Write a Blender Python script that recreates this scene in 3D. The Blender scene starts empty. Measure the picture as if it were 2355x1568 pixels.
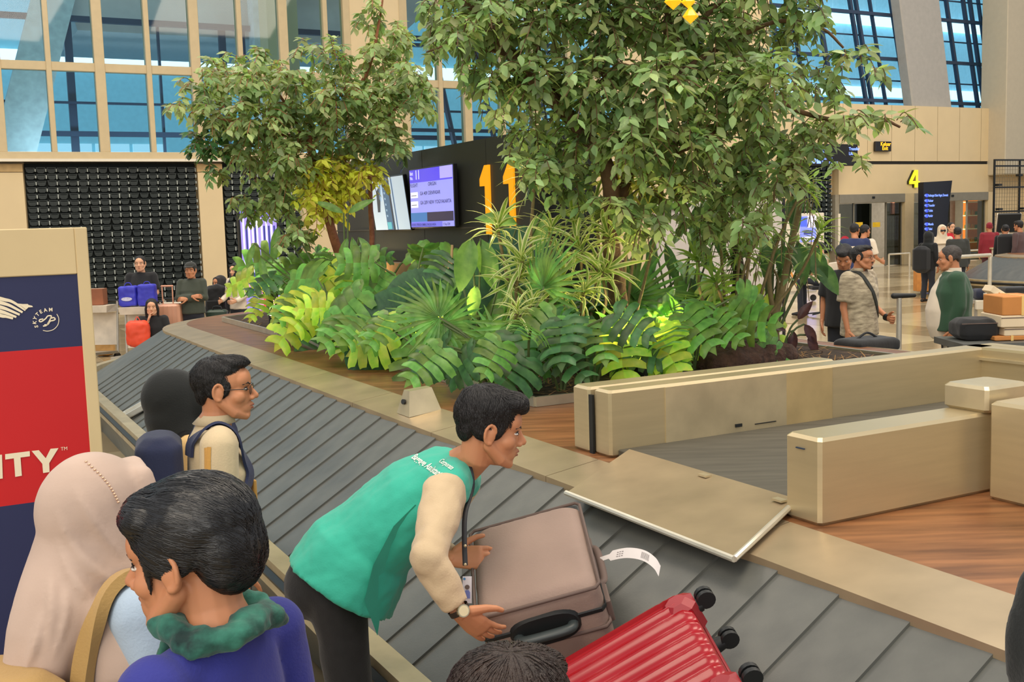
import bpy, bmesh, math, random
from math import sin, cos, pi, radians, sqrt, atan2
from mathutils import Vector, Matrix, noise, Quaternion
from mathutils.bvhtree import BVHTree
random.seed(7)
V = Vector
SC = bpy.context.scene
COL = SC.collection
# ------------------------------------------------------------------ camera
FPX, TH, RHO, HC = 2500.0, math.atan(270/2500), 0.03, 2.05
F_ = V((0, cos(TH), -sin(TH))); U0 = V((0, sin(TH), cos(TH))); R0 = V((1, 0, 0))
R_ = R0*cos(RHO) - U0*sin(RHO); U_ = R0*sin(RHO) + U0*cos(RHO)
CAM = V((0, 0, HC))
cd = bpy.data.cameras.new('camera'); cam = bpy.data.objects.new('camera', cd); COL.objects.link(cam)
cd.sensor_width = 36; cd.lens = FPX/2355*36; cd.clip_start = .05; cd.clip_end = 300
m3 = Matrix((R_, U_, -F_)).transposed()
cam.matrix_world = Matrix.Translation(CAM) @ m3.to_4x4()
SC.camera = cam
# ------------------------------------------------------------------ light, exposure
SC.view_settings.view_transform = 'Standard'; SC.view_settings.look = 'None'
SC.view_settings.exposure = 0.0; SC.view_settings.gamma = 1.0; SC.view_settings.use_curve_mapping = False
W_ = bpy.data.worlds.new('daylight'); SC.world = W_; W_.use_nodes = True
bg = W_.node_tree.nodes['Background']; bg.inputs[0].default_value = (.93, .95, 1.0, 1); bg.inputs[1].default_value = .70
def area(name, loc, size, power, color, tgt=None, sy=None):
    d = bpy.data.lights.new(name, 'AREA'); d.energy = power; d.color = color; d.size = size
    if sy: d.shape = 'RECTANGLE'; d.size_y = sy
    o = bpy.data.objects.new(name, d); COL.objects.link(o); o.location = loc
    if tgt is not None: o.rotation_euler = (V(tgt)-V(loc)).to_track_quat('-Z', 'Y').to_euler()
    return o
WARM = (1.0, .86, .68)
area('hall_lamp', (2, 4, 12.5), 5.0, 700, WARM, (1, 7, 0))
area('hall_lamp', (-5, -5, 12), 6.0, 750, WARM, (0, 6, 0))
area('hall_lamp', (9, 12, 13), 6.0, 1050, WARM, (7, 16, 0))
area('hall_lamp', (-7, 17, 13), 6.0, 950, WARM, (-6, 22, 0))
area('hall_lamp', (16, 28, 13), 7.0, 1150, WARM, (17, 36, 1))
area('front_fill', (-2, -15, 7), 18, 1350, (1, .95, .86), (2, 8, 1.5), 8)  # fill light added behind the camera to lift foliage and fronts
# ------------------------------------------------------------------ frames: u along the belt, v across it
AN = radians(28)
EU = V((-sin(AN), cos(AN), 0)); EV = V((cos(AN), sin(AN), 0)); EZ = V((0, 0, 1))
def W(u, v, z): return EU*u + EV*v + EZ*z
def ray(px, py): return F_ + R_*((px-1177.5)/FPX) + U_*((784-py)/FPX)
def PZ(px, py, z): d = ray(px, py); return CAM + d*((z-HC)/d.z)
def PY(px, py, y): d = ray(px, py); return CAM + d*(y/d.y)
def PU(px, py, u): d = ray(px, py); return CAM + d*(u/EU.dot(d))
def PV(px, py, v): d = ray(px, py); return CAM + d*(v/EV.dot(d))
def PN(px, py, n, k): d = ray(px, py); return CAM + d*((k-n.dot(CAM))/n.dot(d))
# ------------------------------------------------------------------ materials
def lin(c):
    if isinstance(c, str): c = [int(c[i:i+2], 16)/255 for i in (0, 2, 4)]
    elif max(c) > 1: c = [x/255 for x in c]
    return tuple(x/12.92 if x <= .04045 else ((x+.055)/1.055)**2.4 for x in c)
MATS = {}
def mat(name, c, rough=.6, metal=0, var=.12, scale=6, bump=0, bscale=60, spec=.5, stretch=None, c2=None, emit=0, island=0, sheen=0, coat=0, alpha=1):
    if name in MATS: return MATS[name]
    m = bpy.data.materials.new(name); m.use_nodes = True; nt = m.node_tree; N = nt.nodes; L = nt.links
    b = N['Principled BSDF']; b.inputs['Roughness'].default_value = rough; b.inputs['Metallic'].default_value = metal
    b.inputs['Specular IOR Level'].default_value = spec
    if coat: b.inputs['Coat Weight'].default_value = coat; b.inputs['Coat Roughness'].default_value = .08
    if sheen: b.inputs['Sheen Weight'].default_value = sheen
    c = lin(c); b.inputs['Base Color'].default_value = (*c, 1)
    tc = N.new('ShaderNodeTexCoord'); mp = N.new('ShaderNodeMapping'); L.new(tc.outputs['Object'], mp.inputs[0])
    if stretch: mp.inputs['Scale'].default_value = stretch[:3]; mp.inputs['Rotation'].default_value = (0, 0, stretch[3] if len(stretch) > 3 else 0)
    if var or c2:
        nz = N.new('ShaderNodeTexNoise'); nz.inputs['Scale'].default_value = scale; nz.inputs['Detail'].default_value = 5
        L.new(mp.outputs[0], nz.inputs['Vector'])
        rp = N.new('ShaderNodeValToRGB'); L.new(nz.outputs['Fac'], rp.inputs[0])
        rp.color_ramp.elements[0].position = .3; rp.color_ramp.elements[1].position = .7
        a = tuple(x*(1-var) for x in c); d = lin(c2) if c2 else tuple(min(1, x*(1+var)) for x in c)
        rp.color_ramp.elements[0].color = (*a, 1); rp.color_ramp.elements[1].color = (*d, 1)
        out = rp.outputs[0]
        if island:
            ge = N.new('ShaderNodeNewGeometry'); mx = N.new('ShaderNodeHueSaturation')
            ma = N.new('ShaderNodeMapRange'); ma.inputs['To Min'].default_value = 1-island; ma.inputs['To Max'].default_value = 1+island
            L.new(ge.outputs['Random Per Island'], ma.inputs[0]); L.new(ma.outputs[0], mx.inputs['Value'])
            mb = N.new('ShaderNodeMapRange'); mb.inputs['To Min'].default_value = .5-.035; mb.inputs['To Max'].default_value = .5+.02
            L.new(ge.outputs['Random Per Island'], mb.inputs[0]); L.new(mb.outputs[0], mx.inputs['Hue'])
            L.new(out, mx.inputs['Color']); out = mx.outputs[0]
        L.new(out, b.inputs['Base Color'])
    if bump:
        n2 = N.new('ShaderNodeTexNoise'); n2.inputs['Scale'].default_value = bscale; n2.inputs['Detail'].default_value = 4
        L.new(mp.outputs[0], n2.inputs['Vector'])
        bp = N.new('ShaderNodeBump'); bp.inputs['Strength'].default_value = bump; bp.inputs['Distance'].default_value = .02
        L.new(n2.outputs['Fac'], bp.inputs['Height']); L.new(bp.outputs[0], b.inputs['Normal'])
    if emit:
        b.inputs['Emission Color'].default_value = (*c, 1); b.inputs['Emission Strength'].default_value = emit
    MATS[name] = m; return m
def leafmat(name, c, c2, rough=.38, trans=.42, island=.35, bump=.0):
    m = mat(name, c, rough, var=.12, scale=3.5, c2=c2, island=island, spec=.45)
    nt = m.node_tree; N = nt.nodes; L = nt.links; b = N['Principled BSDF']; o = N['Material Output']
    t = N.new('ShaderNodeBsdfTranslucent'); mx = N.new('ShaderNodeMixShader'); mx.inputs[0].default_value = trans
    src = b.inputs['Base Color'].links[0].from_socket
    g = N.new('ShaderNodeMixRGB'); g.blend_type = 'MULTIPLY'; g.inputs[0].default_value = 1; g.inputs[2].default_value = (1.25, 1.3, .75, 1)
    L.new(src, g.inputs[1]); L.new(g.outputs[0], t.inputs[0])
    L.new(b.outputs[0], mx.inputs[1]); L.new(t.outputs[0], mx.inputs[2]); L.new(mx.outputs[0], o.inputs[0])
    return m
def glassmat(name, tint, gl=.12):
    if name in MATS: return MATS[name]
    m = bpy.data.materials.new(name); m.use_nodes = True; nt = m.node_tree; N = nt.nodes; L = nt.links
    N.remove(N['Principled BSDF']); o = N['Material Output']
    t = N.new('ShaderNodeBsdfTransparent'); t.inputs[0].default_value = (*lin(tint), 1)
    g = N.new('ShaderNodeBsdfGlossy'); g.inputs['Roughness'].default_value = .03
    fr = N.new('ShaderNodeFresnel'); fr.inputs[0].default_value = 1.45
    ge = N.new('ShaderNodeNewGeometry'); iv = N.new('ShaderNodeMath'); iv.operation = 'SUBTRACT'; iv.inputs[0].default_value = 1; L.new(ge.outputs['Backfacing'], iv.inputs[1])
    mu_ = N.new('ShaderNodeMath'); mu_.operation = 'MULTIPLY'; L.new(fr.outputs[0], mu_.inputs[0]); L.new(iv.outputs[0], mu_.inputs[1])
    mx = N.new('ShaderNodeMixShader'); L.new(mu_.outputs[0], mx.inputs[0]); L.new(t.outputs[0], mx.inputs[1]); L.new(g.outputs[0], mx.inputs[2])
    L.new(mx.outputs[0], o.inputs[0]); MATS[name] = m; return m
# ------------------------------------------------------------------ mesh builder
class MB:
    def __init__(s): s.v = []; s.f = []; s.m = []; s.mi = 0
    def add(s, vs, fs):
        n = len(s.v); s.v += [V(p) for p in vs]; s.f += [[n+i for i in f] for f in fs]; s.m += [s.mi]*len(fs); return s
    def hexa(s, p):   # 8 corners: bottom 4 ccw, top 4
        return s.add(p, [(3, 2, 1, 0), (4, 5, 6, 7), (0, 1, 5, 4), (1, 2, 6, 5), (2, 3, 7, 6), (3, 0, 4, 7)])
    def box(s, c, ax, ay, az, bev=0):  # centre, half axes
        c = V(c); ax = V(ax); ay = V(ay); az = V(az)
        if bev <= 0:
            return s.hexa([c-ax-ay-az, c+ax-ay-az, c+ax+ay-az, c-ax+ay-az, c-ax-ay+az, c+ax-ay+az, c+ax+ay+az, c-ax+ay+az])
        lx, ly = ax.length, ay.length; b = min(bev, .45*lx, .45*ly, .45*az.length)
        def ring(kx, ky, z): return [c+ax*(sx*kx)+ay*(sy*ky)+z for sx, sy in ((-1, -1), (1, -1), (1, 1), (-1, 1))]
        def oct_(i, z):
            fx, fy = 1-i/lx, 1-i/ly; gx, gy = 1-(i+b)/lx, 1-(i+b)/ly; o = []
            for sx, sy, first in ((-1, -1, 0), (1, -1, 1), (1, 1, 0), (-1, 1, 1)):
                a1 = c+ax*(sx*fx)+ay*(sy*gy)+z; a2 = c+ax*(sx*gx)+ay*(sy*fy)+z
                o += [a2, a1] if first else [a1, a2]
            return o
        ez = az.normalized()
        rings = [oct_(b, -az), oct_(0, -az+ez*b), oct_(0, az-ez*b), oct_(b, az)]
        vs = sum(rings, []); fs = [tuple(range(7, -1, -1)), tuple(range(24, 32))]
        for r in range(3):
            for i in range(8): j = (i+1) % 8; fs.append((r*8+i, r*8+j, r*8+8+j, r*8+8+i))
        return s.add(vs, fs)
    def ubox(s, u0, u1, v0, v1, z0, z1, bev=0):
        c = W((u0+u1)/2, (v0+v1)/2, (z0+z1)/2)
        return s.box(c, EV*(v1-v0)/2, EU*(u1-u0)/2, EZ*(z1-z0)/2, bev)
    def loft(s, pts, rx, ry=None, side=None, seg=12, cap='round', sup=1.0):
        pts = [V(p) for p in pts]; n = len(pts)
        rx = rx if isinstance(rx, (list, tuple)) else [rx]*n; ry = rx if ry is None else (ry if isinstance(ry, (list, tuple)) else [ry]*n)
        rings = []; ts = []
        for i in range(n):
            t = (pts[min(i+1, n-1)]-pts[max(i-1, 0)])
            ts.append(t.normalized() if t.length > 1e-9 else EZ.copy())
        sd = V(side) if side is not None else (V((1, 0, 0)) if abs(ts[0].x) < .9 else V((0, 1, 0)))
        st = []
        for i in range(n):
            sv = V(side[i]) if (side is not None and isinstance(side, list)) else sd
            sx = sv - ts[i]*sv.dot(ts[i]); sx = sx.normalized() if sx.length > 1e-6 else ts[i].orthogonal().normalized()
            if side is None: sd = sx
            st.append((pts[i], sx, ts[i].cross(sx), rx[i], ry[i]))
        if cap == 'round':
            def ext(k, sg):
                p, a, b, x, y = st[k]; r = min(x, y)
                return [(p+ts[k]*sg*r*q, a, b, x*w, y*w) for q, w in ((.5, .866), (.85, .53), (.98, .2))]
            st = ext(0, -1)[::-1] + st + ext(n-1, 1)
        vs = []; fs = []
        for p, a, b, x, y in st:
            for k in range(seg):
                an = 2*pi*k/seg; ca, sa = cos(an), sin(an)
                if sup != 1: ca = math.copysign(abs(ca)**sup, ca); sa = math.copysign(abs(sa)**sup, sa)
                vs.append(p+a*(x*ca)+b*(y*sa))
        for i in range(len(st)-1):
            for k in range(seg):
                j = (k+1) % seg; fs.append((i*seg+k, i*seg+j, i*seg+seg+j, i*seg+seg+k))
        if cap: fs.append(tuple(range(seg-1, -1, -1))); fs.append(tuple(range((len(st)-1)*seg, len(st)*seg)))
        return s.add(vs, fs)
    def tube(s, pts, r, seg=8): return s.loft(pts, r, seg=seg, cap='flat')
    def ell(s, c, r, R=None, seg=20, rings=12):
        c = V(c); vs = []; fs = []
        for i in range(1, rings):
            a = pi*i/rings
            for k in range(seg):
                b = 2*pi*k/seg; p = V((r[0]*sin(a)*cos(b), r[1]*sin(a)*sin(b), r[2]*cos(a))); vs.append(c+(R @ p if R else p))
        t = V((0, 0, r[2])); vs += [c+(R @ t if R else t), c-(R @ t if R else t)]; T = len(vs)-2
        for i in range(rings-2):
            for k in range(seg): j = (k+1) % seg; fs.append((i*seg+k, i*seg+seg+k, i*seg+seg+j, i*seg+j))
        for k in range(seg): j = (k+1) % seg; fs.append((T, k, j)); fs.append((T+1, (rings-2)*seg+j, (rings-2)*seg+k))
        return s.add(vs, fs)
    def prism(s, poly, h):  # poly: 3-D points, h: extrusion vector
        h = V(h); n = len(poly); vs = [V(p) for p in poly] + [V(p)+h for p in poly]
        return s.add(vs, [tuple(range(n-1, -1, -1)), tuple(range(n, 2*n))] + [(i, (i+1) % n, n+(i+1) % n, n+i) for i in range(n)])
    def cyl(s, a, b, r, seg=14, r2=None): return s.loft([a, b], [r, r if r2 is None else r2], seg=seg, cap='flat')
    def xf(s, M): s.v = [M @ p for p in s.v]; return s
    def join(s, o):
        n = len(s.v); s.v += o.v; s.f += [[n+i for i in f] for f in o.f]; s.m += o.m; return s
def worigin(o):
    p = V((0, 0, 0))
    while o is not None: p += o.location; o = o.parent
    return p
def mesh(name, vs, fs, mats, smooth=None, mi=None):
    me = bpy.data.meshes.new(name); me.from_pydata([tuple(p) for p in vs], [], [tuple(f) for f in fs])
    for m in (mats if isinstance(mats, (list, tuple)) else [mats]): me.materials.append(m)
    if mi and any(mi): me.polygons.foreach_set('material_index', mi)
    if smooth is not None:
        me.polygons.foreach_set('use_smooth', [True]*len(me.polygons))
        if smooth < 180: me.set_sharp_from_angle(angle=radians(smooth))
    me.update(); return me
def tag(o, label=None, cat=None, group=None, kind=None):
    if label: o['label'] = label
    if cat: o['category'] = cat
    if group: o['group'] = group
    if kind: o['kind'] = kind
    return o
def fixn(me):
    b = bmesh.new(); b.from_mesh(me); bmesh.ops.recalc_face_normals(b, faces=b.faces); b.to_mesh(me); b.free()
def obj(name, mb, m, parent=None, smooth=None, label=None, cat=None, group=None, kind=None, at=None, rec=True):
    if parent is not None: o0 = worigin(parent)
    else:
        xs = [p.x for p in mb.v]; ys = [p.y for p in mb.v]; zs = [p.z for p in mb.v]
        o0 = V(at) if at is not None else V(((min(xs)+max(xs))/2, (min(ys)+max(ys))/2, min(zs)))
    me = mesh(name, [p-o0 for p in mb.v], mb.f, m, smooth, mb.m)
    if rec: fixn(me)
    o = bpy.data.objects.new(name, me); COL.objects.link(o)
    if parent is not None: o.parent = parent
    else: o.location = o0
    return tag(o, label, cat, group, kind)
def empty(name, loc, label=None, cat=None, group=None, kind=None):
    o = bpy.data.objects.new(name, None); COL.objects.link(o); o.location = loc; o.empty_display_size = .1
    return tag(o, label, cat, group, kind)
def inst(name, me, parent, loc, rot=None, scale=None, label=None):   # a piece that shares mesh data
    o = bpy.data.objects.new(name, me); COL.objects.link(o); o.parent = parent
    o.location = V(loc)-(worigin(parent) if parent is not None else V((0, 0, 0)))
    if rot is not None: o.rotation_euler = rot.to_euler() if not isinstance(rot, (tuple, list)) else rot
    if scale is not None: o.scale = (scale,)*3 if isinstance(scale, (int, float)) else scale
    if label: o['label'] = label
    return o
def remesh(mb, vox, smooth=4, fac=.5):
    me = bpy.data.meshes.new('tmp'); me.from_pydata([tuple(p) for p in mb.v], [], [tuple(f) for f in mb.f])
    fixn(me)
    o = bpy.data.objects.new('tmp', me); COL.objects.link(o)
    r = o.modifiers.new('r', 'REMESH'); r.mode = 'VOXEL'; r.voxel_size = vox
    if smooth: sm = o.modifiers.new('s', 'SMOOTH'); sm.factor = fac; sm.iterations = smooth
    dg = bpy.context.evaluated_depsgraph_get(); ev = o.evaluated_get(dg); m2 = ev.to_mesh()
    out = MB(); out.v = [v.co.copy() for v in m2.vertices]; out.f = [list(p.vertices) for p in m2.polygons]; out.m = [0]*len(out.f)
    ev.to_mesh_clear(); bpy.data.objects.remove(o); bpy.data.meshes.remove(me)
    return out
def folds(mb, amp, freq=9, axis=None, seed=0):
    me = mesh('tmp', mb.v, mb.f, []); nn = [v.normal.copy() for v in me.vertices]; bpy.data.meshes.remove(me)
    sv = V((seed*3.1, seed*1.7, seed*2.3))
    for i, p in enumerate(mb.v):
        q = p*freq
        if axis is not None: q = q - axis*(q.dot(axis)*.72)
        mb.v[i] = p + nn[i]*(amp*(noise.noise(q+sv)+.5*noise.noise(q*2.3+sv)))
    return mb
_tc = {}
def text(s, size=1, bold=0, space=1, align='LEFT'):
    k = (s, bold, space, align)
    if k not in _tc:
        c = bpy.data.curves.new('t', 'FONT'); c.body = s; c.size = 1; c.offset = bold; c.space_character = space; c.align_x = align; c.resolution_u = 3
        o = bpy.data.objects.new('t', c); COL.objects.link(o)
        dg = bpy.context.evaluated_depsgraph_get(); me = bpy.data.meshes.new_from_object(o.evaluated_get(dg))
        _tc[k] = ([v.co.copy() for v in me.vertices], [list(p.vertices) for p in me.polygons])
        bpy.data.objects.remove(o); bpy.data.meshes.remove(me)
    return _tc[k]
def put_text(mb, s, org, ax, ay, size, bold=.012, th=None, space=1, align='LEFT', sx=1):
    vs, fs = text(s, 1, bold, space, align); ax = V(ax).normalized(); ay = V(ay).normalized(); org = V(org)
    pv = [org + ax*(p.x*size*sx) + ay*(p.y*size) for p in vs]
    return mb.add(pv, fs)
def catmull(pts, n=6):
    pts = [V(p) for p in pts]; P = [pts[0]*2-pts[1]] + pts + [pts[-1]*2-pts[-2]]; o = []
    for i in range(1, len(P)-2):
        a, b, c, d = P[i-1:i+3]
        for k in range(n):
            t = k/n; o.append(.5*((2*b)+(c-a)*t+(2*a-5*b+4*c-d)*t*t+(3*b-a-3*c+d)*t**3))
    o.append(pts[-1]); return o
# ================================================================== SETTING
M_WALL = mat('beige_wall', (226, 203, 158), .55, var=.03, scale=1.5)
M_TRIM = mat('beige_metal', (205, 184, 142), .45, var=.04)
M_FLOOR = mat('polished_tile', (212, 192, 152), .14, var=.10, scale=.7, spec=.6)
M_FLOOR2 = mat('polished_tile_dark', (176, 154, 116), .14, var=.10, scale=.7, spec=.6)
M_STEEL = mat('brushed_steel', (198, 181, 143), .34, .55, var=.045, scale=3, bump=.03, bscale=40, stretch=(1, 1, 14))
M_STEEL2 = mat('worn_steel', (202, 187, 152), .32, .55, var=.16, scale=5, bump=.03, bscale=26)
M_DARKMETAL = mat('dark_blue_steel', (52, 68, 92), .4, .3, var=.05)
M_BLACK = mat('black_plastic', (22, 25, 26), .5, var=.1)
M_POT = mat('black_green_pot', (27, 37, 35), .45, var=.25, scale=14)
M_CLIP = mat('pale_clip', (165, 172, 165), .5, var=.15)
M_WHITE = mat('white_paint', (236, 226, 204), .45, var=.03)
M_GLASS = glassmat('blue_glass', (205, 226, 232))
M_CLEAR = glassmat('clear_glass', (222, 228, 226))
fl = empty('floor', (0, 10, 0), kind='structure')
mb = MB().box((8, 18, -.06), (46, 0, 0), (0, 34, 0), (0, 0, .05)); obj('floor_slab', mb, mat('grout', (150, 132, 100), .5), fl)
tm = {}
for k, mm in enumerate((M_FLOOR, M_FLOOR2)):
    tm[k] = mesh('tile', *(lambda b: (b.v, b.f))(MB().box((0, 0, -.012), EV*.597, EU*.597, EZ*.012, .003)), mm)
for iu in range(-3, 25):
    for iv in range(-3, 32):
        c = W(iu*1.2+.6, iv*1.2+.6, 0); d = c-CAM; pz = d.dot(F_)
        if pz < .5: continue
        px = 1177.5+FPX*d.dot(R_)/pz; py = 784-FPX*d.dot(U_)/pz
        vis = (1740 < px < 2420 and 590 < py < 840) or (190 < px < 380 and 690 < py < 830) or (180 < px < 760 and 1000 < py < 1700)
        if not vis: continue
        inst('tile', tm[1 if (iu % 4 == 1 or iv % 5 == 2) else 0], fl, c)
UW = 30.2
wb = empty('wall_back', W(UW, 18, 0), kind='structure')
def wbox(name, u0, u1, v0, v1, z0, z1, m=None, parent=wb, bev=0): return obj(name, MB().ubox(u0, u1, v0, v1, z0, z1, bev), m or M_WALL, parent)
wbox('lower_wall', UW+.25, UW+.45, -8, 29.9, 0, 3.96)
wbox('wall_pier', UW-.02, UW+.25, -8, 2.25, 0, 3.7); wbox('wall_pier', UW-.02, UW+.25, 6.58, 7.22, 0, 3.68)
wbox('wall_pier', UW-.02, UW+.25, 11.5, 15.4, 0, 3.68); wbox('wall_pier', UW-.02, UW+.25, 18.6, 26.6, 0, 3.68)
wbox('pier_cap', UW-.05, UW+.25, 6.56, 7.24, 3.69, 3.9, mat('tan_stone', (196, 165, 112), .6)); wbox('pier_cap', UW-.05, UW+.25, -8, 2.25, 3.71, 3.9, MATS['tan_stone'])
wbox('cornice', UW-.2, UW+.45, -8, 20.4, 3.97, 4.2, M_TRIM, bev=.02); wbox('cornice_lip', UW-.3, UW-.2, -8, 20.4, 3.95, 4.02, M_WHITE)
wbox('wall_pier', UW-.1, UW+.5, 11.0, 12.62, 4.2, 13); wbox('wall_pier', UW-.1, UW+.5, 20.4, 26.6, 3.96, 13)
wbox('upper_panel', UW-.1, UW+.4, 26.6, 38.1, 3.98, 6.08)
for k in range(9): obj('panel_joint', MB().ubox(UW-.103, UW-.1, 27.6+k*1.25, 27.615+k*1.25, 3.98, 6.08), mat('joint', (150, 130, 95), .7), wb)
wbox('shadow_gap', UW-.06, UW+.4, 26.6, 38.2, 3.86, 3.98, mat('shadow_gap_black', (40, 38, 34), .8))
wbox('gate_wall', UW-.1, UW+.4, 29.9, 38.4, 2.75, 3.86); wbox('gate_wall', UW-.08, UW+.4, 29.75, 29.95, 0, 2.75, mat('grey_jamb', (150, 142, 122), .5))
wbox('gate_wall', UW-.1, UW+.4, 33.35, 33.85, 0, 2.75, M_TRIM); wbox('gate_wall', UW-.1, UW+.4, 38.1, 44, 0, 3.86)
cl = obj('column_right', MB().ubox(UW-.9, UW+.3, 38.05, 40.6, 3.4, 14, .03), mat('grey_beige_column', (196, 184, 158), .6, var=.03), kind='structure')
obj('column_right', MB().ubox(UW-.9, UW+.3, 40.6, 43.5, 0, 14, .03), mat('yellow_wall', (222, 186, 110), .6), kind='structure')
# curtain wall, left
wn = 0
def curtain(v0, v1, cols, zs, thick):
    global wn; wn += 1
    w = empty('window_%d' % wn, W(UW, (v0+v1)/2, zs[0]), kind='structure')
    for i, (c, t) in enumerate(cols): obj('mullion', MB().ubox(UW-.12, UW+.18, c-t/2, c+t/2, zs[0], zs[-1], .01), M_TRIM, w)
    for k, z in enumerate(zs[1:-1]): obj('transom', MB().ubox(UW-.08, UW+.14, v0, v1, z-.11, z+.11, .01), M_TRIM, w)
    xs = [c for c, t in cols]
    for i in range(len(xs)-1):
        for k in range(len(zs)-1):
            obj('pane', MB().ubox(UW+.02, UW+.035, xs[i]+.03, xs[i+1]-.03, zs[k]+.02, zs[k+1]-.02), M_GLASS, w)
cs = [(-1.85+1.22*i, .25 if i % 2 else .13) for i in range(11)]
cs = [(c, t) for c, t in cs] + [(10.98, .2)]
curtain(-2, 11, cs, [4.2, 6.35, 9.6], .1)
curtain(12.6, 20.4, [(12.72, .25), (13.86, .13), (14.75, .25), (15.95, .13), (17.15, .25), (18.35, .13), (19.4, .25), (20.3, .13)], [4.2, 6.25, 9.6], .1)
# slanted steel facade on the right: leaning bars with horizontal rails
wn += 1; fw = empty('window_%d' % wn, W(UW+.8, 32, 6.1), kind='structure')
SL = -.235
def lean(v, t, u=.8, zz=(5.9, 11.5)):
    a = W(UW+u, v, zz[0]); b = W(UW+u, v+SL*(zz[1]-zz[0]), zz[1]); return MB().box((a+b)/2, EV*t/2, EU*.07, (b-a)/2)
for v in (28.3, 30.6, 32.3, 32.6, 34.5, 34.75, 37.6, 38.6, 39.0, 40.4, 41.3):
    obj('mullion', lean(v, .12 if v not in (30.6, 34.5) else .16), M_DARKMETAL, fw)
for v in (29.4, 33.5, 36.9, 39.7): obj('mullion', lean(v, .07, .95), M_DARKMETAL, fw)
for z in (6.35, 7.95, 9.6): obj('transom', MB().ubox(UW+.7, UW+.85, 26.5, 44, z-.06, z+.06), M_DARKMETAL, fw)
for z in (7.15, 8.8, 10.4): obj('transom', MB().ubox(UW+.9, UW+.95, 26.5, 44, z-.025, z+.025), M_DARKMETAL, fw)
for i in range(8): obj('pane', MB().ubox(UW+1.02, UW+1.035, 26.3+i*2.2, 28.5+i*2.2-.02, 5.9, 11.5), M_GLASS, fw)
a = W(UW+.45, 35.2, 6.0); b = W(UW+.45, 35.2-.19*6, 12); ey = (b-a)/2
obj('column_slanted', MB().box((a+b)/2, EV*1.1, EU*.25, ey, .05), mat('grey_column', (176, 172, 164), .6, var=.05), kind='structure')
# what lies beyond the glass: a second hall with a dark frame, soffit, slanted columns and daylight
FAR = empty('wall_beyond', W(37, 15, 4), kind='structure')
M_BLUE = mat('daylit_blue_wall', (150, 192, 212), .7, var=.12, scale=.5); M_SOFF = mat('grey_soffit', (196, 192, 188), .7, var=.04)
M_SKYGLOW = mat('daylight_strip', (245, 250, 255), emit=2.2, var=0)
M_SKYB = mat('daylight_glazing', (205, 235, 246), emit=.9, var=0)
obj('far_wall', MB().ubox(44, 44.3, -20, 24, 0, 22), mat('glow_wall_teal', (118, 168, 182), .6, emit=.95, var=.1), FAR); obj('far_wall', MB().ubox(44, 44.3, 24, 75, 0, 24), mat('glow_wall_blue', (160, 206, 224), .6, emit=.72, var=.1), FAR)  # far walls glow by emission, standing in for daylight in that hall
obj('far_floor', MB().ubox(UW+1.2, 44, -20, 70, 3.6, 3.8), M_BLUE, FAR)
for i in range(34):
    v = -9+i*1.35
    if i % 5 != 3: obj('far_window', MB().ubox(43.9, 44, v, v+1.22, 4.4, 5.5), M_SKYB, FAR)
obj('daylight_band', MB().ubox(43.8, 44, -20, 70, 8.35, 8.85), M_SKYGLOW, FAR)
obj('daylight_band', MB().ubox(43.6, 43.9, 10, 70, 12.1, 12.6), M_SKYGLOW, FAR)
obj('daylight_roof', MB().ubox(40, 44, -16, 3.0, 11.2, 11.3), M_SKYB, FAR)
for u, z, t in ((33, 4.85, .07), (33, 5.75, .03), (33, 8.0, .08)):
    obj('far_rail', MB().ubox(u, u+.15, -14, 20.5, z, z+t*2), M_DARKMETAL, FAR)
for i, (v, t) in enumerate(((-3.2, .1), (-.9, .04), (1.35, .04), (3.9, .16), (6.35, .05), (8.2, .15), (8.8, .12), (12.7, .16), (15.2, .05), (17.5, .05))):
    obj('far_post', MB().ubox(33.2, 33.35, v-t/2*1.3, v+t/2*1.3, 3.8, 8.1 if i > 2 else 11), M_DARKMETAL, FAR)
for v in (14.6, 16.1, 18.2):   # leaning steel struts right of the beige pier
    a = W(32.4, v+.9, 3.8); b = W(32.4, v-.35, 10); obj('far_strut', MB().tube([a, b], .09), M_DARKMETAL, FAR)
for z in (5.1, 7.75): obj('far_rail', MB().ubox(32.3, 32.5, 12.5, 21, z-.05, z+.05), M_DARKMETAL, FAR)
p = [(4.2, 7.85), (13.6, 7.85), (17.2, 10.9), (17.2, 14), (3.0, 14), (3.4, 11)]
obj('far_soffit', MB().prism([W(33.5, v, z) for v, z in p], EU*5), M_SOFF, FAR)
obj('far_soffit_joint', MB().ubox(33.44, 33.5, 1, 16.5, 9.65, 9.68), mat('pink_joint', (190, 160, 150), .6), FAR)
a = W(33, 2.1, 3.8); b = W(33, 4.6, 12); obj('far_column', MB().box((a+b)/2, EV*.55, EU*.3, (b-a)/2), mat('white_column', (212, 220, 222), .6), FAR)
obj('far_column', MB().ubox(32.6, 33.2, 9.0, 10.1, 3.8, 13), mat('white_column', (200, 212, 216), .6), FAR)
obj('far_column', MB().ubox(31.2, 32.0, 9.0, 9.9, 3.8, 13), M_WALL, FAR)
area('soffit_fill', W(31.8, 8, 3.86), 11, 420, (.92, .96, 1), W(35.5, 8, 9), 1.0)  # hidden fill light added below the sill to brighten the grey soffit
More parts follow.
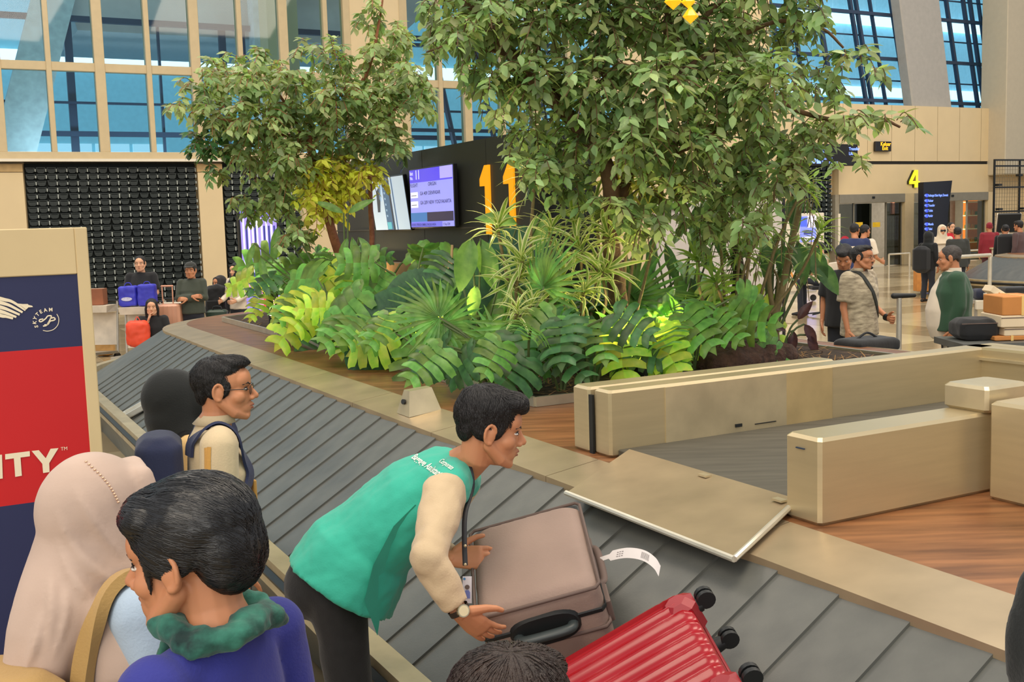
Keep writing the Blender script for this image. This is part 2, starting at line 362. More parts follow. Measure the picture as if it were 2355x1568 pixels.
# vertical gardens: rows of empty black pockets with pale clips
def pot_mesh():
    b = MB(); w, h, d = .113, .066, .1
    b.prism([EV*x+EZ*z+EU*-.02 for x, z in ((-w, h), (-w*.8, -h*.55), (-w*.45, -h), (w*.45, -h), (w*.8, -h*.55), (w, h), (w*.62, h*.55), (-w*.62, h*.55))], EU*-d)
    b.box(EZ*h*.95+EU*-.07, EV*w, EU*.055, EZ*.012); return b
pm = pot_mesh(); POT = mesh('planter_pot', pm.v, pm.f, M_POT); fixn(POT)
def garden(v0, v1, z0, z1, label, dv=.236, dz=.166, vis=None):
    r = empty('vertical_garden', W(UW+.2, (v0+v1)/2, z0), label, 'plant wall', None)
    obj('backing', MB().ubox(UW+.16, UW+.22, v0, v1, z0, z1), mat('garden_backing', (18, 27, 26), .8), r)
    cl = MB(); rest = MB(); n = 0; i = 0; nv = int((v1-v0)/dv); nz = int((z1-z0)/dz); spots = []
    for a in range(nv):
        for b in range(nz):
            v = v0+(a+.5)*(v1-v0)/nv; z = z1-.1-(b+.5)*dz; c = W(UW+.16, v, z)
            if random.random() < .86: cl.box(W(UW+.04, v+dv*.5, z+.0), EV*.014, EU*.02, EZ*(.03+.03*random.random()))
            spots.append((z > 1.0 and (vis is None or vis(v, z)), c, v, z))
    spots.sort(key=lambda s: not s[0])
    for k, (ok, c, v, z) in enumerate(spots):
        if ok and n < 300: inst('planter_pot', POT, r, c, (0, 0, 0), (1, 1, random.uniform(.9, 1.08))); n += 1
        else: rest.add([p+c for p in pm.v], pm.f)
    if rest.v: obj('planter_pots', rest, M_POT, r, kind='stuff')
    obj('clips', cl, M_CLIP, r, kind='stuff')
    obj('drip_tube', MB().tube([W(UW+.02, v0, z1+.02), W(UW+.02, v1, z1+.02)], .025), M_BLACK, r)
garden(2.3, 6.54, .25, 3.93, 'large black pocket plant wall behind the waiting travellers, left of the beige pier')
garden(7.27, 9.4, .25, 3.93, 'narrow black pocket plant wall between the beige pier and the purple totem')
garden(17.0, 18.5, .6, 3.93, 'black pocket plant wall glimpsed through the trees right of the number 11')
garden(27.9, 29.68, .6, 3.9, 'black pocket plant wall beside gate 4, behind the drooping branch')
# ================================================================== BAGGAGE CAROUSEL
V0, V1, VC = 1.42, 2.27, 4.5      # outer and inner edge of the belt, centre line
UE, UN = 12.5, -4.5               # straight part ends (far, near)
RO, RI, RS = VC-V0, VC-V1, VC-2.54
ZO, ZI = .42, .95
def track(s, r):                  # point of the racetrack at arc parameter s (0..1 per side), radius r
    return None
M_BELT = mat('grey_rubber', (88, 90, 86), .46, var=.12, scale=5, bump=.04, bscale=120, c2=(102, 103, 97))
M_DECK = mat('brown_wood_laminate', (128, 82, 50), .38, var=.35, scale=2.2, c2=(158, 106, 66), stretch=(1.0, 9, 1, -AN-pi/2), bump=.02, bscale=30)
M_SKIRT = mat('skirt_steel', (184, 164, 132), .36, .5, var=.14, scale=4, bump=.02, bscale=16)
def carousel(off_u, off_v, label, near, far, fine=True):
    T = EU*off_u+EV*off_v
    r = empty('baggage_carousel', W((near+far)/2, VC, 0)+T, label, 'carousel', 'baggage carousels')
    def ring(rad, zz, n=20):      # closed outline
        o = []
        for k in range(n+1):
            a = pi*k/n; o.append(W(far+rad*sin(a), VC-rad*cos(a), zz)+T)
        for k in range(n+1):
            a = pi*k/n; o.append(W(near-rad*sin(a), VC+rad*cos(a), zz)+T)
        return o
    def band(name, r0, z0, r1, z1, m, n=20, smooth=40):
        a = ring(r0, z0, n); b = ring(r1, z1, n); N = len(a); mb = MB()
        mb.add(a+b, [(i, (i+1) % N, N+(i+1) % N, N+i) for i in range(N)]); return obj(name, mb, m, r, smooth)
    # plates
    pitch = .26; ns = int(round((far-near)/pitch)); pitch = (far-near)/ns
    def plate(l, w0=None):
        b = MB(); hw = l/2
        A = [W(-hw-.02, V0-VC, 0), W(hw, V0-VC, 0), W(hw, V1-VC+.03, 0), W(-hw-.02, V1-VC+.03, 0)]
        z = [ZO+.012, ZO, ZI, ZI+.012]; top = [p+EZ*q for p, q in zip(A, z)]; bot = [p-EZ*.02 for p in top]
        b.hexa(bot+top); return b
    pb = plate(pitch); pme = mesh('belt_plate', pb.v, pb.f, M_BELT); fixn(pme)
    for k in range(ns):
        u = near+(k+.5)*pitch
        inst('belt_plate', pme, r, W(u, VC, 0)+T); inst('belt_plate', pme, r, W(u, VC, 0)+T, (0, 0, pi))
    na = 26; da = pi/na
    b = MB(); rows = [(RO, ZO), (RI-.03, ZI)]
    q = []
    for rr, z in rows:
        for sgn, dz in ((-1, .012), (1, 0)):
            a = sgn*da/2*1.03; q.append(EU*(rr*sin(pi/2))*1 if False else V((rr*cos(a), rr*sin(a), z+dz)))
    P = [q[0], q[1], q[3], q[2]]; b.hexa([p-EZ*.02 for p in P]+P); pc = mesh('belt_plate', b.v, b.f, M_BELT); fixn(pc)
    for c0, base in ((W(far, VC, 0)+T, pi+AN), (W(near, VC, 0)+T, AN)):
        for k in range(na):
            inst('belt_plate', pc, r, c0, (0, 0, base-(k+.5)*da))
    band('outer_bumper', RO+.015, .5, RO+.11, .5, M_STEEL2); band('outer_bumper', RO+.11, .5, RO+.11, .36, M_STEEL2); band('outer_bumper', RO+.015, .5, RO+.0, .36, M_STEEL2)
    band('bumper_strip', RO+.112, .46, RO+.135, .44, M_BLACK); band('bumper_strip', RO+.135, .44, RO+.112, .40, M_BLACK)
    band('kick_panel', RO+.05, .37, RO-.05, 0.0, mat('kick_panel_steel', (120, 118, 108), .4, .7))
    # inner steel skirt in panels
    a0 = ring(RI-.0, ZI+.012); a1 = ring(RS, 1.0); N = len(a0)
    L = [(W(near+k*(far-near)/14, VC-RI, ZI+.014)+T, W(near+(k+1)*(far-near)/14-.006, VC-RI, ZI+.014)+T, W(near+(k+1)*(far-near)/14-.006, VC-RS, 1.002)+T, W(near+k*(far-near)/14, VC-RS, 1.002)+T) for k in range(14)]
    for q in L: obj('skirt_panel', MB().hexa([p-EZ*.03 for p in q]+list(q)), M_SKIRT, r)
    for base, sg in ((far, 1), (near, -1)):
        for k in range(8):
            mb = MB(); n = 4; t = []; 
            for j in range(n+1):
                a = pi*(k+j/n*.995)/8
                t.append((W(base+sg*RI*sin(a), VC-RI*cos(a), ZI+.014)+T, W(base+sg*RS*sin(a), VC-RS*cos(a), 1.002)+T))
            for j in range(n): q = [t[j][0], t[j+1][0], t[j+1][1], t[j][1]]; mb.hexa([p-EZ*.03 for p in q]+q)
            obj('skirt_panel', mb, M_SKIRT, r)
    q = L
    for k in range(14):
        a, b_ = near+k*(far-near)/14, near+(k+1)*(far-near)/14-.006
        q = [W(a, VC+RS, 1.002)+T, W(b_, VC+RS, 1.002)+T, W(b_, VC+RI, ZI+.014)+T, W(a, VC+RI, ZI+.014)+T]
        obj('skirt_panel', MB().hexa([p-EZ*.03 for p in q]+q), M_SKIRT, r)
    obj('deck', MB().prism(ring(RS, .94, 24), EZ*.06), M_DECK, r)
    obj('inner_base', MB().prism(ring(RI-.12, 0, 12), EZ*.9), M_BLACK, r)
    return r
CAR = carousel(0, 0, 'long racetrack baggage carousel with grey rubber plates around a planted island', UN, UE)
carousel(5.0, 19.1, 'second baggage carousel far off behind the person in the green jacket', -9, 10.6)
# sensor box on the skirt
sb = empty('sensor_box', W(5.74, 2.43, .985), 'small steel wedge shaped sensor box standing on the steel skirt', 'sensor')
def sw(u, v, z): return W(5.74+u, 2.43+v, .985+z)
mb = MB().hexa([sw(-.09, -.1, -.01), sw(.10, -.1, -.01), sw(.10, .1, .015), sw(-.09, .1, .015), sw(-.035, -.07, .13), sw(.045, -.07, .13), sw(.045, .07, .14), sw(-.035, .07, .14)])
obj('housing', mb, M_STEEL2, sb)
nrm = ((sw(.10, -.1, -.01)-sw(-.09, -.1, -.01)).cross(sw(-.035, -.07, .13)-sw(-.09, -.1, -.01))).normalized(); nrm = -nrm if nrm.dot(CAM-sw(0, -.1, .06)) < 0 else nrm
c0 = sw(.01, -.087, .065)
obj('sensor_eye', MB().loft([c0-nrm*.004, c0+nrm*.008], [.026, .026], [.015, .015], side=EU, cap='flat'), M_BLACK, sb)
# feed conveyor that brings bags onto the carousel
fc = empty('feed_conveyor', W(3.3, 4.2, 1.0), 'stainless steel feed conveyor with tall guard walls crossing the wooden deck', 'conveyor')
def gw(name, u0, u1, v0, v1, z0, z1, m=M_STEEL, bev=.012, par=None): return obj(name, MB().ubox(u0, u1, v0, v1, z0, z1, bev), m, par or fc)
g = gw('guard_wall', 3.99, 4.12, 2.60, 5.14, 1.0, 1.302)
for v in (2.9, 3.62): gw('wall_panel', 3.985, 3.99, v, v+(.72 if v < 3 else .3), 1.01, 1.29, M_STEEL2 if v < 3 else mat('yellowed_steel', (206, 182, 132), .36, .5), 0, g)
gw('guard_wall', 4.14, 4.28, 2.585, 4.1, 1.0, 1.302)
obj('end_seam', MB().ubox(4.115, 4.145, 2.588, 2.60, 1.0, 1.27), M_BLACK, g)
gw('guard_wall', 3.2, 4.12, 5.02, 5.14, 1.0, 1.302); gw('wall_lip', 3.2, 4.0, 5.0, 5.02, 1.235, 1.25, M_STEEL2, 0)
gw('slot_hole', 3.98, 3.988, 3.30, 3.34, 1.06, 1.075, M_BLACK, 0); gw('slot_hole', 3.98, 3.988, 3.42, 3.55, 1.06, 1.064, M_BLACK, 0)
gw('guard_wall', -1.5, 4.12, 5.14, 5.26, .99, 1.3)
gw('guard_wall', 2.68, 2.85, 2.58, 3.50, 1.0, 1.302)
obj('wall_mark', MB().ubox(2.75, 2.79, 2.574, 2.58, 1.255, 1.259), M_DARKMETAL, fc)
gw('guard_wall', 1.3, 2.62, 3.34, 3.56, 1.0, 1.36); gw('curtain_block', 2.66, 2.86, 3.38, 3.62, 1.302, 1.40, M_STEEL2)
gw('conveyor_belt', 2.86, 3.99, 2.64, 5.02, 1.0, 1.035, mat('feed_belt_rubber', (84, 80, 68), .7, var=.2, scale=3, stretch=(1, 8, 1, -AN)), .004)
fp = [W(2.63, 2.17, .975), W(3.66, 2.17, .975), W(3.93, 2.66, 1.045), W(2.87, 2.66, 1.045)]
obj('transfer_plate', MB().hexa([p-EZ*.012 for p in fp]+fp), M_SKIRT, fc)
e1 = MB(); e1.loft(fp[:2], .011, seg=8, cap='flat'); e1.loft([fp[0], fp[3]], .011, seg=8, cap='flat'); obj('plate_edge', e1, mat('pale_edge', (220, 214, 196), .35, .5), fc, 40)
for (u, v) in ((3.35, 2.62), (2.9, 2.6)): obj('plate_clip', MB().box(W(u, v, 1.045), EU*.025, EV*.015, EZ*.004), M_STEEL2, fc)
# display wall on the island
dw = empty('display_wall', W(9.8, 4.6, 1.0), 'long dark partition wall on the island carrying two screens and the number 11', 'partition')
M_DW = mat('charcoal_panel', (52, 52, 46), .5, var=.06, scale=3)
for a, b in ((8.0, 8.86), (8.865, 10.3), (10.305, 11.7), (11.705, 13.0)):
    obj('wall_panel', MB().ubox(a, b-.005, 4.5, 4.72, 1.68, 2.82), M_DW, dw)
obj('wall_rail', MB().ubox(8.0, 13, 4.49, 4.5, 2.015, 2.03), mat('dark_rail', (70, 66, 56), .5), dw)
obj('return_panel', MB().ubox(7.5, 7.99, 4.62, 4.8, 1.3, 2.82), mat('gap_shade_black', (24, 24, 22), .5), dw)  # recessed end, the shade of the gap put into its near-black colour
obj('plinth', MB().ubox(7.9, 13, 4.42, 4.9, 1.0, 1.675, .01), mat('plinth_wood', (138, 104, 66), .4, var=.15, scale=3, stretch=(1, 6, 1, -AN)), dw)
n11 = MB()
def one(u):   # a stencilled digit one, read from -v side; right = -u
    for pts in ([(0, 0), (.085, 0), (.085, .62), (.0, .62)], [(.0, .62), (-.10, .50), (-.10, .435), (0, .435)]):
        n11.prism([W(u-x, 4.478, 2.0-.04+z) for x, z in pts], EV*.02)
one(8.86); one(8.40)
obj('number', n11, mat('orange_sign', (250, 168, 20), emit=.55, var=0), dw, label='large orange number 11')
M_TVB = mat('tv_black', (14, 14, 18), .3)
def tv(uc, zc, tilt, w, h, label, draw):
    a = radians(tilt); C = W(uc, 4.40, zc)
    X = -EU; n = (-EV*cos(a) - EZ*sin(a)*0.0 - EZ*sin(a)).normalized(); Y = n.cross(X).normalized(); Y = Y if Y.z > 0 else -Y
    t = empty('television', C-Y*h/2, label, 'screen', 'screens on the display wall')
    obj('casing', MB().box(C-n*.025, X*(w/2+.012), Y*(h/2+.012), n*.022, .006), M_TVB, t)
    obj('bracket', MB().box(C-n*.07, X*.12, Y*.1, n*.03), M_TVB, t)
    s = obj('screen', MB().box(C, X*w/2, Y*h/2, n*.002), draw[0], t)
    def P(x, y, d=.004): return C+X*(x*w/2)+Y*(y*h/2)+n*d
    draw[1](s, P, X, Y, w, h, n)
def scr(name, c, e=.8): return mat(name, c, .3, emit=e, var=0)
def quad(par, name, P, x0, x1, y0, y1, m, d=.004): obj(name, MB().add([P(x0, y0, d), P(x1, y0, d), P(x1, y1, d), P(x0, y1, d)], [(0, 1, 2, 3)]), m, par, rec=False)
def d_flight(s, P, X, Y, w, h, n):
    dk = scr('screen_ink', (20, 22, 70), .3); wh = scr('screen_white', (235, 235, 255), .9)
    quad(s, 'header', P, -1, 1, .55, 1, scr('screen_violet', (92, 78, 236), .8)); quad(s, 'corner', P, .45, 1, .6, 1, scr('screen_pale', (168, 160, 246), .9), .0045)
    quad(s, 'advert', P, -1, -.2, -.82, -.5, scr('screen_teal', (60, 120, 190), .7)); quad(s, 'advert', P, -.2, 1, -.82, -.5, scr('screen_dark', (52, 48, 84), .5))
    quad(s, 'ticker', P, -1, 1, -1, -.83, scr('screen_ticker', (110, 110, 225), .8)); quad(s, 'date_box', P, .5, 1, -1, -.83, scr('screen_date', (150, 150, 235), .85), .005)
    quad(s, 'logo_box', P, -.97, -.62, .02, .22, wh); quad(s, 'logo_box', P, -.97, -.62, -.32, -.1, wh)
    for y in (.09, -.24): quad(s, 'logo', P, -.94, -.68, y, y+.02, dk, .005); 
    a = MB(); sx = .62
    for x, y, t in ((-.97, .40, 'FLIGHT'), (-.1, .40, 'ORIGIN'), (-.50, .10, 'GA 409'), (-.1, .10, 'DENPASAR'), (-.50, -.22, 'GA 209'), (-.1, -.22, 'NEW YOGYAKARTA')):
        put_text(a, t, P(x, y, .006), X, Y, .05, .006, sx=1.15)
    put_text(a, 'HOURS | PERIKSA KEMBALI BAGASI ANDA', P(-.97, -.96, .006), X, Y, .034, .004, sx=.95); put_text(a, '15 Sep 2024', P(.53, -.96, .006), X, Y, .034, .004, sx=.95)
    obj('lettering', a, dk, s, rec=False)
    a = MB(); put_text(a, 'Belt', P(-.97, .82, .006), X, Y, .05, .004); put_text(a, 'No.', P(-.97, .66, .006), X, Y, .05, .004); put_text(a, '11', P(-.72, .66, .006), X, Y, .13, .01)
    obj('lettering', a, wh, s, rec=False)
def d_cctv(s, P, X, Y, w, h, n):
    c1, c2, c3 = scr('cctv_pale', (150, 178, 205), .7), scr('cctv_blue', (70, 104, 142), .6), scr('cctv_dark', (52, 66, 84), .5)
    quad(s, 'picture_patch', P, -.25, .1, -1, 1, c2); quad(s, 'picture_patch', P, .1, .2, -1, 1, c3, .0045); quad(s, 'picture_patch', P, .3, .36, -1, 1, c2, .0045)
    obj('picture_patch', MB().add([P(-.7, -.3, .005), P(-.55, -.3, .005), P(-.3, .8, .005), P(-.62, .5, .005)], [(0, 1, 2, 3)]), c3, s, rec=False)
    obj('picture_patch', MB().add([P(-.5, .2, .005), P(-.4, .1, .005), P(-.2, .95, .005), P(-.4, .9, .005)], [(0, 1, 2, 3)]), c1, s, rec=False)
    quad(s, 'picture_patch', P, -.22, .02, -.97, -.7, scr('cctv_teal', (90, 170, 190), .7), .006)
    for k in range(6): quad(s, 'picture_patch', P, -.18, -.12, -.5+k*.22, -.42+k*.22, c1, .006)
tv(9.88, 2.33, 0, 1.03, .575, 'screen listing belt 11 arrivals beside the orange number 11', (scr('screen_lilac', (150, 152, 240), .85), d_flight))
tv(11.0, 2.30, 7, .98, .56, 'tilted screen showing pale camera footage left of the arrivals screen', (scr('cctv_ground', (178, 196, 216), .75), d_cctv))
# ================================================================== PLANTING ON THE ISLAND
ZS = 1.04
L_poly = [(5.38, 3.0), (12.9, 3.0), (13.3, 3.5), (13.3, 4.38), (7.45, 4.38), (7.45, 5.95), (5.38, 5.95)]
pb_ = empty('planter_bed', W(8, 3.7, 1.0), 'low planting bed with dark soil and thin metal edging set in the wooden deck', 'planter')
obj('soil', MB().prism([W(u, v, 1.003) for u, v in L_poly], EZ*(ZS-1.003)), mat('dark_soil', (62, 46, 32), .9, var=.4, scale=14, bump=.6, bscale=30), pb_)
em = MB()
for (a, b), (c, d) in zip(L_poly, L_poly[1:]+L_poly[:1]):
    p, q = W(a, b, 1.03), W(c, d, 1.03); t = (q-p).normalized(); em.box((p+q)/2, t*(q-p).length/2, t.cross(EZ)*.012, EZ*.028)
obj('edging', em, mat('edging_metal', (196, 190, 168), .35, .7), pb_)
mu = MB(); rr = random.Random(3)
for k in range(900):
    u, v = rr.uniform(5.45, 7.2), rr.uniform(3.05, 5.9)
    if k > 500: u, v = rr.uniform(5.45, 12.5), rr.uniform(3.05, 4.2)
    a = rr.uniform(0, pi); d = V((cos(a), sin(a), rr.uniform(-.2, .5))).normalized()*rr.uniform(.03, .08); c = W(u, v, ZS+.012); n = d.cross(EZ).normalized()*.006
    mu.add([c-d-n, c+d-n*.3, c+d+n*.3, c-d+n], [(0, 1, 2, 3)])
obj('mulch', mu, mat('straw_mulch', (150, 112, 66), .8, var=.3), pb_, kind='stuff', rec=False)
LM = {
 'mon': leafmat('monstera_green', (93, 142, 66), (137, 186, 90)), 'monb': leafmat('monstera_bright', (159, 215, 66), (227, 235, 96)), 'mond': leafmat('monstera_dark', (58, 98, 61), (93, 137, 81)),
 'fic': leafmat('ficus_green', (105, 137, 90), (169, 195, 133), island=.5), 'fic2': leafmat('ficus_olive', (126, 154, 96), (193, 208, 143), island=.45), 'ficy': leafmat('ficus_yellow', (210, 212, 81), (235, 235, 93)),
 'fan': leafmat('fan_palm_green', (85, 137, 70), (142, 189, 93)), 'fand': leafmat('fan_palm_dark', (44, 87, 66), (76, 125, 85)), 'drg': leafmat('dracaena_green', (122, 159, 70), (169, 195, 93)), 'dry': leafmat('dracaena_yellow', (235, 235, 154), (235, 235, 198)),
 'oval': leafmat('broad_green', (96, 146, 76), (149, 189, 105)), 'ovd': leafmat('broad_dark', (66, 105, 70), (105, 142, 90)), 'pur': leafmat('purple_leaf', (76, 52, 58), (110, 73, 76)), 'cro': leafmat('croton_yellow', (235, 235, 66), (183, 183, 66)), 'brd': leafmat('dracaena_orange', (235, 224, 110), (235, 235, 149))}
M_STEM = mat('green_stem', (84, 100, 54), .6, var=.2); M_BARK = mat('brown_bark', (104, 78, 54), .8, var=.3, scale=12, bump=.5, bscale=30); M_BARKR = mat('reddish_bark', (146, 92, 62), .8, var=.3, scale=12, bump=.5, bscale=30)
M_BARKG = mat('pale_bark', (132, 116, 78), .8, var=.3, scale=12, bump=.4, bscale=30)
# leaf shapes: base at the origin, pointing +Y, face up +Z, unit length
def lf_small():
    return MB().add([(0, 0, 0), (.26, .35, .03), (0, .4, -.03), (-.26, .35, .03), (.2, .68, .0), (0, .7, -.05), (-.2, .68, .0), (0, 1.0, -.1)],
                    [(0, 1, 2), (0, 2, 3), (1, 4, 5, 2), (3, 2, 5, 6), (4, 7, 5), (6, 5, 7)])
def lf_oval(w=.24, droop=.35):
    b = MB(); n = 6; vs = []
    for i in range(n+1):
        t = i/n; x = w*(sin(pi*min(1, t*1.02))**.75)*(1-.25*t); z = -droop*t*t
        vs += [(-x, t, z+.25*x), (-x*.5, t, z+.06*x), (0, t, z-.02), (x*.5, t, z+.06*x), (x, t, z+.25*x)]
    return b.add(vs, [(i*5+k, i*5+k+1, i*5+6+k, i*5+5+k) for i in range(n) for k in range(4)])
def lf_mon(seed=0):
    b = MB(); rg = random.Random(seed); n = 5
    W5 = (.50, .57, .54, .45, .30)
    for sg in (-1, 1):
        for i in range(n):
            t0, t1 = i/n*.95-.02, (i+1)/n*.95-.02; tm = (t0+t1)/2; w = W5[i]*rg.uniform(.93, 1.06); rows = []
            for q in (0, .50, .82, 1.0):
                sh = (1.0, 1.04, 1.0, .70)[(0, .50, .82, 1.0).index(q)]; dx = w*q
                y0, y1 = tm+(t0-tm)*sh, tm+(t1-tm)*sh; off = (.30*tm-.17)*q + .06*q*q
                z = -.55*dx*dx - .25*tm*tm + .035*sin(q*3)
                rows.append(((sg*dx, y0+off, z-.015), (sg*dx, (y0+y1)/2+off, z+.01), (sg*dx, y1+off, z-.008)))
            vs = [p for r in rows for p in r]; b.add(vs, [(3*k+e, 3*k+e+1, 3*k+4+e, 3*k+3+e) for k in range(3) for e in range(2)])
        b.add([(0, .0, 0), (sg*.12, -.13, -.01), (sg*.28, -.16, -.04), (sg*.38, -.09, -.08), (sg*.36, .02, -.07), (sg*.15, .02, 0)], [range(6)])
    b.add([(0, .88, -.2), (.13, .9, -.215), (.05, 1.03, -.26), (0, 1.12, -.3), (-.05, 1.03, -.26), (-.13, .9, -.215)], [range(6)])
    return b
def lf_round(n=34, span=300):     # pleated round fan
    b = MB(); vs = [(0, 0, 0)]
    for i in range(n*2+1):
        a = radians(-span/2+span*i/(2*n)); z = .035 if i % 2 else -.02
        for r in (.5, 1.0): vs.append((sin(a)*r, cos(a)*r, z*r*1.6-.18*r*r))
    return b.add(vs, [(0, 1+2*i, 3+2*i) for i in range(2*n)]+[(1+2*i, 2+2*i, 4+2*i, 3+2*i) for i in range(2*n)])
def lf_fan(n=22, span=230, droop=.4):
    b = MB()
    for i in range(n):
        a = radians(-span/2+span*(i+.5)/n); d = V((sin(a), cos(a), 0)); s = V((cos(a), -sin(a), 0)); wd = radians(span/n)*.5
        L = .86+.14*cos(a); vs = []
        for r, w in ((.02, .02), (.45, .45*wd*.98), (.75, .45*wd*.62), (1.0, .004)):
            z = -droop*max(0, r-.45)**1.5 + (.02 if r < .6 else 0); vs += [d*(r*L)-s*w+EZ*z, d*(r*L)+EZ*(z-.02*(r < .9)), d*(r*L)+s*w+EZ*z]
        b.add(vs, [(k*3+q, k*3+q+1, k*3+4+q, k*3+3+q) for k in range(3) for q in range(2)])
    return b
def lf_strap(w=.066, droop=.55):  # two-tone arching strap
    b = MB(); n = 5; vs = []
    for i in range(n+1):
        t = i/n; x = w*(.5+.9*t if t < .35 else (.815*(1-((t-.35)/.65)**2.2)+.02)); z = .12*t-droop*t*t; y = t*(1-.12*t)
        vs += [(-x, y, z+.3*x), (-x*.55, y, z), (x*.55, y, z), (x, y, z+.3*x)]
    for i in range(n):
        for k in range(3): b.mi = 0 if k == 1 else 1; q = len(b.f); b.add([], [(i*4+k, i*4+k+1, i*4+5+k, i*4+4+k)])
    b.v = [V(p) for p in vs]; return b
LMESH = {}
def leafmesh(kind, mk):
    k = (kind, mk)
    if k not in LMESH:
        f = {'small': lf_small, 'oval': lf_oval, 'long': lambda: lf_oval(.15, .3), 'mon': lambda: lf_mon(1), 'mon2': lambda: lf_mon(2), 'round': lf_round, 'fan': lf_fan, 'strap': lf_strap, 'lance': lambda: lf_oval(.11, .25)}[kind]()
        ms = [LM[mk]] if kind != 'strap' else ([LM['drg'], LM['dry']] if mk == 'dry' else [LM[mk], LM[mk]])
        LMESH[k] = mesh('leaf', f.v, f.f, ms, 180, f.m)
    return LMESH[k]
def leafrot(d, n, roll=0):        # +Y along d, +Z near n
    y = d.normalized(); x = y.cross(n); x = x.normalized() if x.length > 1e-4 else y.orthogonal().normalized(); z = x.cross(y)
    return Matrix((x, y, z)).transposed() @ Matrix.Rotation(roll, 3, 'Y')
def leaf(par, kind, mk, p, d, n, L): return inst('leaf', leafmesh(kind, mk), par, p, leafrot(d, n), L)
RG = random.Random(11)
GP = {}
def plant(name, base, label, kind, mk, n, h, L, spread=.35, face=.5, stemr=.008, cat='plant', bias=None, group=None, mks=None, droop=.5):
    r = empty(name, base, label, cat, group); st = MB(); a0 = RG.uniform(0, 6)
    for i in range(n):
        a = a0 + i*2.4 + RG.uniform(-.3, .3); hh = RG.uniform(*h); out = V((cos(a), sin(a), 0))
        if bias is not None: out = (out + V(bias)*RG.uniform(.2, 1.0)).normalized()
        sp = spread*RG.uniform(.5, 1.15); tip = base + out*sp + EZ*hh; mid = base + out*sp*.35 + EZ*hh*.72
        st.loft(catmull([base+out*.02, mid, tip], 3), [stemr*1.2]*6+[stemr*.7], seg=5, cap=None)
        d = (out*1.0 + EZ*RG.uniform(-1.5, .1)*droop*1.6 + V((RG.uniform(-.35, .35), RG.uniform(-.35, .35), 0))).normalized()
        nn = (EZ*(1-face) + (out*.4 + (CAM-tip).normalized()*.8)*face + V((RG.uniform(-.3, .3), RG.uniform(-.3, .3), .1)))
        k = kind if kind != 'mon' else RG.choice(('mon', 'mon2'))
        leaf(r, k, RG.choice(mks) if mks else mk, tip, d, nn, RG.uniform(*L))
    obj('stalks', st, M_STEM, r, 60, kind='stuff', rec=False)
    return r
def soil(px, py): return PZ(px, py, ZS)
TOCAM = V((-.25, -1, 0)).normalized()
MON = [(645, 768, 'at the far left end of the planting'), (705, 782, 'leaning over the deck behind the man in glasses'), (765, 800, 'spreading over the bed edge left of the round fan leaves'), (835, 812, 'low in front of the reddish trunk'), (895, 828, 'hanging on the bed edge below the round dark fan leaf'), (965, 846, 'beside the lit ground lamp near the sensor box'),
  (1045, 858, 'just right of the lit ground lamp'), (1130, 892, 'in front of the tall pleated leaves'), (1215, 905, 'at the front corner of the bed'), (1290, 898, 'dark and low between bed corner and guard wall'), (1365, 885, 'behind the end of the guard wall'), (1440, 868, 'with yellow-green lit leaves above the guard wall'), (1515, 862, 'beside the lit straw over the guard wall'), (1590, 850, 'dark, over the middle of the guard wall'), (1640, 838, 'pale edged, left of the brown root mound')]
for i, (x, y, t) in enumerate(MON):
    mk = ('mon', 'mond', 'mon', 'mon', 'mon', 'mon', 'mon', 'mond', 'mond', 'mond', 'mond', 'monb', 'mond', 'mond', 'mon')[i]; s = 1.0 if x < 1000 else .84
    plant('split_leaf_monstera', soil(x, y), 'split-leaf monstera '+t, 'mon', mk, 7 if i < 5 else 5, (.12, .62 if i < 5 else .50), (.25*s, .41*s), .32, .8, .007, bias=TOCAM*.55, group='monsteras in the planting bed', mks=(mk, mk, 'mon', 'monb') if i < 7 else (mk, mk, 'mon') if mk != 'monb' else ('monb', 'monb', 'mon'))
MON2 = [(690, 742, .75), (770, 752, .85), (880, 775, .95), (960, 790, .9), (1060, 815, .8), (1250, 838, .55), (1345, 826, .55), (1500, 815, .6), (1620, 806, .6)]
for i, (x, y, hh) in enumerate(MON2):
    plant('split_leaf_monstera', soil(x, y), 'taller split-leaf monstera '+('in the second row below the left tree crown', 'beside the reddish leaning trunk', 'raising pale leaves in front of the camera-footage screen', 'left of the bamboo canes', 'between the bamboo canes and the variegated dracaenas', 'under the variegated dracaenas', 'beneath the flat fan palm', 'right of the fan palm stem', 'below the drooping dark leaves')[i], 'mon', 'mon', 7, (hh*.45, hh), (.30, .46), .34, .85, .008, bias=TOCAM*.5, group='monsteras in the planting bed', mks=('mon', 'monb', 'mon') if x in (880, 1620) else ('mon', 'mond', 'mon'))
# fan palms
def fanpalm(label, base, tips, kind, mk, trunk=.0, cname='fan_palm'):
    r = empty(cname, base, label, 'palm'); st = MB(); tb = base
    if trunk: obj('trunk', MB().loft([base-EZ*.02, base+EZ*trunk*.5+EV*.02, base+EZ*trunk], [.075, .065, .055], seg=10, cap='flat'), M_BARK, r, 60); tb = base+EZ*trunk
    for (px, py, dd, L, ang, f) in tips:
        y = (base-CAM).dot(V((0, 1, 0)))+dd; tip = PY(px, py, y)
        st.loft(catmull([tb, (tb*.45+tip*.55)+EZ*.06, tip], 3), .009, seg=5, cap=None)
        d = R0*sin(radians(ang)) + EZ*cos(radians(ang)); nn = (CAM-tip).normalized()*f + EZ*(1-f)
        leaf(r, kind, mk, tip, d, nn, L)
    obj('stalks', st, M_STEM, r, 60, kind='stuff', rec=False); return r
fanpalm('round pleated dark fan palm in the middle of the bed, above the monsteras', soil(925, 822), [(925, 768, -.2, .36, -25, .85), (985, 705, -.1, .34, -50, .6), (880, 800, -.3, .30, -95, .6), (960, 800, -.2, .30, 130, .5)], 'round', 'fand')
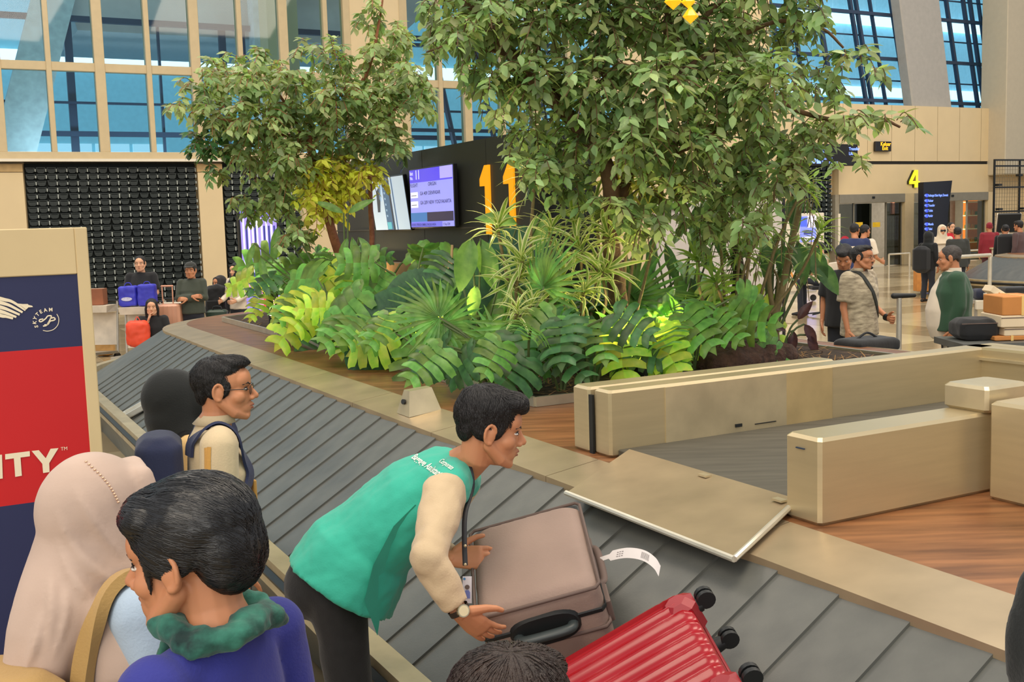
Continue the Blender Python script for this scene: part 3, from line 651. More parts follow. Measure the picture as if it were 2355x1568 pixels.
fanpalm('tall dark pleated fan palm behind the bamboo canes', soil(1135, 815), [(1130, 700, -.2, .42, -30, .9), (1160, 720, 0, .40, 25, .8), (1060, 690, .2, .36, -70, .5), (1185, 610, .2, .34, 40, .6)], 'round', 'fand')
fanpalm('fan palm with flat finger leaves on a dark stem right of the bed middle', soil(1450, 822), [(1440, 690, -.1, .52, -80, .12), (1450, 690, -.1, .55, 80, .12), (1450, 685, -.1, .45, 0, .25), (1430, 700, -.25, .4, 200, .3), (1520, 720, 0, .42, 110, .4), (1370, 720, .1, .42, -110, .4), (1500, 800, -.2, .36, 150, .5)], 'fan', 'fan', .72)
fanpalm('thin fan palm hanging narrow pale fingers at the bed corner', soil(1178, 895), [(1205, 745, 0, .40, 165, .8), (1160, 790, 0, .36, -140, .7), (1240, 770, .1, .34, 110, .6), (1252, 660, .2, .40, 6, .06), (1010, 730, .2, .34, -60, .6), (1020, 745, .2, .34, 120, .6)], 'fan', 'fan')
# broad leaves
def broad(label, base, tips, kind, mk, name='broad_leaf_plant', sr=.008):
    r = empty(name, base, label, 'plant'); st = MB()
    for (px, py, dd, L, ang, f) in tips:
        y = base.y+dd; tip = PY(px, py, y); st.loft(catmull([base, (base*.5+tip*.5)+EZ*.05, tip], 3), sr, seg=5, cap=None)
        d = R0*sin(radians(ang)) + EZ*cos(radians(ang)) - V((0, .3, 0)); leaf(r, kind, mk, tip, d, (CAM-tip).normalized()*f+EZ*(1-f), L)
    obj('stalks', st, M_STEM, r, 60, kind='stuff', rec=False); return r
broad('broad-leaved plant with large rounded leaves in front of the dark wall', soil(1100, 838), [(1085, 545, 0, .40, 195, .8), (1105, 548, .1, .38, 165, .8), (1250, 485, .3, .32, 190, .7), (1095, 655, -.1, .24, 190, .8), (1190, 515, .2, .3, -70, .6), (1150, 730, 0, .36, 200, .7), (1060, 640, .3, .36, -120, .5)], 'oval', 'oval')
broad('drooping long-leaved shrub at the centre right of the trees', soil(1560, 812), [(1500, 545, .3, .34, 185, .8), (1530, 560, .2, .34, 165, .8), (1600, 470, 0, .40, 182, .9), (1640, 480, 0, .40, 172, .9), (1665, 490, 0, .36, 160, .8), (1480, 560, .4, .34, 210, .7), (1545, 690, -.2, .28, 200, .8), (1565, 690, -.2, .30, 175, .8), (1590, 640, 0, .3, 150, .7), (1515, 690, -.1, .26, 215, .8), (1700, 690, .2, .42, 172, .9), (1590, 560, .3, .3, 140, .8)], 'long', 'ovd')
broad('slender young tree with hanging broad leaves beside the tiled floor', soil(1772, 800), [(1780, 545, 0, .30, 200, .9), (1800, 560, 0, .30, 180, .9), (1835, 555, -.1, .32, 175, .9), (1860, 560, 0, .34, 160, .8), (1880, 600, 0, .3, 150, .8), (1750, 520, .1, .3, 220, .8), (1815, 450, .2, .28, 170, .8), (1840, 440, .2, .28, 200, .8)], 'oval', 'ovd', sr=.012)
broad('small plant with dark purple leaves at the right end of the bed', soil(1800, 806), [(1740, 690, .1, .16, 200, .7), (1750, 700, .1, .17, 160, .7), (1835, 735, 0, .17, 30, .7), (1850, 745, 0, .18, 150, .7), (1760, 745, 0, .16, 100, .6), (1825, 760, 0, .18, 190, .7), (1860, 770, 0, .17, 160, .8)], 'oval', 'pur')
broad('philodendron with a glowing yellow-green leaf behind the guard wall', soil(1450, 862), [(1450, 755, -.1, .34, 165, .85), (1420, 770, 0, .26, -100, .6), (1490, 790, -.1, .28, 120, .7), (1440, 800, -.1, .24, 185, .8)], 'mon', 'monb')
broad('schefflera with finger leaves on the left under the tree', soil(800, 775), [(790, 490, 0, .28, -60, .7), (800, 490, 0, .28, 60, .7), (800, 545, -.1, .28, -160, .7), (810, 545, -.1, .30, 170, .7), (825, 545, -.1, .28, 140, .7), (640, 520, .2, .34, 190, .7), (600, 590, .1, .3, 170, .7), (660, 500, .2, .3, 160, .7), (585, 560, .2, .24, 200, .7), (835, 610, -.2, .2, 180, .8)], 'long', 'oval')
broad('yellow veined croton low at the far left of the bed', soil(625, 745), [(620, 700, 0, .24, -70, .5), (630, 695, 0, .26, -30, .5), (640, 700, 0, .26, 50, .5), (610, 715, -.1, .22, -110, .5), (650, 715, -.1, .24, 100, .5), (632, 720, -.1, .2, 180, .6)], 'lance', 'cro')
# variegated dracaenas: canes with rosettes of two-tone straps
def dracaena(label, base, tops, mk='dry', L=.29, nl=24):
    r = empty('variegated_dracaena', base, label, 'plant', 'dracaenas in the planting bed'); y0 = base.y
    for (px, py, dd, up) in tops:
        top = PY(px, py, y0+dd-.4); ax = V((RG.uniform(-.4, .4), RG.uniform(-.5, .1), up)).normalized()
        obj('cane', MB().loft(catmull([base+V((RG.uniform(-.06, .06), RG.uniform(-.06, .06), 0)), base*.4+top*.6+V((RG.uniform(-.08, .08), 0, 0)), top-ax*.04], 5), .011, seg=6, cap='flat'), M_BARKG, r, 60)
        e1 = ax.orthogonal().normalized(); e2 = ax.cross(e1)
        for k in range(nl):
            t = k/nl; a = k*2.4; o = e1*cos(a)+e2*sin(a); el = (1-t)*-.15+t*1.3
            d = o*cos(el)+ax*sin(el); leaf(r, 'strap', mk, top-ax*.10*(1-t), d, ax-o*.2, L*RG.uniform(.75, 1.1))
dracaena('variegated dracaena whose rosettes overlap the orange number 11', soil(1235, 850), [(1148, 510, .2, 1), (1200, 590, 0, .5), (1190, 640, .1, .2), (1270, 520, .2, 1), (1320, 500, .3, 1), (1225, 400, .5, .8)])
dracaena('variegated dracaena with golden rosettes in the middle of the trees', soil(1330, 850), [(1395, 530, 0, .6), (1330, 560, .1, .8), (1370, 480, .3, .3), (1350, 660, -.1, .3), (1290, 640, 0, .6), (1395, 620, 0, .2)])
dracaena('low variegated dracaena rosettes above the bed corner', soil(1200, 875), [(1190, 705, 0, .8), (1225, 690, .2, .8), (1245, 760, .1, .6)], L=.2)
dracaena('tall dracaena with orange-lit straps high between the trees', soil(1440, 838), [(1450, 375, .2, -.2), (1480, 410, .1, -.4), (1420, 410, .3, .2), (1525, 400, .2, .4)], 'brd', .30)
dracaena('green dracaena with narrow leaves left of the tiled floor', soil(1690, 818), [(1850, 410, .3, .9), (1890, 525, .1, .7), (1600, 590, .1, .6), (1670, 410, .3, .9), (1720, 470, .2, .8), (1760, 500, .2, .8), (1640, 640, 0, .5), (1700, 560, 0, .7)], 'drg', .22, 24)
cn = empty('bamboo_canes', soil(1030, 800), 'two thin bamboo canes standing up in front of the dark wall', 'cane')
for a, b in ((1040, 563), (1034, 585)): obj('cane', MB().cyl(soil(1026, 800)+EV*(a-1037)*.004, PY(a, b, soil(1026, 800).y), .011, 8), mat('bamboo', (192, 160, 110), .5), cn, 60)
# the trees
def tree(label, base, trunks, limbs, clusters, ymid, mks, nleaf, leafL, bark, yj, vis_extra=0):
    r = empty('ficus_tree', base, label, 'tree'); 
    for pts, rad in trunks: obj('trunk', MB().loft(catmull(pts, 5), [rad*(1-.45*i/(5*(len(pts)-1))) for i in range(5*(len(pts)-1)+1)], seg=10, cap='flat'), bark, r, 60)
    for pts, rad in limbs: obj('branch', MB().loft(catmull(pts, 4), [rad*(1-.65*i/(4*(len(pts)-1))) for i in range(4*(len(pts)-1)+1)], seg=7, cap='flat'), bark, r, 60)
    base_leaf = lf_small(); tot = sum(c[2]**2 for c in clusters); big = {m: MB() for m in mks}; twigs = MB(); cand = []
    for c in clusters:
        px, py, rp = c[:3]; dy = c[3] if len(c) > 3 else 0; mk0 = c[4] if len(c) > 4 else None
        y = ymid+dy+RG.uniform(-yj, yj)*.5; C = PY(px, py, y); R = rp*y/FPX; n = max(14, int(nleaf*rp*rp/tot))
        nt = max(3, n//9)
        for k in range(nt):
            o = V((RG.gauss(0, 1), RG.gauss(0, 1), RG.gauss(0, .9))).normalized(); s = C + V((o.x*R*.25, o.y*yj*.4, o.z*R*.25)); q = RG.uniform(.55, 1.05)
            e = C + V((o.x*R*q, o.y*yj*q*.9, o.z*R*q)) - EZ*RG.uniform(0, .06)
            m = (s+e)/2 + EZ*.05; tw = catmull([s, m, e], 4); twigs.loft(tw, .0035, seg=3, cap=None)
            mk = mk0 or RG.choice(mks)
            for i in range(9):
                t = (i+1)/9; f = t*(len(tw)-1); j = min(int(f), len(tw)-2); p = tw[j].lerp(tw[j+1], f-j); td = (tw[j+1]-tw[j]).normalized()
                sd = td.cross(EZ); sd = sd.normalized() if sd.length > .05 else V((1, 0, 0)); sg = 1 if i % 2 else -1
                d = (td*.55+sd*sg*.75+V((RG.uniform(-.4, .4), RG.uniform(-.4, .4), RG.uniform(-.9, .1)))).normalized()
                cand.append((p, d, EZ+V((RG.uniform(-.7, .7), RG.uniform(-.9, .4), 0)), leafL*RG.uniform(.7, 1.2), mk))
    cand.sort(key=lambda q: (q[0]-CAM).length)
    for i, (p, d, n, L, mk) in enumerate(cand):
        if i % 8 == 0 and i < 2350: leaf(r, 'small', mk, p, d, n, L)
        else:
            M = leafrot(d, n); big.setdefault(mk, MB()).add([p+(M @ (v*L)) for v in base_leaf.v], base_leaf.f)
    allm = MB(); ms = []
    for mk, b in big.items():
        if b.v: b.m = [len(ms)]*len(b.f); ms.append(LM[mk]); allm.join(b)
    obj('foliage', allm, ms, r, 180, kind='stuff', rec=False); obj('twigs', twigs, bark, r, kind='stuff', rec=False)
    return r
b1 = soil(1430, 846)
def P1(x, y, d=0): return PY(x, y, 7.1+d)
CL1 = [(1010, 40, 70), (1000, 120, 40), (1060, 90, 60), (1120, 50, 100), (1250, 50, 120), (1390, 60, 120), (1520, 55, 110), (1640, 80, 110), (1750, 90, 90), (1850, 50, 60), (1130, 190, 70), (1230, 190, 100), (1360, 200, 120), (1500, 210, 120), (1640, 210, 110), (1760, 210, 100), (1870, 190, 70), (1950, 150, 40), (1990, 180, 22), (1230, 300, 75), (1330, 310, 100), (1450, 320, 110), (1580, 330, 120), (1700, 330, 105), (1810, 320, 85), (1920, 290, 55), (1990, 290, 38), (2040, 285, 24), (1540, 440, 100), (1670, 440, 90), (1770, 420, 75), (1240, 395, 55), (1310, 420, 70), (1850, 370, 55), (1955, 385, 24), (1480, 520, 60), (1600, 520, 60), (1150, 280, 32), (1180, 370, 26), (1080, 160, 40), (1700, 520, 55), (1400, 480, 60),
  (1050, -60, 90), (1200, -80, 120), (1380, -90, 130), (1560, -90, 130), (1720, -70, 120), (1850, -50, 80), (1300, -200, 140), (1500, -220, 150), (1680, -190, 130)]
CL1 = [c+(RG.uniform(-.35, .35),) for c in CL1]
tree('big ficus tree with dense dark green crown on the right half of the island', b1, [([b1-EZ*.05, PY(1425, 720, 7.4), PY(1405, 560, 7.3), P1(1400, 400), P1(1320, 280), P1(1180, 130), P1(1075, 0)], .07), ([PY(1405, 560, 7.35), P1(1450, 380, .2), P1(1520, 200, .1), P1(1540, 0)], .045)],
  [([P1(1400, 400), P1(1360, 330), P1(1300, 270)], .05), ([P1(1520, 200, .1), P1(1620, 130), P1(1720, 75), P1(1800, 48), P1(1890, 65), P1(1940, 110)], .022), ([P1(1450, 380, .2), P1(1600, 330), P1(1750, 230), P1(1850, 260), P1(1920, 275), P1(2020, 272), P1(2070, 292)], .024), ([P1(1320, 280), P1(1225, 90), P1(1200, 0)], .028), ([P1(1450, 330), P1(1380, 120), P1(1440, 0)], .03), ([P1(1180, 130), P1(1060, 100), P1(980, 120)], .016), ([P1(1540, 100), P1(1640, 20), P1(1700, -60)], .025)],
  CL1, 7.1, ['fic', 'fic', 'fic2'], 19000, .086, M_BARK, .75)
b2 = soil(812, 780)
def P2(x, y, d=0): return PY(x, y, 10.6+d)
CL2 = [(470, 200, 42), (432, 255, 26), (405, 257, 12), (520, 180, 58), (590, 190, 66), (500, 270, 66), (480, 340, 46, 0, 'mond'), (600, 270, 78), (580, 350, 72), (680, 190, 56), (690, 280, 80), (680, 370, 84), (770, 140, 52), (780, 230, 78), (780, 320, 86), (760, 400, 74, 0, 'ficy'), (850, 55, 38), (860, 5, 22), (870, 140, 58), (880, 230, 78), (880, 310, 66), (840, 400, 52, 0, 'ficy'), (920, 90, 42), (945, 180, 52), (965, 250, 38), (985, 215, 20), (640, 450, 66), (740, 470, 60, 0, 'ficy'), (600, 480, 36), (800, 440, 44, 0, 'ficy'), (690, 540, 46), (560, 460, 26), (480, 395, 26), (710, 120, 30), (920, 340, 36), (620, 140, 34), (540, 130, 20), (850, -50, 34)]
tree('slimmer ficus tree with airy pale green crown left of the screens', b2, [([b2-EZ*.05, P2(795, 640, .1), P2(760, 520), P2(740, 420), P2(710, 320)], .055), ([b2-EZ*.05+EV*.1, P2(835, 690), P2(815, 640), P2(790, 600)], .05), ([b2+EU*.4-EZ*.05, P2(850, 600, .3), P2(852, 470, .3), P2(850, 400, .3)], .035)],
  [([P2(740, 420), P2(690, 300), P2(640, 215), P2(600, 180)], .022), ([P2(710, 320), P2(600, 300), P2(500, 270), P2(440, 258)], .02), ([P2(710, 320), P2(800, 240), P2(850, 150), P2(870, 60), P2(880, 0)], .026), ([P2(740, 420), P2(830, 330), P2(900, 260), P2(960, 200)], .02), ([P2(690, 300), P2(690, 340), P2(610, 300)], .014)],
  CL2, 10.6, ['fic2', 'fic', 'fic2'], 10800, .094, M_BARKR, .8)
b3 = soil(1778, 806)
st3 = empty('young_tree', b3, 'young pale-barked tree forking low at the right end of the bed', 'tree')
for pts, rd in (([(1785, 806), (1782, 730), (1800, 660), (1812, 600), (1830, 520), (1850, 420)], .035), ([(1782, 735), (1770, 660), (1772, 610), (1790, 540)], .022), ([(1780, 745), (1735, 690), (1700, 640), (1660, 560)], .022), ([(1783, 720), (1790, 650), (1780, 620)], .014)):
    obj('trunk', MB().loft(catmull([PY(x, y, b3.y+.0) for x, y in pts], 5), [rd*(1-.5*i/(5*(len(pts)-1))) for i in range(5*(len(pts)-1)+1)], seg=8, cap='flat'), M_BARKG, st3, 60)
tw = MB(); fo = MB(); bl = lf_small()
for k in range(60):
    px, py = RG.uniform(1640, 1880), RG.uniform(390, 640); c = PY(px, py, b3.y+RG.uniform(-.3, .3))
    for j in range(7):
        d = V((RG.uniform(-1, 1), RG.uniform(-1, 1), RG.uniform(-.8, .5))).normalized(); M = leafrot(d, EZ); L = RG.uniform(.08, .13); fo.add([c+d*.03+(M @ V((v.x*.6*L, v.y*L, v.z*L))) for v in bl.v], bl.f)
    tw.loft([c, c+V((RG.uniform(-.12, .12), 0, -.22))], .004, seg=3, cap=None)
obj('foliage', fo, LM['fic'], st3, 180, kind='stuff', rec=False); obj('twigs', tw, M_BARKG, st3, kind='stuff', rec=False)
b4 = soil(1690, 812)
b4r = empty('dark_tree_stem', b4, 'thick dark stem standing behind the brown root mound', 'stem'); obj('trunk', MB().loft(catmull([b4-EZ*.03, PY(1690, 730, b4.y), PY(1700, 640, b4.y), PY(1690, 560, b4.y)], 4), [.07*(1-.04*i) for i in range(13)], seg=9, cap='flat'), mat('dark_trunk', (66, 58, 44), .85, var=.3, bump=.4), b4r, 60)
mb = MB(); 
for k in range(5): mb.ell(soil(1668+k*26, 846-k*4)+EZ*.03, (.2, .16, .12+.03*(k % 2)), seg=14, rings=9)
mb = remesh(mb, .03, 2); 
for i, p in enumerate(mb.v): mb.v[i] = p + V((noise.noise(p*14), noise.noise(p*14+V((5, 0, 0))), noise.noise(p*15+V((0, 5, 0)))))*.03
obj('root_mound', mb, mat('brown_fibre', (78, 54, 42), .9, var=.45, scale=24, bump=.8, bscale=50), None, 180, 'brown fibrous root mound over the guard wall', 'plant')
# ground lamps that light the planting
for (px, py, e, lab) in ((1030, 838, 110, 'glowing ground lamp near the sensor box'), (1475, 868, 90, 'ground lamp lighting the straw above the guard wall'), (825, 735, 70, 'ground lamp at the foot of the reddish trunk'), (628, 745, 50, 'ground lamp beside the yellow croton'), (1545, 838, 45, 'ground lamp right of the fan palm')):
    p = soil(px, py); r = empty('ground_lamp', p, lab, 'lamp', 'ground lamps in the bed'); ax = (EZ*1.0+V((RG.uniform(-.2, .2), -.12, 0))).normalized()
    obj('housing', MB().loft([p, p+ax*.10], [.045, .05], seg=12, cap='flat'), M_BLACK, r, 40)
    obj('lens', MB().loft([p+ax*.10, p+ax*.106], [.042, .042], seg=12, cap='flat'), mat('lamp_lens', (255, 236, 190), emit=14, var=0), r)
    d = bpy.data.lights.new('ground_lamp_light', 'SPOT'); d.energy = e; d.color = (1, .78, .42); d.spot_size = radians(120); d.spot_blend = .6; d.shadow_soft_size = .04
    o = bpy.data.objects.new('ground_lamp_light', d); COL.objects.link(o); o.location = p+ax*.13; o.rotation_euler = (-ax).to_track_quat('Z', 'Y').to_euler() if False else ax.to_track_quat('-Z', 'Y').to_euler()
# ================================================================== PEOPLE
M_SKIN = mat('skin', (196, 134, 96), .5, var=.06, scale=12, spec=.35); M_SKIN2 = mat('light_skin', (222, 168, 132), .5, var=.05, scale=12, spec=.35)
for _m in (M_SKIN, M_SKIN2): _b = _m.node_tree.nodes['Principled BSDF']; _b.inputs['Subsurface Weight'].default_value = .12; _b.inputs['Subsurface Radius'].default_value = (.02, .008, .004)
M_HAIR = mat('black_hair', (30, 28, 28), .5, var=.4, scale=18, bump=.5, bscale=70, stretch=(3, .5, 1)); M_LIP = mat('lip', (172, 102, 80), .5, var=.05); M_LIPR = mat('red_lip', (186, 62, 66), .45, var=.05)
M_EYE = mat('eye_white', (222, 214, 204), .3, var=0); M_IRIS = mat('dark_iris', (24, 18, 16), .25, var=0); M_SHOE = mat('dark_shoe', (28, 26, 26), .5)
def cloth(name, c, **k): a = dict(rough=.85, var=.09, scale=5, bump=.12, bscale=160, sheen=.15); a.update(k); return mat(name, c, **a)
C_BLACK = cloth('black_cloth', (26, 27, 29)); C_NAVY = cloth('navy_cloth', (34, 40, 62)); C_DENIM = cloth('dark_trousers', (34, 38, 48))
def frame(f, u):
    f = V(f).normalized(); r = f.cross(V(u)).normalized(); return r, f, r.cross(f)
def head_mb(c, fr, s, vox, neck_to, ears=True):
    r, f, u = fr; T = lambda x, y, z: c+(r*x+f*y+u*z)*s; Rm = Matrix((r, f, u)).transposed(); mb = MB()
    def E(p, q, R=None): mb.ell(T(*p), [a*s for a in q], Rm if R is None else Rm @ R, 22, 14)
    E((0, -.012, .035), (.077, .099, .086)); E((0, .028, -.028), (.065, .066, .088)); E((0, .066, -.096), (.028, .026, .022)); E((0, .045, -.07), (.05, .05, .045))
    E((0, .060, .035), (.058, .036, .045))
    for k in (-1, 1):
        E((k*.043, .05, -.028), (.026, .03, .026)); mb.loft([T(k*.06, -.005, -.045), T(k*.046, .04, -.085), T(k*.015, .075, -.102)], [.02*s, .021*s, .016*s], seg=10)
        E((k*.0115, .099, -.036), (.0085, .011, .008))
        if ears:
            E((k*.079, -.012, -.012), (.008, .019, .028), Matrix.Rotation(-.25, 3, 'X'))
            arc = [T(k*(.083+.007*max(0, -cos(a))), -.012+.0185*cos(a), -.004+.030*sin(a)) for a in [radians(15+27*x) for x in range(11)]]
            mb.loft(arc, [.004*s]+[.0056*s]*8+[.007*s, .006*s], seg=8)
    mb.loft([T(0, .086, .014), T(0, .099, -.008), T(0, .112, -.027)], [.0085*s, .0095*s, .0125*s], seg=10)
    mb.loft([T(-.042, .07, .023), T(-.016, .087, .021), T(.016, .087, .021), T(.042, .07, .023)], [.009*s, .009*s, .009*s, .009*s], seg=8)
    mb.loft([T(-.022, .083, -.064), T(0, .097, -.058), T(.022, .083, -.064)], [.005*s, .0085*s, .005*s], seg=8); mb.loft([T(-.019, .083, -.07), T(0, .094, -.073), T(.019, .083, -.07)], [.005*s, .0085*s, .005*s], seg=8)
    mb.loft([T(0, -.03, -.03), T(0, -.03, -.09), neck_to], [.054*s, .055*s, .064*s], seg=16)
    return remesh(mb, vox, 3 if vox < .006 else 1), T
def hand_mb(w, d, pn, th, s=1, curl=.35, vox=0, spread=.12):
    """w wrist, d direction of the fingers, pn palm normal, th thumb side"""
    d = V(d).normalized(); pn = V(pn); pn = (pn-d*pn.dot(d)).normalized(); sd = d.cross(pn).normalized(); sd = sd if sd.dot(V(th)) > 0 else -sd
    mb = MB(); K = w+d*.092*s
    mb.loft([w-d*.015*s, w+d*.03*s, w+d*.065*s, K], [.026*s, .035*s, .041*s, .040*s], [.02*s, .017*s, .016*s, .013*s], side=sd, seg=12)
    for i, (o, L) in enumerate(((.030, .074), (.0105, .083), (-.0095, .077), (-.029, .06))):
        b = K+sd*o*s-d*.008*s; dd = (d+sd*(o*spread*20)).normalized(); pts = [b]; a = 0
        for seg in (.46, .3, .24): a += curl*(.6 if seg > .4 else 1); pts.append(pts[-1]+(dd*cos(a)+pn*sin(a))*L*s*seg)
        mb.loft(pts, [.0092*s, .0088*s, .008*s, .0068*s], seg=8)
    b = w+d*.024*s+sd*.026*s; t1 = b+(d*.6+sd*.75+pn*.25).normalized()*.042*s; t2 = t1+(d*.85+sd*.45+pn*.25).normalized()*.032*s; t3 = t2+(d*.95+sd*.2+pn*.2).normalized()*.022*s
    mb.loft([b-d*.01*s, t1, t2, t3], [.0165*s, .0125*s, .0098*s, .0078*s], seg=8)
    return remesh(mb, vox, 2) if vox else mb
def hair_strands(h, T, fr, hs, c, style, m, par, n):
    bv = BVHTree.FromPolygons(h.v, h.f); me = mesh('tmp', h.v, h.f, []); nn = [v.normal.copy() for v in me.vertices]; bpy.data.meshes.remove(me)
    crown = T(.01, -.06, .13); rg = random.Random(5); out = MB(); idx = [rg.randrange(len(h.v)) for _ in range(n)]
    for i in idx:
        p = h.v[i]; nr = nn[i]; L = rg.uniform(.030, .065)*hs; prev = None; pts = []
        for k in range(5):
            d = (p-crown); 
            if style == 'updo': d = -fr[1]*1.0-fr[2]*.25+d*2
            elif (p-c).dot(fr[1]) > .02*hs and (p-c).dot(fr[2]) > .04*hs: d = d+fr[1]*.10+fr[0]*.03
            d = d-nr*d.dot(nr)+V((rg.uniform(-1, 1), rg.uniform(-1, 1), rg.uniform(-1, 1)))*d.length*.18
            if d.length < 1e-5: d = fr[1].copy()
            d.normalize(); lift = (.0012+.0022*sin(pi*k/4)*rg.random()+(.004*rg.random()**3 if k == 4 else 0))*hs*(.35 if style == 'updo' else 1)
            pts.append((p+nr*lift, d.cross(nr).normalized(), nr)); q = bv.find_nearest(p+d*L/4); p, nr = q[0], q[1]
        vs = []
        for k, (q, sdv, nv) in enumerate(pts): w_ = .0011*hs*(1-.75*k/4); vs += [q-sdv*w_, q+nv*w_*.8, q+sdv*w_]
        out.add(vs, [(3*k+e, 3*k+e+1, 3*k+4+e, 3*k+3+e) for k in range(4) for e in range(2)])
    o = obj('strands', out, m, par, 180, kind='stuff', rec=False); return o
def stand(C, fwd, arms='down', sit=False, lean=0, kH=None):
    f = V((fwd[0], fwd[1], 0)).normalized(); r = f.cross(EZ); H = C.z+.122; k = (kH or H)/1.72; g = V((C.x, C.y, 0))-f*.035*k
    J = dict(f=f, r=r, k=k, head=C)
    def P(x, y, z): return g+r*(x*k)+f*(y*k)+EZ*(z*k)
    if sit: z0 = C.z/k-1.60; J['pelvis'] = P(0, -.03, .92+z0)
    dz = (C.z/k-1.60)
    def Q(x, y, z): return P(x, y, z+dz)
    J.update(pelvis=Q(0, 0, .93), waist=Q(0, .0, 1.07), chest=Q(0, .0, 1.26), shc=Q(0, -.01, 1.40), neck=Q(0, -.012, 1.465))
    for s, n in ((1, 'R'), (-1, 'L')):
        J['sh'+n] = Q(s*.178, -.01, 1.395)
        a = arms[n] if isinstance(arms, dict) else arms
        if a == 'down': e, w, d = (s*.225, -.03, 1.12), (s*.235, .03, .88), (s*.02, .12, -1)
        elif a == 'front': e, w, d = (s*.235, .04, 1.13), (s*.17, .27, 1.04), (-s*.2, 1, -.1)
        elif a == 'cross': e, w, d = (s*.225, .06, 1.14), (-s*.05, .2, 1.15+s*.02), (-s*1, .1, .05)
        elif a == 'mouth': e, w, d = (s*.2, .2, 1.15), (s*.06, .17, 1.38), (-s*.3, -.1, 1)
        elif a == 'fist': e, w, d = (s*.24, -.02, 1.13), (s*.18, .2, 1.0), (-s*.3, .9, -.15)
        elif a == 'phone': e, w, d = (s*.21, .05, 1.14), (s*.10, .25, 1.25), (-s*.3, .3, .9)
        J['el'+n] = Q(*e); J['wr'+n] = Q(*w); J['hd'+n] = (r*d[0]+f*d[1]+EZ*d[2]).normalized(); J['cl'+n] = .9 if a == 'fist' else .4
        J['hip'+n] = Q(s*.085, 0, .90)
        if sit: J['kn'+n] = Q(s*.11, .42, .92); J['an'+n] = P(s*.11, .40, .08)
        else: J['kn'+n] = P(s*.095, .015, .49); J['an'+n] = P(s*.1, -.03, .085)
        J['to'+n] = J['an'+n]+f*.17*k-EZ*.045
    return J
def person(label, J, hd, hs=1, hair='short', hmat=None, top=None, bottom=None, skin=None, near=False, build=1.0, group=None, face=True, lips=None, shoe=None, ears=True, hvox=None, name='person', legs=True, strands=0, fold_px=None, tails=None):
    k = J['k']; f, r = J['f'], J['r']; skin = skin or M_SKIN; vox = .011 if near else .015; fr = frame(*hd); c = J['head']
    base = V((J['pelvis'].x, J['pelvis'].y, 0))
    hm, T = head_mb(c, fr, hs, hvox or (.0038 if near else .0085), J['neck'], ears)
    mb = MB(); tp = [J['pelvis'], J['waist'], J['chest'], J['shc'], J['neck']]; B = build*k
    mb.loft(tp, [x*B for x in (.150, .130, .150, .135, .05)], [x*B for x in (.10, .09, .105, .075, .05)], side=r, seg=16)
    hands = MB()
    for s, n in ((1, 'R'), (-1, 'L')):
        mb.loft([J['sh'+n], J['el'+n], J['wr'+n]], [.046*k, .037*k, .025*k], seg=10)
        mb.loft([J['hip'+n], J['kn'+n], J['an'+n]], [.075*k, .052*k, .038*k], seg=10); mb.loft([J['an'+n]-f*.04*k-EZ*.02, J['to'+n]], [.035*k, .028*k], seg=8)
        d = J['hd'+n]; pn = J.get('pn'+n, -r*s); th = J.get('th'+n, f+EZ*.3)
        hands.join(hand_mb(J['wr'+n], d, pn, th, k*1.02, J.get('cl'+n, .35), .0032 if near else 0, J.get('sp'+n, .12)))
    body = remesh(mb, vox, 2); body.join(hm); body.join(hands)
    P = obj(name, body, skin, None, 180, label, 'person', group, at=base, rec=False)
    hv = hvox or (.006 if near else .011)
    def ch(nm, b, m, sm=60, lab=None, par=None): return obj(nm, b, m, par or P, sm, lab)
    Rm = Matrix((fr[0], fr[1], fr[2])).transposed()
    def EL(b, p, q): b.ell(T(*p), [a*hs for a in q], Rm, 20, 12)
    h = MB(); hmat = hmat or M_HAIR
    if hair in ('short', 'crop', 'cap', 'crown'):
        a = 1.0 if hair != 'crop' else .965
        EL(h, (0, -.022, .046), (.086*a, .105*a, .086*a)); EL(h, (0, -.078, .0), (.062, .03, .05))
        for q in (-1, 1): EL(h, (q*.066, -.022, .02), (.017, .056, .05)); EL(h, (q*.0685, .012, .014), (.010, .012, .032))
        if hair == 'short': EL(h, (.012, .052, .098), (.068, .052, .032)); EL(h, (.0, .083, .083), (.05, .026, .022)); EL(h, (0, -.02, .07), (.09, .1, .072))
    elif hair == 'receding':
        EL(h, (0, -.033, .038), (.083, .093, .083)); EL(h, (0, -.076, -.012), (.060, .03, .05))
        for q in (-1, 1): EL(h, (q*.066, -.02, .02), (.016, .05, .052)); EL(h, (q*.0685, .014, .012), (.009, .011, .03))
        EL(h, (0, .022, .098), (.066, .070, .027)); EL(h, (0, -.01, .075), (.08, .08, .05)); h.loft([T(.02, .03, .118), T(.02, .075, .112), T(.015, .095, .096)], [.012*hs, .010*hs, .004*hs], seg=6); h.loft([T(-.03, .03, .114), T(-.035, .07, .104), T(-.038, .088, .084)], [.011*hs, .008*hs, .003*hs], seg=6)
    elif hair == 'updo':
        EL(h, (0, -.03, .058), (.097, .117, .090)); EL(h, (0, -.085, .015), (.082, .062, .088)); EL(h, (0, .03, .085), (.088, .066, .05))
        for q in (-1, 1): EL(h, (q*.072, -.01, .03), (.018, .055, .05)); h.loft([T(q*.073, .03, .03), T(q*.072, .035, -.02), T(q*.069, .034, -.045)], [.010*hs, .006*hs, .002*hs], seg=6)
    elif hair == 'long':
        EL(h, (0, -.025, .045), (.09, .105, .088)); h.loft([T(0, -.06, .04), T(0, -.075, -.1), T(0, -.07, -.24)], [.085*hs, .09*hs, .06*hs], [.05*hs, .045*hs, .03*hs], side=fr[0], seg=14)
        for q in (-1, 1): h.loft([T(q*.06, .02, .08), T(q*.085, .01, -.03), T(q*.09, .0, -.16)], [.02*hs, .024*hs, .012*hs], seg=8)
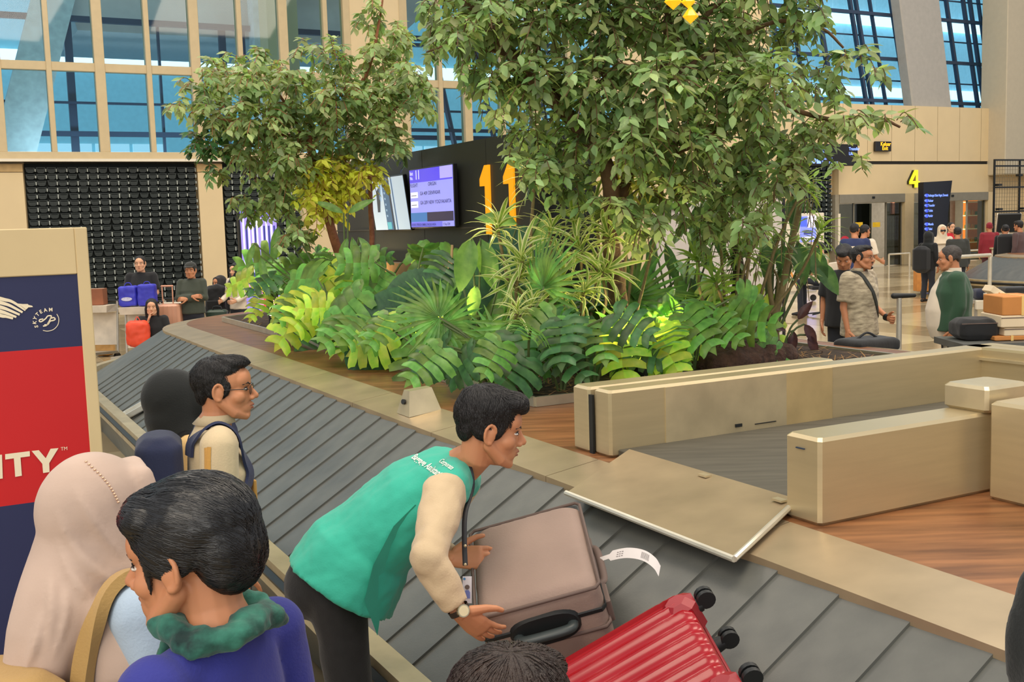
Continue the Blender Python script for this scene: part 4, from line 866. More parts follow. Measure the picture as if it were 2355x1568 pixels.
    if h.v:
        h = remesh(h, hv*.75, 2)
        for i, p in enumerate(h.v): h.v[i] = p+((p-c).normalized()*noise.noise(V(((p-c).dot(fr[0])*90, (p-c).dot(fr[1])*25, (p-c).dot(fr[2])*25)))*(.0035 if near else .002))*hs
        hr = ch('hair', h, hmat, 180)
        if strands: hair_strands(h, T, fr, hs, c, hair, hmat, hr, strands)
    if hair == 'cap':
        b = MB(); EL(b, (0, -.02, .062), (.094, .112, .078)); b = remesh(b, .008, 1); ch('cap', b, cloth('dark_cap', (44, 46, 42)), 180)
        ch('cap_brim', MB().loft([T(0, .05, .075), T(0, .13, .06)], [.075*hs, .05*hs], [.008*hs, .005*hs], side=fr[0], seg=14), cloth('dark_cap', (44, 46, 42)))
    if face:
        for q in (-1, 1):
            e = MB(); EL(e, (q*.031, .0745, .001), (.0130, .0116, .0050)); e.mi = 1; EL(e, (q*.031, .0815, .001), (.006, .0065, .006)); obj('eye', e, [M_EYE, M_IRIS], P, 180)
            b = MB(); b.loft([T(q*.014, .0935, .018), T(q*.032, .087, .026), T(q*.05, .072, .02)], [.003*hs, .0038*hs, .002*hs], seg=6); ch('eyebrow', b, M_HAIR, 60)
            if near: b = MB(); b.loft([T(q*.017, .0815, .006), T(q*.031, .0845, .0095), T(q*.046, .0745, .005)], [.0012*hs, .0018*hs, .0012*hs], seg=5); ch('eyelash', b, M_HAIR, 60)
        b = MB(); b.loft([T(-.021, .0865, -.0635), T(0, .1025, -.0605), T(.021, .0865, -.0635)], [.0018*hs, .0040*hs, .0018*hs], seg=7); b.loft([T(-.018, .0865, -.0695), T(0, .1, -.0725), T(.018, .0865, -.0695)], [.0018*hs, .0044*hs, .0018*hs], seg=7); ch('lips', b, lips or M_LIP, 180)
    if top:
        t = top; w = t.get('w', 1)*B; b = MB(); hem = t.get('hem', .06); ax = (J['pelvis']-J['waist']).normalized()
        pts = [J['pelvis']+ax*hem*k]+tp
        rx = [x*w for x in t.get('rx', (.183, .178, .165, .178, .158, .062))]; ry = [x*w for x in t.get('ry', (.135, .13, .122, .130, .092, .066))]
        b.loft(pts, rx, ry, side=r, seg=24, cap='flat')
        sl = t.get('sleeve', 'long'); so = t.get('so', 1.0)
        for s, n in ((1, 'R'), (-1, 'L')):
            S_, E_, Wr = J['sh'+n], J['el'+n], J['wr'+n]; b.loft([J['neck']-(J['neck']-J['shc']).normalized()*.045*k, S_.lerp(J['neck'], .25)-(J['neck']-J['shc']).normalized()*.012*k, S_], [.052*k, .058*k, .062*k*so], seg=12)
            if sl == 'long': b.loft([S_-(E_-S_)*.05, S_.lerp(E_, .5), E_, E_.lerp(Wr, .5), E_.lerp(Wr, t.get('cuff', .96))], [x*k*so for x in (.071, .063, .056, .050, .043)], seg=14, cap='flat'); b.ell(S_, [.072*k*so]*3, None, 14, 10); b.ell(E_, [.057*k*so]*3, None, 14, 10)
            elif sl == 'short': b.loft([S_-(E_-S_)*.05, S_.lerp(E_, .5), S_.lerp(E_, .82)], [x*k*so for x in (.073, .070, .072)], seg=14, cap='flat'); b.ell(S_, [.073*k*so]*3, None, 14, 10)
            else: b.ell(S_+(J['neck']-S_)*.2, [.05*k]*3, None, 12, 8)
        b = remesh(b, t.get('vox', .0085 if near else .013), 3)
        folds(b, t.get('fold', .007), t.get('ff', 8), t.get('fax', EZ), len(label))
        ch(t.get('name', 'shirt'), b, t['m'], 180)
        if t.get('collar'):
            cm = t['collar']; b = MB(); nk = J['neck']; ud = (c-nk).normalized()
            n = 18; rr0 = .066*k; vs = []
            for i in range(n+1):
                a = radians(-155+310*i/n)+pi/2+pi; d = r*cos(a)+f*sin(a)
                d = r*sin(radians(-155+310*i/n)) - f*cos(radians(-155+310*i/n))
                vs += [nk+d*rr0*1.02+ud*.035*k, nk+d*rr0*1.38-ud*.002*k, nk+d*rr0*1.0-ud*.01*k]
            b.add(vs, [(3*i+q, 3*i+3+q, 3*i+4+q, 3*i+1+q) for i in range(n) for q in range(2)]); ch('collar', b, cm, 180)
    if hair.startswith('hijab'):
        m = hmat; b = MB(); EL(b, (0, -.040, .022), (.098, .118, .118)); EL(b, (0, -.055, -.06), (.095, .09, .085)); EL(b, (0, .0, -.115), (.075, .085, .045))
        for q in (-1, 1): b.loft([T(q*.06, .045, .085), T(q*.078, .05, .0), T(q*.062, .06, -.08), T(q*.02, .07, -.122)], [.022*hs, .024*hs, .024*hs, .02*hs], seg=10)
        b.loft([T(-.06, .045, .085), T(0, .060, .104), T(.06, .045, .085)], [.017*hs]*3, seg=10)
        nk = J['neck']; b.loft([T(0, -.03, .02), T(0, -.025, -.07), T(0, -.012, -.14), J['shc']+EZ*.02*k, J['shc']-EZ*.10*k+f*.02, J['chest']+EZ*.0*k+f*.02], [.098*hs, .104*hs, .118*hs, .178*k, .218*k, .225*k], [.108*hs, .112*hs, .116*hs, .135*k, .158*k, .168*k], side=r, seg=24, cap='flat')
        for (tp_, trx, try_) in (tails or []): b.loft(tp_, trx, try_, side=R0, seg=18, cap='round')
        b = remesh(b, .0075 if near else .012, 8)
        if fold_px:
            bv = BVHTree.FromPolygons(b.v, b.f); add = MB()
            for pl, rd in fold_px:
                pts = []
                for (x, y) in catmull([V((x, y, 0)) for x, y in pl], 6) and [(p.x, p.y) for p in catmull([V((x, y, 0)) for x, y in pl], 6)]:
                    q = bv.ray_cast(CAM, ray(x, y).normalized())
                    if q[0]: pts.append(q[0]-q[1]*rd*.30)
                if len(pts) > 4: n_ = len(pts); add.loft(pts, [rd*(.35+.65*sin(pi*min(1, max(0, i/(n_-1))))) for i in range(n_)], seg=8)
            b.join(add); b = remesh(b, .006, 3); folds(b, .005, 7, V((.35, .1, .9)).normalized(), 3)
        else: folds(b, .005, 8, V((.25, .1, .95)).normalized(), 3)
        ch('hijab', b, m, 180)
    if bottom and legs:
        b = MB()
        for s, n in ((1, 'R'), (-1, 'L')):
            b.loft([J['pelvis']+r*s*.06*k, J['hip'+n]-EZ*.05*k*(0 if abs(J['kn'+n].z-J['hip'+n].z) < .1 else 1), J['kn'+n], J['an'+n]+EZ*.0], [x*k for x in (.10, .098, .075, .062)], seg=14, cap='flat')
        b.loft([J['pelvis']-(J['waist']-J['pelvis']).normalized()*.08*k, J['pelvis'], J['waist'].lerp(J['pelvis'], .35)], [.155*B, .165*B, .15*B], [.118*B, .12*B, .11*B], side=r, seg=18)
        b = remesh(b, .014, 3); folds(b, .006, 7, None, 2); ch('trousers', b, bottom, 180)
        for n in 'RL':
            b = MB(); a = J['an'+n]; to = J['to'+n]; dd = (to-a); dd.z = 0; dd.normalize(); z = a.z-.085*k
            p = [V((a.x, a.y, z+.045))-dd*.06*k, V((a.x, a.y, z+.05))+dd*.04*k, V((a.x, a.y, z+.036))+dd*.17*k]; b.loft(p, [.038*k, .044*k, .036*k], [.042*k, .045*k, .028*k], side=dd.cross(EZ), seg=12); ch('shoe', b, shoe or M_SHOE, 180)
    J['T'] = T; J['fr'] = fr; J['P'] = P; J['hs'] = hs
    return P
def strap(par, pts, w, t, m, name='strap', nrm=None):
    b = MB(); b.loft(catmull(pts, 6), w/2, t/2, side=nrm if nrm is not None else R0, seg=8, cap='flat'); return obj(name, b, m, par, 60)
def surf_strap(par, target, pts, w, m, name='strap', off=.012, center=None):   # a strap that follows the cloth below it
    tgt = [c for c in par.children if c.name.startswith(target)][0]; o = worigin(tgt)
    bv = BVHTree.FromPolygons([v.co+o for v in tgt.data.vertices], [list(p.vertices) for p in tgt.data.polygons]); vs = []; cr = catmull(pts, 8); N = len(cr)
    hit = []
    for p in cr:
        q = bv.find_nearest(p); hit.append((q[0], q[1]))
    for _ in range(4): hit = [hit[0]]+[((hit[i-1][0]+hit[i][0]*2+hit[i+1][0])/4, (hit[i-1][1]+hit[i][1]*2+hit[i+1][1]).normalized()) for i in range(1, N-1)]+[hit[-1]]
    for i, (p, n) in enumerate(hit):
        tg = (hit[min(i+1, N-1)][0]-hit[max(i-1, 0)][0]).normalized(); sd = n.cross(tg).normalized()
        for x, z in ((-1, .3), (-.85, 1), (.85, 1), (1, .3)): vs.append(p+sd*(x*w/2)+n*off*z)
    return obj(name, MB().add(vs, [(4*i+k, 4*i+k+1, 4*i+5+k, 4*i+4+k) for i in range(N-1) for k in range(3)]), m, par, 60, rec=False)
def child_bvh(par, target):
    tgt = [c for c in par.children if c.name.startswith(target)][0]; o = worigin(tgt)
    return BVHTree.FromPolygons([v.co+o for v in tgt.data.vertices], [list(p.vertices) for p in tgt.data.polygons])
# --- assistant bending over the belt
C_TEAL = cloth('teal_vest', (52, 176, 150), bump=.08); C_CREAM = cloth('cream_shirt', (204, 180, 144)); C_TROUS = cloth('black_trousers', (30, 30, 31), var=.2, scale=30)
f = V((.97, .22, 0)).normalized(); r = f.cross(EZ)
J = dict(f=f, r=r, k=1.0, pelvis=PY(768, 1305, 3.62), waist=PY(850, 1222, 3.62), chest=PY(955, 1135, 3.60), shc=PY(1030, 1095, 3.58), neck=PY(1064, 1070, 3.57), head=PY(1128, 985, 3.52),
  shR=PY(1022, 1135, 3.36), elR=PY(985, 1285, 3.12), wrR=PY(1060, 1410, 3.12), shL=PY(1060, 1110, 3.76), elL=PY(975, 1262, 3.74), wrL=PY(1040, 1284, 3.54), hdR=V((.52, .30, -.55)), hdL=V((.62, -.12, .05)), clR=.22, clL=.3, spR=.2)
g = J['pelvis']; b0 = V((g.x, g.y, 0))
for s, n in ((1, 'R'), (-1, 'L')):
    J['hip'+n] = g+r*s*.085-EZ*.03; J['kn'+n] = b0+r*s*.11+EZ*.47+f*.03; J['an'+n] = b0+r*s*.12+EZ*.085-f*.06; J['to'+n] = J['an'+n]+f*.17-EZ*.04
J['pnR'] = V((.3, .85, -.1)); J['thR'] = V((.8, 0, .6)); J['pnL'] = V((.4, .75, -.45)); J['thL'] = V((.3, 0, 1)); J['clL'] = .75
A = person('person in a teal vest and cream shirt bending over the belt, gripping a suitcase', J, ((.93, .16, -.20), (.2, 0, 1)), 1.03, 'short', None, dict(m=C_CREAM, sleeve='long', hem=-.05, w=.86, fold=.010, ff=11, fax=None, cuff=.86), C_TROUS, M_SKIN, True, strands=2600)
# vest over the shirt
ax = (J['pelvis']-J['neck']).normalized(); fw = V((.62, .14, -.76))
hemc = PY(782, 1352, 3.60)
b = MB(); b.loft([hemc, PY(832, 1268, 3.62), J['waist']+fw*.03, J['chest']+fw*.012, J['shc'], J['neck']+f*.0], [.225, .212, .192, .186, .165, .075], [.205, .185, .158, .138, .105, .068], side=r, seg=28, cap='flat')
for n in 'RL': b.ell(J['sh'+n].lerp(J['neck'], .22), [.066]*3, None, 14, 10); b.loft([J['neck']+ax*.035, J['sh'+n].lerp(J['neck'], .5)+ax*.01, J['sh'+n].lerp(J['neck'], .2)], [.066, .072, .074], seg=14)
b = remesh(b, .0085, 3); folds(b, .010, 7, ax, 4); folds(b, .004, 18, None, 9); vest = obj('vest', b, C_TEAL, A, 180)
p = [PY(868, 1462, 3.45), PY(885, 1345, 3.47), PY(945, 1235, 3.46), PY(985, 1180, 3.46)]; q = [PY(838, 1380, 3.40), PY(858, 1300, 3.38), PY(905, 1210, 3.40), PY(955, 1160, 3.42)]
fl_ = MB(); fl_.add(p+q, [(i, i+1, 5+i, 4+i) for i in range(3)]); obj('vest_flap', fl_, C_TEAL, A, 180)
p = [PY(880, 1352, 3.80), PY(940, 1300, 3.80), PY(972, 1240, 3.78), PY(960, 1180, 3.72), PY(880, 1230, 3.74)]; obj('vest_flap', MB().prism(p, V((0, .006, 0))), cloth('teal_vest_shaded', (34, 120, 108)), A)  # far flap in darker teal, shade inside the vest put into the colour
bv = child_bvh(A, 'vest'); tx = MB(); put_text(tx, 'Baggage Assistant', (0, 0, 0), (1, 0, 0), (0, 1, 0), 1, .02); put_text(tx, 'Corporate', (4.4, 1.25, 0), (1, 0, 0), (0, 1, 0), .72, .015)
t0, t1 = PY(946, 1054, 3.52), PY(1013, 1100, 3.46); wdt = 7.6
def on(p_): 
    q_ = bv.ray_cast(CAM, (p_-CAM).normalized()); q_ = q_ if q_[0] else bv.find_nearest(p_); return q_[0]+q_[1]*.003
dvx = (t1-t0)/wdt; dvy = (J['neck']-J['waist']).normalized()*.036
tx.v = [on(t0+dvx*p.x*1.0+dvy*p.y) for p in tx.v]; obj('lettering', tx, mat('white_print', (238, 236, 226), .6, var=0), vest, rec=False)
tube = [PY(1040, 1045, 3.66), PY(1062, 1040, 3.60), PY(1080, 1075, 3.47), PY(1086, 1120, 3.44), PY(1070, 1180, 3.36), PY(1068, 1240, 3.30), PY(1070, 1300, 3.25)]
M_LAN = mat('black_lanyard', (20, 22, 28), .5, var=.1); strap(A, tube, .016, .004, M_LAN, 'lanyard', V((1, 0, 0)))
for y_ in (1255, 1298): obj('lanyard_stud', MB().ell(PY(1070, y_, 3.275-.03*(y_ > 1280)), (.005, .004, .005), None, 10, 8), M_STEEL2, A, 60)
def bq(x, y, yy): return PY(x, y, yy)
bd = obj('id_badge', MB().prism([bq(1064, 1326, 3.24), bq(1085, 1326, 3.24), bq(1085, 1387, 3.24), bq(1064, 1387, 3.24)], V((0, .003, 0))), mat('badge_white', (238, 238, 245), .35, var=.02), A)
obj('badge_holder', MB().prism([bq(1062, 1308, 3.243), bq(1087, 1308, 3.243), bq(1087, 1392, 3.243), bq(1062, 1392, 3.243)], V((0, .002, 0))), glassmat('badge_clear', (225, 225, 225)), A)
obj('badge_photo', MB().add([bq(1068, 1376, 3.238), bq(1081, 1376, 3.238), bq(1081, 1362, 3.238), bq(1078, 1357, 3.238), bq(1071, 1357, 3.238), bq(1068, 1362, 3.238)], [range(6)]), mat('badge_blue', (126, 140, 210), .5, var=0), bd, rec=False)
obj('badge_photo', MB().loft([bq(1074.5, 1350, 3.2375), bq(1074.5, 1350, 3.237)], [.0075, .0075], seg=10, cap='flat'), mat('badge_face', (90, 70, 62), .5, var=0), bd)
obj('badge_logo', MB().loft([bq(1068, 1331, 3.2375), bq(1068, 1331, 3.237)], [.004, .004], seg=8, cap='flat'), mat('badge_teal', (50, 120, 170), .5, var=0), bd)
wd = (J['wrR']-J['elR']).normalized(); wp = J['wrR']-wd*.012
obj('watch_strap', MB().loft([wp-wd*.009, wp+wd*.009], [.0335, .0325], seg=18, cap=None), mat('dark_leather', (44, 34, 28), .5), A, 60)
wn = (V((.35, -.85, .35))-wd*V((.35, -.85, .35)).dot(wd)).normalized()
wt = obj('watch', MB().loft([wp+wn*.028, wp+wn*.038], [.020, .019], seg=20, cap='flat'), mat('watch_steel', (200, 192, 160), .25, .9), A, 40); obj('watch_face', MB().loft([wp+wn*.038, wp+wn*.0385], [.0155, .0155], seg=20, cap='flat'), mat('watch_dial', (222, 210, 170), .3), wt)
# --- man in glasses
f = V((.95, .30, 0)).normalized(); C = PY(517, 893, 4.1); J = stand(C, f)
C_SHIRT = cloth('beige_shirt', (204, 184, 148)); J['shc'] += -f*.02
G = person('person with glasses in a beige shirt carrying a navy backpack, in profile beside the belt', J, ((.985, .12, -.03), (0, 0, 1)), 1.02, 'receding', None, dict(m=C_SHIRT, sleeve='short', hem=.12, w=1.02, collar=C_SHIRT, so=1.12, fold=.010, ff=8), C_DENIM, M_SKIN, True, strands=1700)
T = J['T']; M_FR = mat('glasses_frame', (30, 26, 26), .3); gl = MB()
for q in (-1, 1):
    cc = T(q*.033, .098, -.002); rr_ = J['fr'][0]*.025; uu = J['fr'][2]*.017; gl.loft([cc+rr_*cos(a)*(1 if abs(cos(a)) < .8 else .95)+uu*sin(a) for a in [2*pi*i/16 for i in range(17)]], .0014, seg=5, cap=None); gl.loft([T(q*.058, .093, .004), T(q*.076, .06, .006), T(q*.082, -.01, .004), T(q*.082, -.035, -.006)], .0018, seg=6)
gl.loft([T(-.009, .104, .002), T(.009, .104, .002)], .0014, seg=5); go = obj('glasses', gl, M_FR, G, 60)
for q in (-1, 1): cc = T(q*.033, .098, -.002); obj('lens', MB().loft([cc-J['fr'][1]*.0005, cc+J['fr'][1]*.0005], [.024, .024], [.016, .016], side=J['fr'][0], seg=16, cap='flat'), glassmat('lens_glass', (226, 222, 214)), go)
C_BP = cloth('navy_backpack', (34, 42, 74)); k = J['k']; nk = J['neck']
b = MB(); bc = J['chest']-f*.22-EZ*.05; b.box(bc, J['r']*.14, f*.085, EZ*.21, .05); b = remesh(b, .012, 4); obj('backpack', b, C_BP, G, 180)
for s in (1, -1): surf_strap(G, 'shirt', [J['chest']-f*.16+J['r']*s*.10+EZ*.08, J['shc']-f*.10+J['r']*s*.115+EZ*.06, J['shc']+J['r']*s*.12+EZ*.12, J['shc']+f*.12+J['r']*s*.12, J['chest']+f*.16+J['r']*s*.14-EZ*.02, J['chest']+J['r']*s*.2-EZ*.12, J['waist']-f*.1+J['r']*s*.17], .05, C_BP, 'backpack_strap', .014)
C_TAN = cloth('tan_stripe', (196, 148, 74))
S_, E_ = J['shR'], J['elR']
for o_ in (-.035, -.005): surf_strap(G, 'shirt', [S_+J['r']*.09-f*(.05-o_)+EZ*.02, S_.lerp(E_, .4)+J['r']*.1-f*(.05-o_), S_.lerp(E_, .8)+J['r']*.1-f*(.05-o_)], .018, C_TAN, 'sleeve_stripe', .003)
surf_strap(G, 'shirt', [nk+f*.09+J['r']*.04-EZ*.02, J['chest']+f*.16+J['r']*.05+EZ*.05, J['chest']+f*.17+J['r']*.02-EZ*.08], .012, mat('brown_cord', (120, 84, 50), .6), 'neck_cord', .005)
b = MB(); pc = child_bvh(G, 'shirt').find_nearest(J['chest']+f*.2+J['r']*.07-EZ*.08)[0]; b.box(pc, J['r']*.04+f*.01, f*.006, EZ*.045, .003); obj('pouch', b, C_TAN, G)
# --- woman in black hijab behind him
f = V((.8, .6, 0)).normalized(); C = PY(418, 925, 4.62); J = stand(C, f)
K = person('person in a black headscarf and pale yellow top standing behind the person with glasses', J, ((.85, .5, -.05), (0, 0, 1)), 1.08, 'hijab', cloth('black_scarf', (24, 28, 28)), dict(m=cloth('pale_yellow_top', (228, 190, 128)), sleeve='long', hem=.2), C_DENIM, M_SKIN, False, face=True)
b = MB(); b.box(J['shR']-f*.02-EZ*.36+J['r']*.02, f*.12, J['r']*.05, EZ*.09, .03); obj('handbag', remesh(b, .012, 3), mat('black_leather', (22, 22, 24), .4), K, 180)
surf_strap(K, 'shirt', [J['shR']-f*.1-EZ*.25, J['shR']-f*.08, J['shR']+EZ*.06, J['shR']+f*.1, J['shR']+f*.1-EZ*.25], .03, mat('black_leather', (22, 22, 24), .4), 'handbag_strap', .016)
# --- woman in beige hijab, light blue shirt, tan backpack strap
f = V((.62, .78, 0)).normalized(); C = PY(258, 1182, 2.4); J = stand(C, f, 'front')
C_HIJ = cloth('beige_scarf', (192, 168, 152), bump=.05); C_LB = cloth('light_blue_shirt', (172, 192, 212)); C_TANB = cloth('tan_backpack', (176, 142, 84))
H_ = person('person in a beige headscarf and light blue shirt with tan backpack straps, seen from behind', J, ((.66, .72, .0), (0, 0, 1)), 1.06, 'hijab', C_HIJ, dict(m=C_LB, sleeve='long', hem=.2, w=1.05, fold=.011, so=1.1), C_DENIM, M_SKIN2, True, face=True, tails=[([PY(205, 1190, 2.36), PY(178, 1290, 2.33), PY(140, 1380, 2.28), PY(98, 1470, 2.24), PY(62, 1600, 2.22)], [.095, .10, .095, .08, .065], [.09, .085, .07, .05, .04])], fold_px=[([(128, 1170), (175, 1265), (235, 1325), (290, 1360)], .020), ([(132, 1235), (170, 1330), (225, 1400)], .018), ([(165, 1110), (215, 1200), (280, 1285)], .015), ([(118, 1310), (120, 1400), (110, 1500)], .018), ([(205, 1060), (250, 1125), (300, 1190)], .009), ([(300, 1050), (328, 1110), (345, 1180)], .010), ([(95, 1400), (80, 1480), (50, 1560)], .014), ([(150, 1340), (150, 1420), (120, 1520)], .012)])
b = MB(); q_ = J['chest']-f*.24-EZ*.16; b.box(q_, J['r']*.15, f*.09, EZ*.2, .05); obj('backpack', remesh(b, .012, 4), C_TANB, H_, 180)
for s in (1, -1): surf_strap(H_, 'shirt', [J['chest']-f*.2+J['r']*s*.12-EZ*.05, J['shc']-f*.12+J['r']*s*.13+EZ*.02, J['shc']+J['r']*s*.135+EZ*.1, J['shc']+f*.12+J['r']*s*.13, J['chest']+f*.16+J['r']*s*.15-EZ*.05], .045, C_TANB, 'backpack_strap', .034)
pin = MB(); hb = child_bvh(H_, 'hijab')
for i in range(16):
    t = i/15; q_ = hb.ray_cast(CAM, ray(198+t*72+10*sin(t*3), 1062+t*92).normalized())
    if q_[0]: pin.ell(q_[0]+q_[1]*.001, (.0032, .0032, .0024), None, 8, 6)
obj('beads', pin, mat('bead_gold', (226, 190, 160), .2, .6), H_, 180)
# --- woman with an updo, blue blazer and green scarf, nearest
f = V((-.9, .42, 0)).normalized(); C = PY(428, 1282, 1.95); J = stand(C, f)
for q_ in list(J):
    if isinstance(J[q_], Vector) and q_ not in ('head', 'f', 'r') and not q_.startswith('hd'): J[q_] = J[q_]+R0*.015
C_BLUE = cloth('royal_blue_blazer', (46, 50, 134), sheen=.1)
B_ = person('person with a smooth black updo, royal blue jacket and green scarf', J, ((-.975, .19, -.16), (.1, 0, 1)), 1.06, 'updo', mat('smooth_black_hair', (25, 25, 26), .30, var=.35, scale=7, bump=.12, bscale=90, stretch=(.5, 3, 3)), dict(m=C_BLUE, sleeve='long', hem=.1, w=.94, name='jacket', so=.98), C_NAVY, M_SKIN, True, strands=2200)
b = MB(); nk = J['neck']; ring_ = [nk+(J['r']*cos(a)*.092+f*sin(a)*.088)+EZ*(.012+.010*sin(a*3))-f*.004 for a in [2*pi*i/20 for i in range(21)]]
b.loft(ring_, [.03+.008*sin(i*1.9) for i in range(21)], [.026]*21, seg=12, cap=None); b.loft([nk+f*.08, nk+f*.12-EZ*.1, nk+f*.13-EZ*.2], [.04, .05, .04], [.02, .02, .015], side=J['r'], seg=10)
b = remesh(b, .006, 2); folds(b, .009, 26, None, 3); obj('scarf', b, cloth('green_pattern_scarf', (22, 70, 66), c2=(52, 124, 104), var=.6, scale=22), B_, 180)
# --- crown of dark hair at the bottom edge and a black scarf at the right edge
f = V((.15, 1, 0)).normalized(); C = PY(1172, 1702, 1.7); J = stand(C, f)
person('person whose dark brown hair alone shows at the bottom edge below the grey suitcase', J, ((.15, 1, -.25), (0, 0, 1)), 1.12, 'short', mat('dark_brown_hair', (50, 36, 30), .5, var=.4, scale=20, bump=.6, bscale=80), dict(m=C_NAVY, sleeve='short', hem=.1), C_DENIM, M_SKIN, False, strands=3200)
f = V((-.2, 1, 0)).normalized(); C = V((.765, 1.38, 1.47)); J = stand(C, f)
person('person in black whose sleeve edge shows at the bottom right corner', J, ((-.2, 1, 0), (0, 0, 1)), 1.05, 'hijab', cloth('black_scarf', (24, 28, 28)), dict(m=C_BLACK, sleeve='long', hem=.2), C_BLACK, M_SKIN, False)
# --- travellers in the background
def bgp(label, px, py, y, fwd, arms='down', hd=None, **k):
    J = stand(PY(px, py, y), fwd, arms, k.pop('sit', False), kH=k.pop('kH', None)); P = person(label, J, (hd or (fwd[0], fwd[1], -.05), (0, 0, 1)), **k); return P, J
C_OLIVE = cloth('olive_jacket', (66, 72, 60)); C_WHITE = cloth('white_cloth', (228, 214, 192)); C_GREEN = cloth('dark_green_jacket', (44, 78, 54)); C_RED = cloth('maroon_cloth', (140, 34, 46))
C_CAMO = cloth('camouflage_shirt', (150, 134, 108), c2=(204, 190, 160), var=.35, scale=11, stretch=(1, 1, 3.2))
P, J = bgp('person in a black shirt leaning on a trolley loaded with blue bags', 322, 606, 17.2, (.12, -1), 'front', top=dict(m=C_BLACK, sleeve='short'), bottom=C_DENIM, hair='crop', skin=M_SKIN2, build=1.1)
P, J = bgp('person in a dark cap and olive jacket with folded arms by the plant wall', 438, 622, 17.0, (.05, -1), 'cross', top=dict(m=C_OLIVE, sleeve='long', w=1.05), bottom=C_DENIM, hair='cap', build=1.1)
P, J = bgp('person in a black headscarf and cream top near the purple totem', 541, 622, 18.2, (-.45, -.9), 'front', top=dict(m=C_WHITE, sleeve='long'), bottom=C_DENIM, hair='hijab', hmat=cloth('black_scarf', (24, 28, 28)), skin=M_SKIN2)
P, J = bgp('person in dark clothes half hidden beside the beige pier', 503, 651, 18.8, (-.6, -.8), 'down', top=dict(m=C_BLACK, sleeve='long'), bottom=C_DENIM, hair='hijab', hmat=cloth('grey_scarf', (46, 44, 44)))
P, J = bgp('person with long black hair sitting with a hand over the mouth behind the belt end', 349, 706, 16.4, (.25, -1), {'R': 'mouth', 'L': 'front'}, sit=True, top=dict(m=C_BLACK, sleeve='short'), bottom=C_DENIM, hair='long', skin=M_SKIN2, kH=1.6)
seat = empty('bench', V((J['pelvis'].x, J['pelvis'].y+.05, 0)), 'plain bench under the seated person behind the belt end', 'bench'); zt = J['pelvis'].z-.115
obj('bench_seat', MB().box(V((J['pelvis'].x, J['pelvis'].y+.05, zt-.03)), (.5, 0, 0), (0, .2, 0), (0, 0, .03), .01), M_DARKMETAL, seat)
for sx in (-.42, .42): obj('leg', MB().box(V((J['pelvis'].x+sx, J['pelvis'].y+.05, (zt-.06)/2)), (.03, 0, 0), (0, .18, 0), (0, 0, (zt-.06)/2)), M_DARKMETAL, seat)
# right side
f = (.62, -.78)
P, J = bgp('person in a short-sleeved camouflage shirt with a dark shoulder strap by the far belt', 1984, 592, 10.8, f, {'R': 'down', 'L': 'fist'}, (.80, -.58, -.02), top=dict(m=C_CAMO, sleeve='short', hem=.10, w=1.12, collar=C_CAMO, so=1.1), bottom=C_DENIM, hair='receding', build=1.12, hvox=.0055)
ff, rr_ = J['f'], J['r']
surf_strap(P, 'shirt', [J['shc']-rr_*-.10+EZ*.1-ff*.05, J['shc']+rr_*.09+EZ*.08+ff*.06, J['chest']+ff*.18+rr_*.02, J['waist']+ff*.16-rr_*.12, J['pelvis']-rr_*.2+ff*.03+EZ*.05], .045, mat('dark_webbing', (48, 50, 46), .7), 'shoulder_strap', .012)
T = J['T']; gl = MB()
for q in (-1, 1):
    cc = T(q*.033, .100, -.002); a_ = J['fr'][0]*.025; u_ = J['fr'][2]*.017; gl.loft([cc+a_*cos(a)+u_*sin(a) for a in [2*pi*i/12 for i in range(13)]], .0016, seg=4, cap=None); gl.loft([T(q*.058, .093, .004), T(q*.08, -.02, .004)], .002, seg=5)
obj('glasses', gl, MATS['glasses_frame'], P, 60)
w_ = J['wrL']; obj('watch', MB().loft([w_-J['hdL']*.03, w_+J['hdL']*.01], [.036, .034], seg=14, cap='flat'), M_BLACK, P, 60)
obj('moustache', MB().loft([T(-.02, .098, -.052), T(0, .106, -.048), T(.02, .098, -.052)], [.003, .005, .003], seg=6), M_HAIR, P, 60); obj('beard', MB().ell(T(0, .082, -.1), (.026, .016, .017), None, 12, 8), M_HAIR, P, 60)
P, J = bgp('person in a black T-shirt looking down behind the camouflage shirt', 1941, 592, 11.9, (-.35, -.9), 'down', (-.35, -.75, -.5), top=dict(m=C_BLACK, sleeve='short', hem=.1, w=1.08), bottom=C_DENIM, hair='short', build=1.1, hs=1.04)
P, J = bgp('person in a navy jersey with a pale printed band seen from behind', 1966, 529, 20.0, (.25, .97), 'down', (.6, .8, 0), top=dict(m=cloth('navy_jersey', (38, 50, 92)), sleeve='short', hem=.1, w=1.12), bottom=C_DENIM, hair='crop', build=1.1, face=False)
ff, rr_ = J['f'], J['r']; bv = child_bvh(P, 'shirt'); c_ = J['chest']-ff*.3+EZ*.02; vs = []
for i in range(9):
    for z in (.06, -.06): q_ = bv.ray_cast(c_+rr_*(-.15+.3*i/8)+EZ*z, ff); vs.append((q_[0] or c_)+(-ff)*.008)
obj('print_band', MB().add(vs, [(2*i, 2*i+1, 2*i+3, 2*i+2) for i in range(8)]), C_WHITE, P, 60, rec=False)
tx = MB(); put_text(tx, 'HEDDAY', (0, 0, 0), (1, 0, 0), (0, 1, 0), 1, .02, align='CENTER'); nv = []
for p_ in tx.v:
    q_ = bv.ray_cast(c_+rr_*(p_.x*.068+.0)+EZ*(p_.y*.07-.025)+ff*.0, ff); nv.append((q_[0] or c_)-ff*.014)
tx.v = nv; obj('lettering', tx, C_NAVY, P, rec=False)
bgp('person in a white shirt turned away beside the navy jersey', 1990, 531, 20.8, (.8, .5), 'front', top=dict(m=C_WHITE, sleeve='short'), bottom=C_DENIM, hair='crop', face=False)
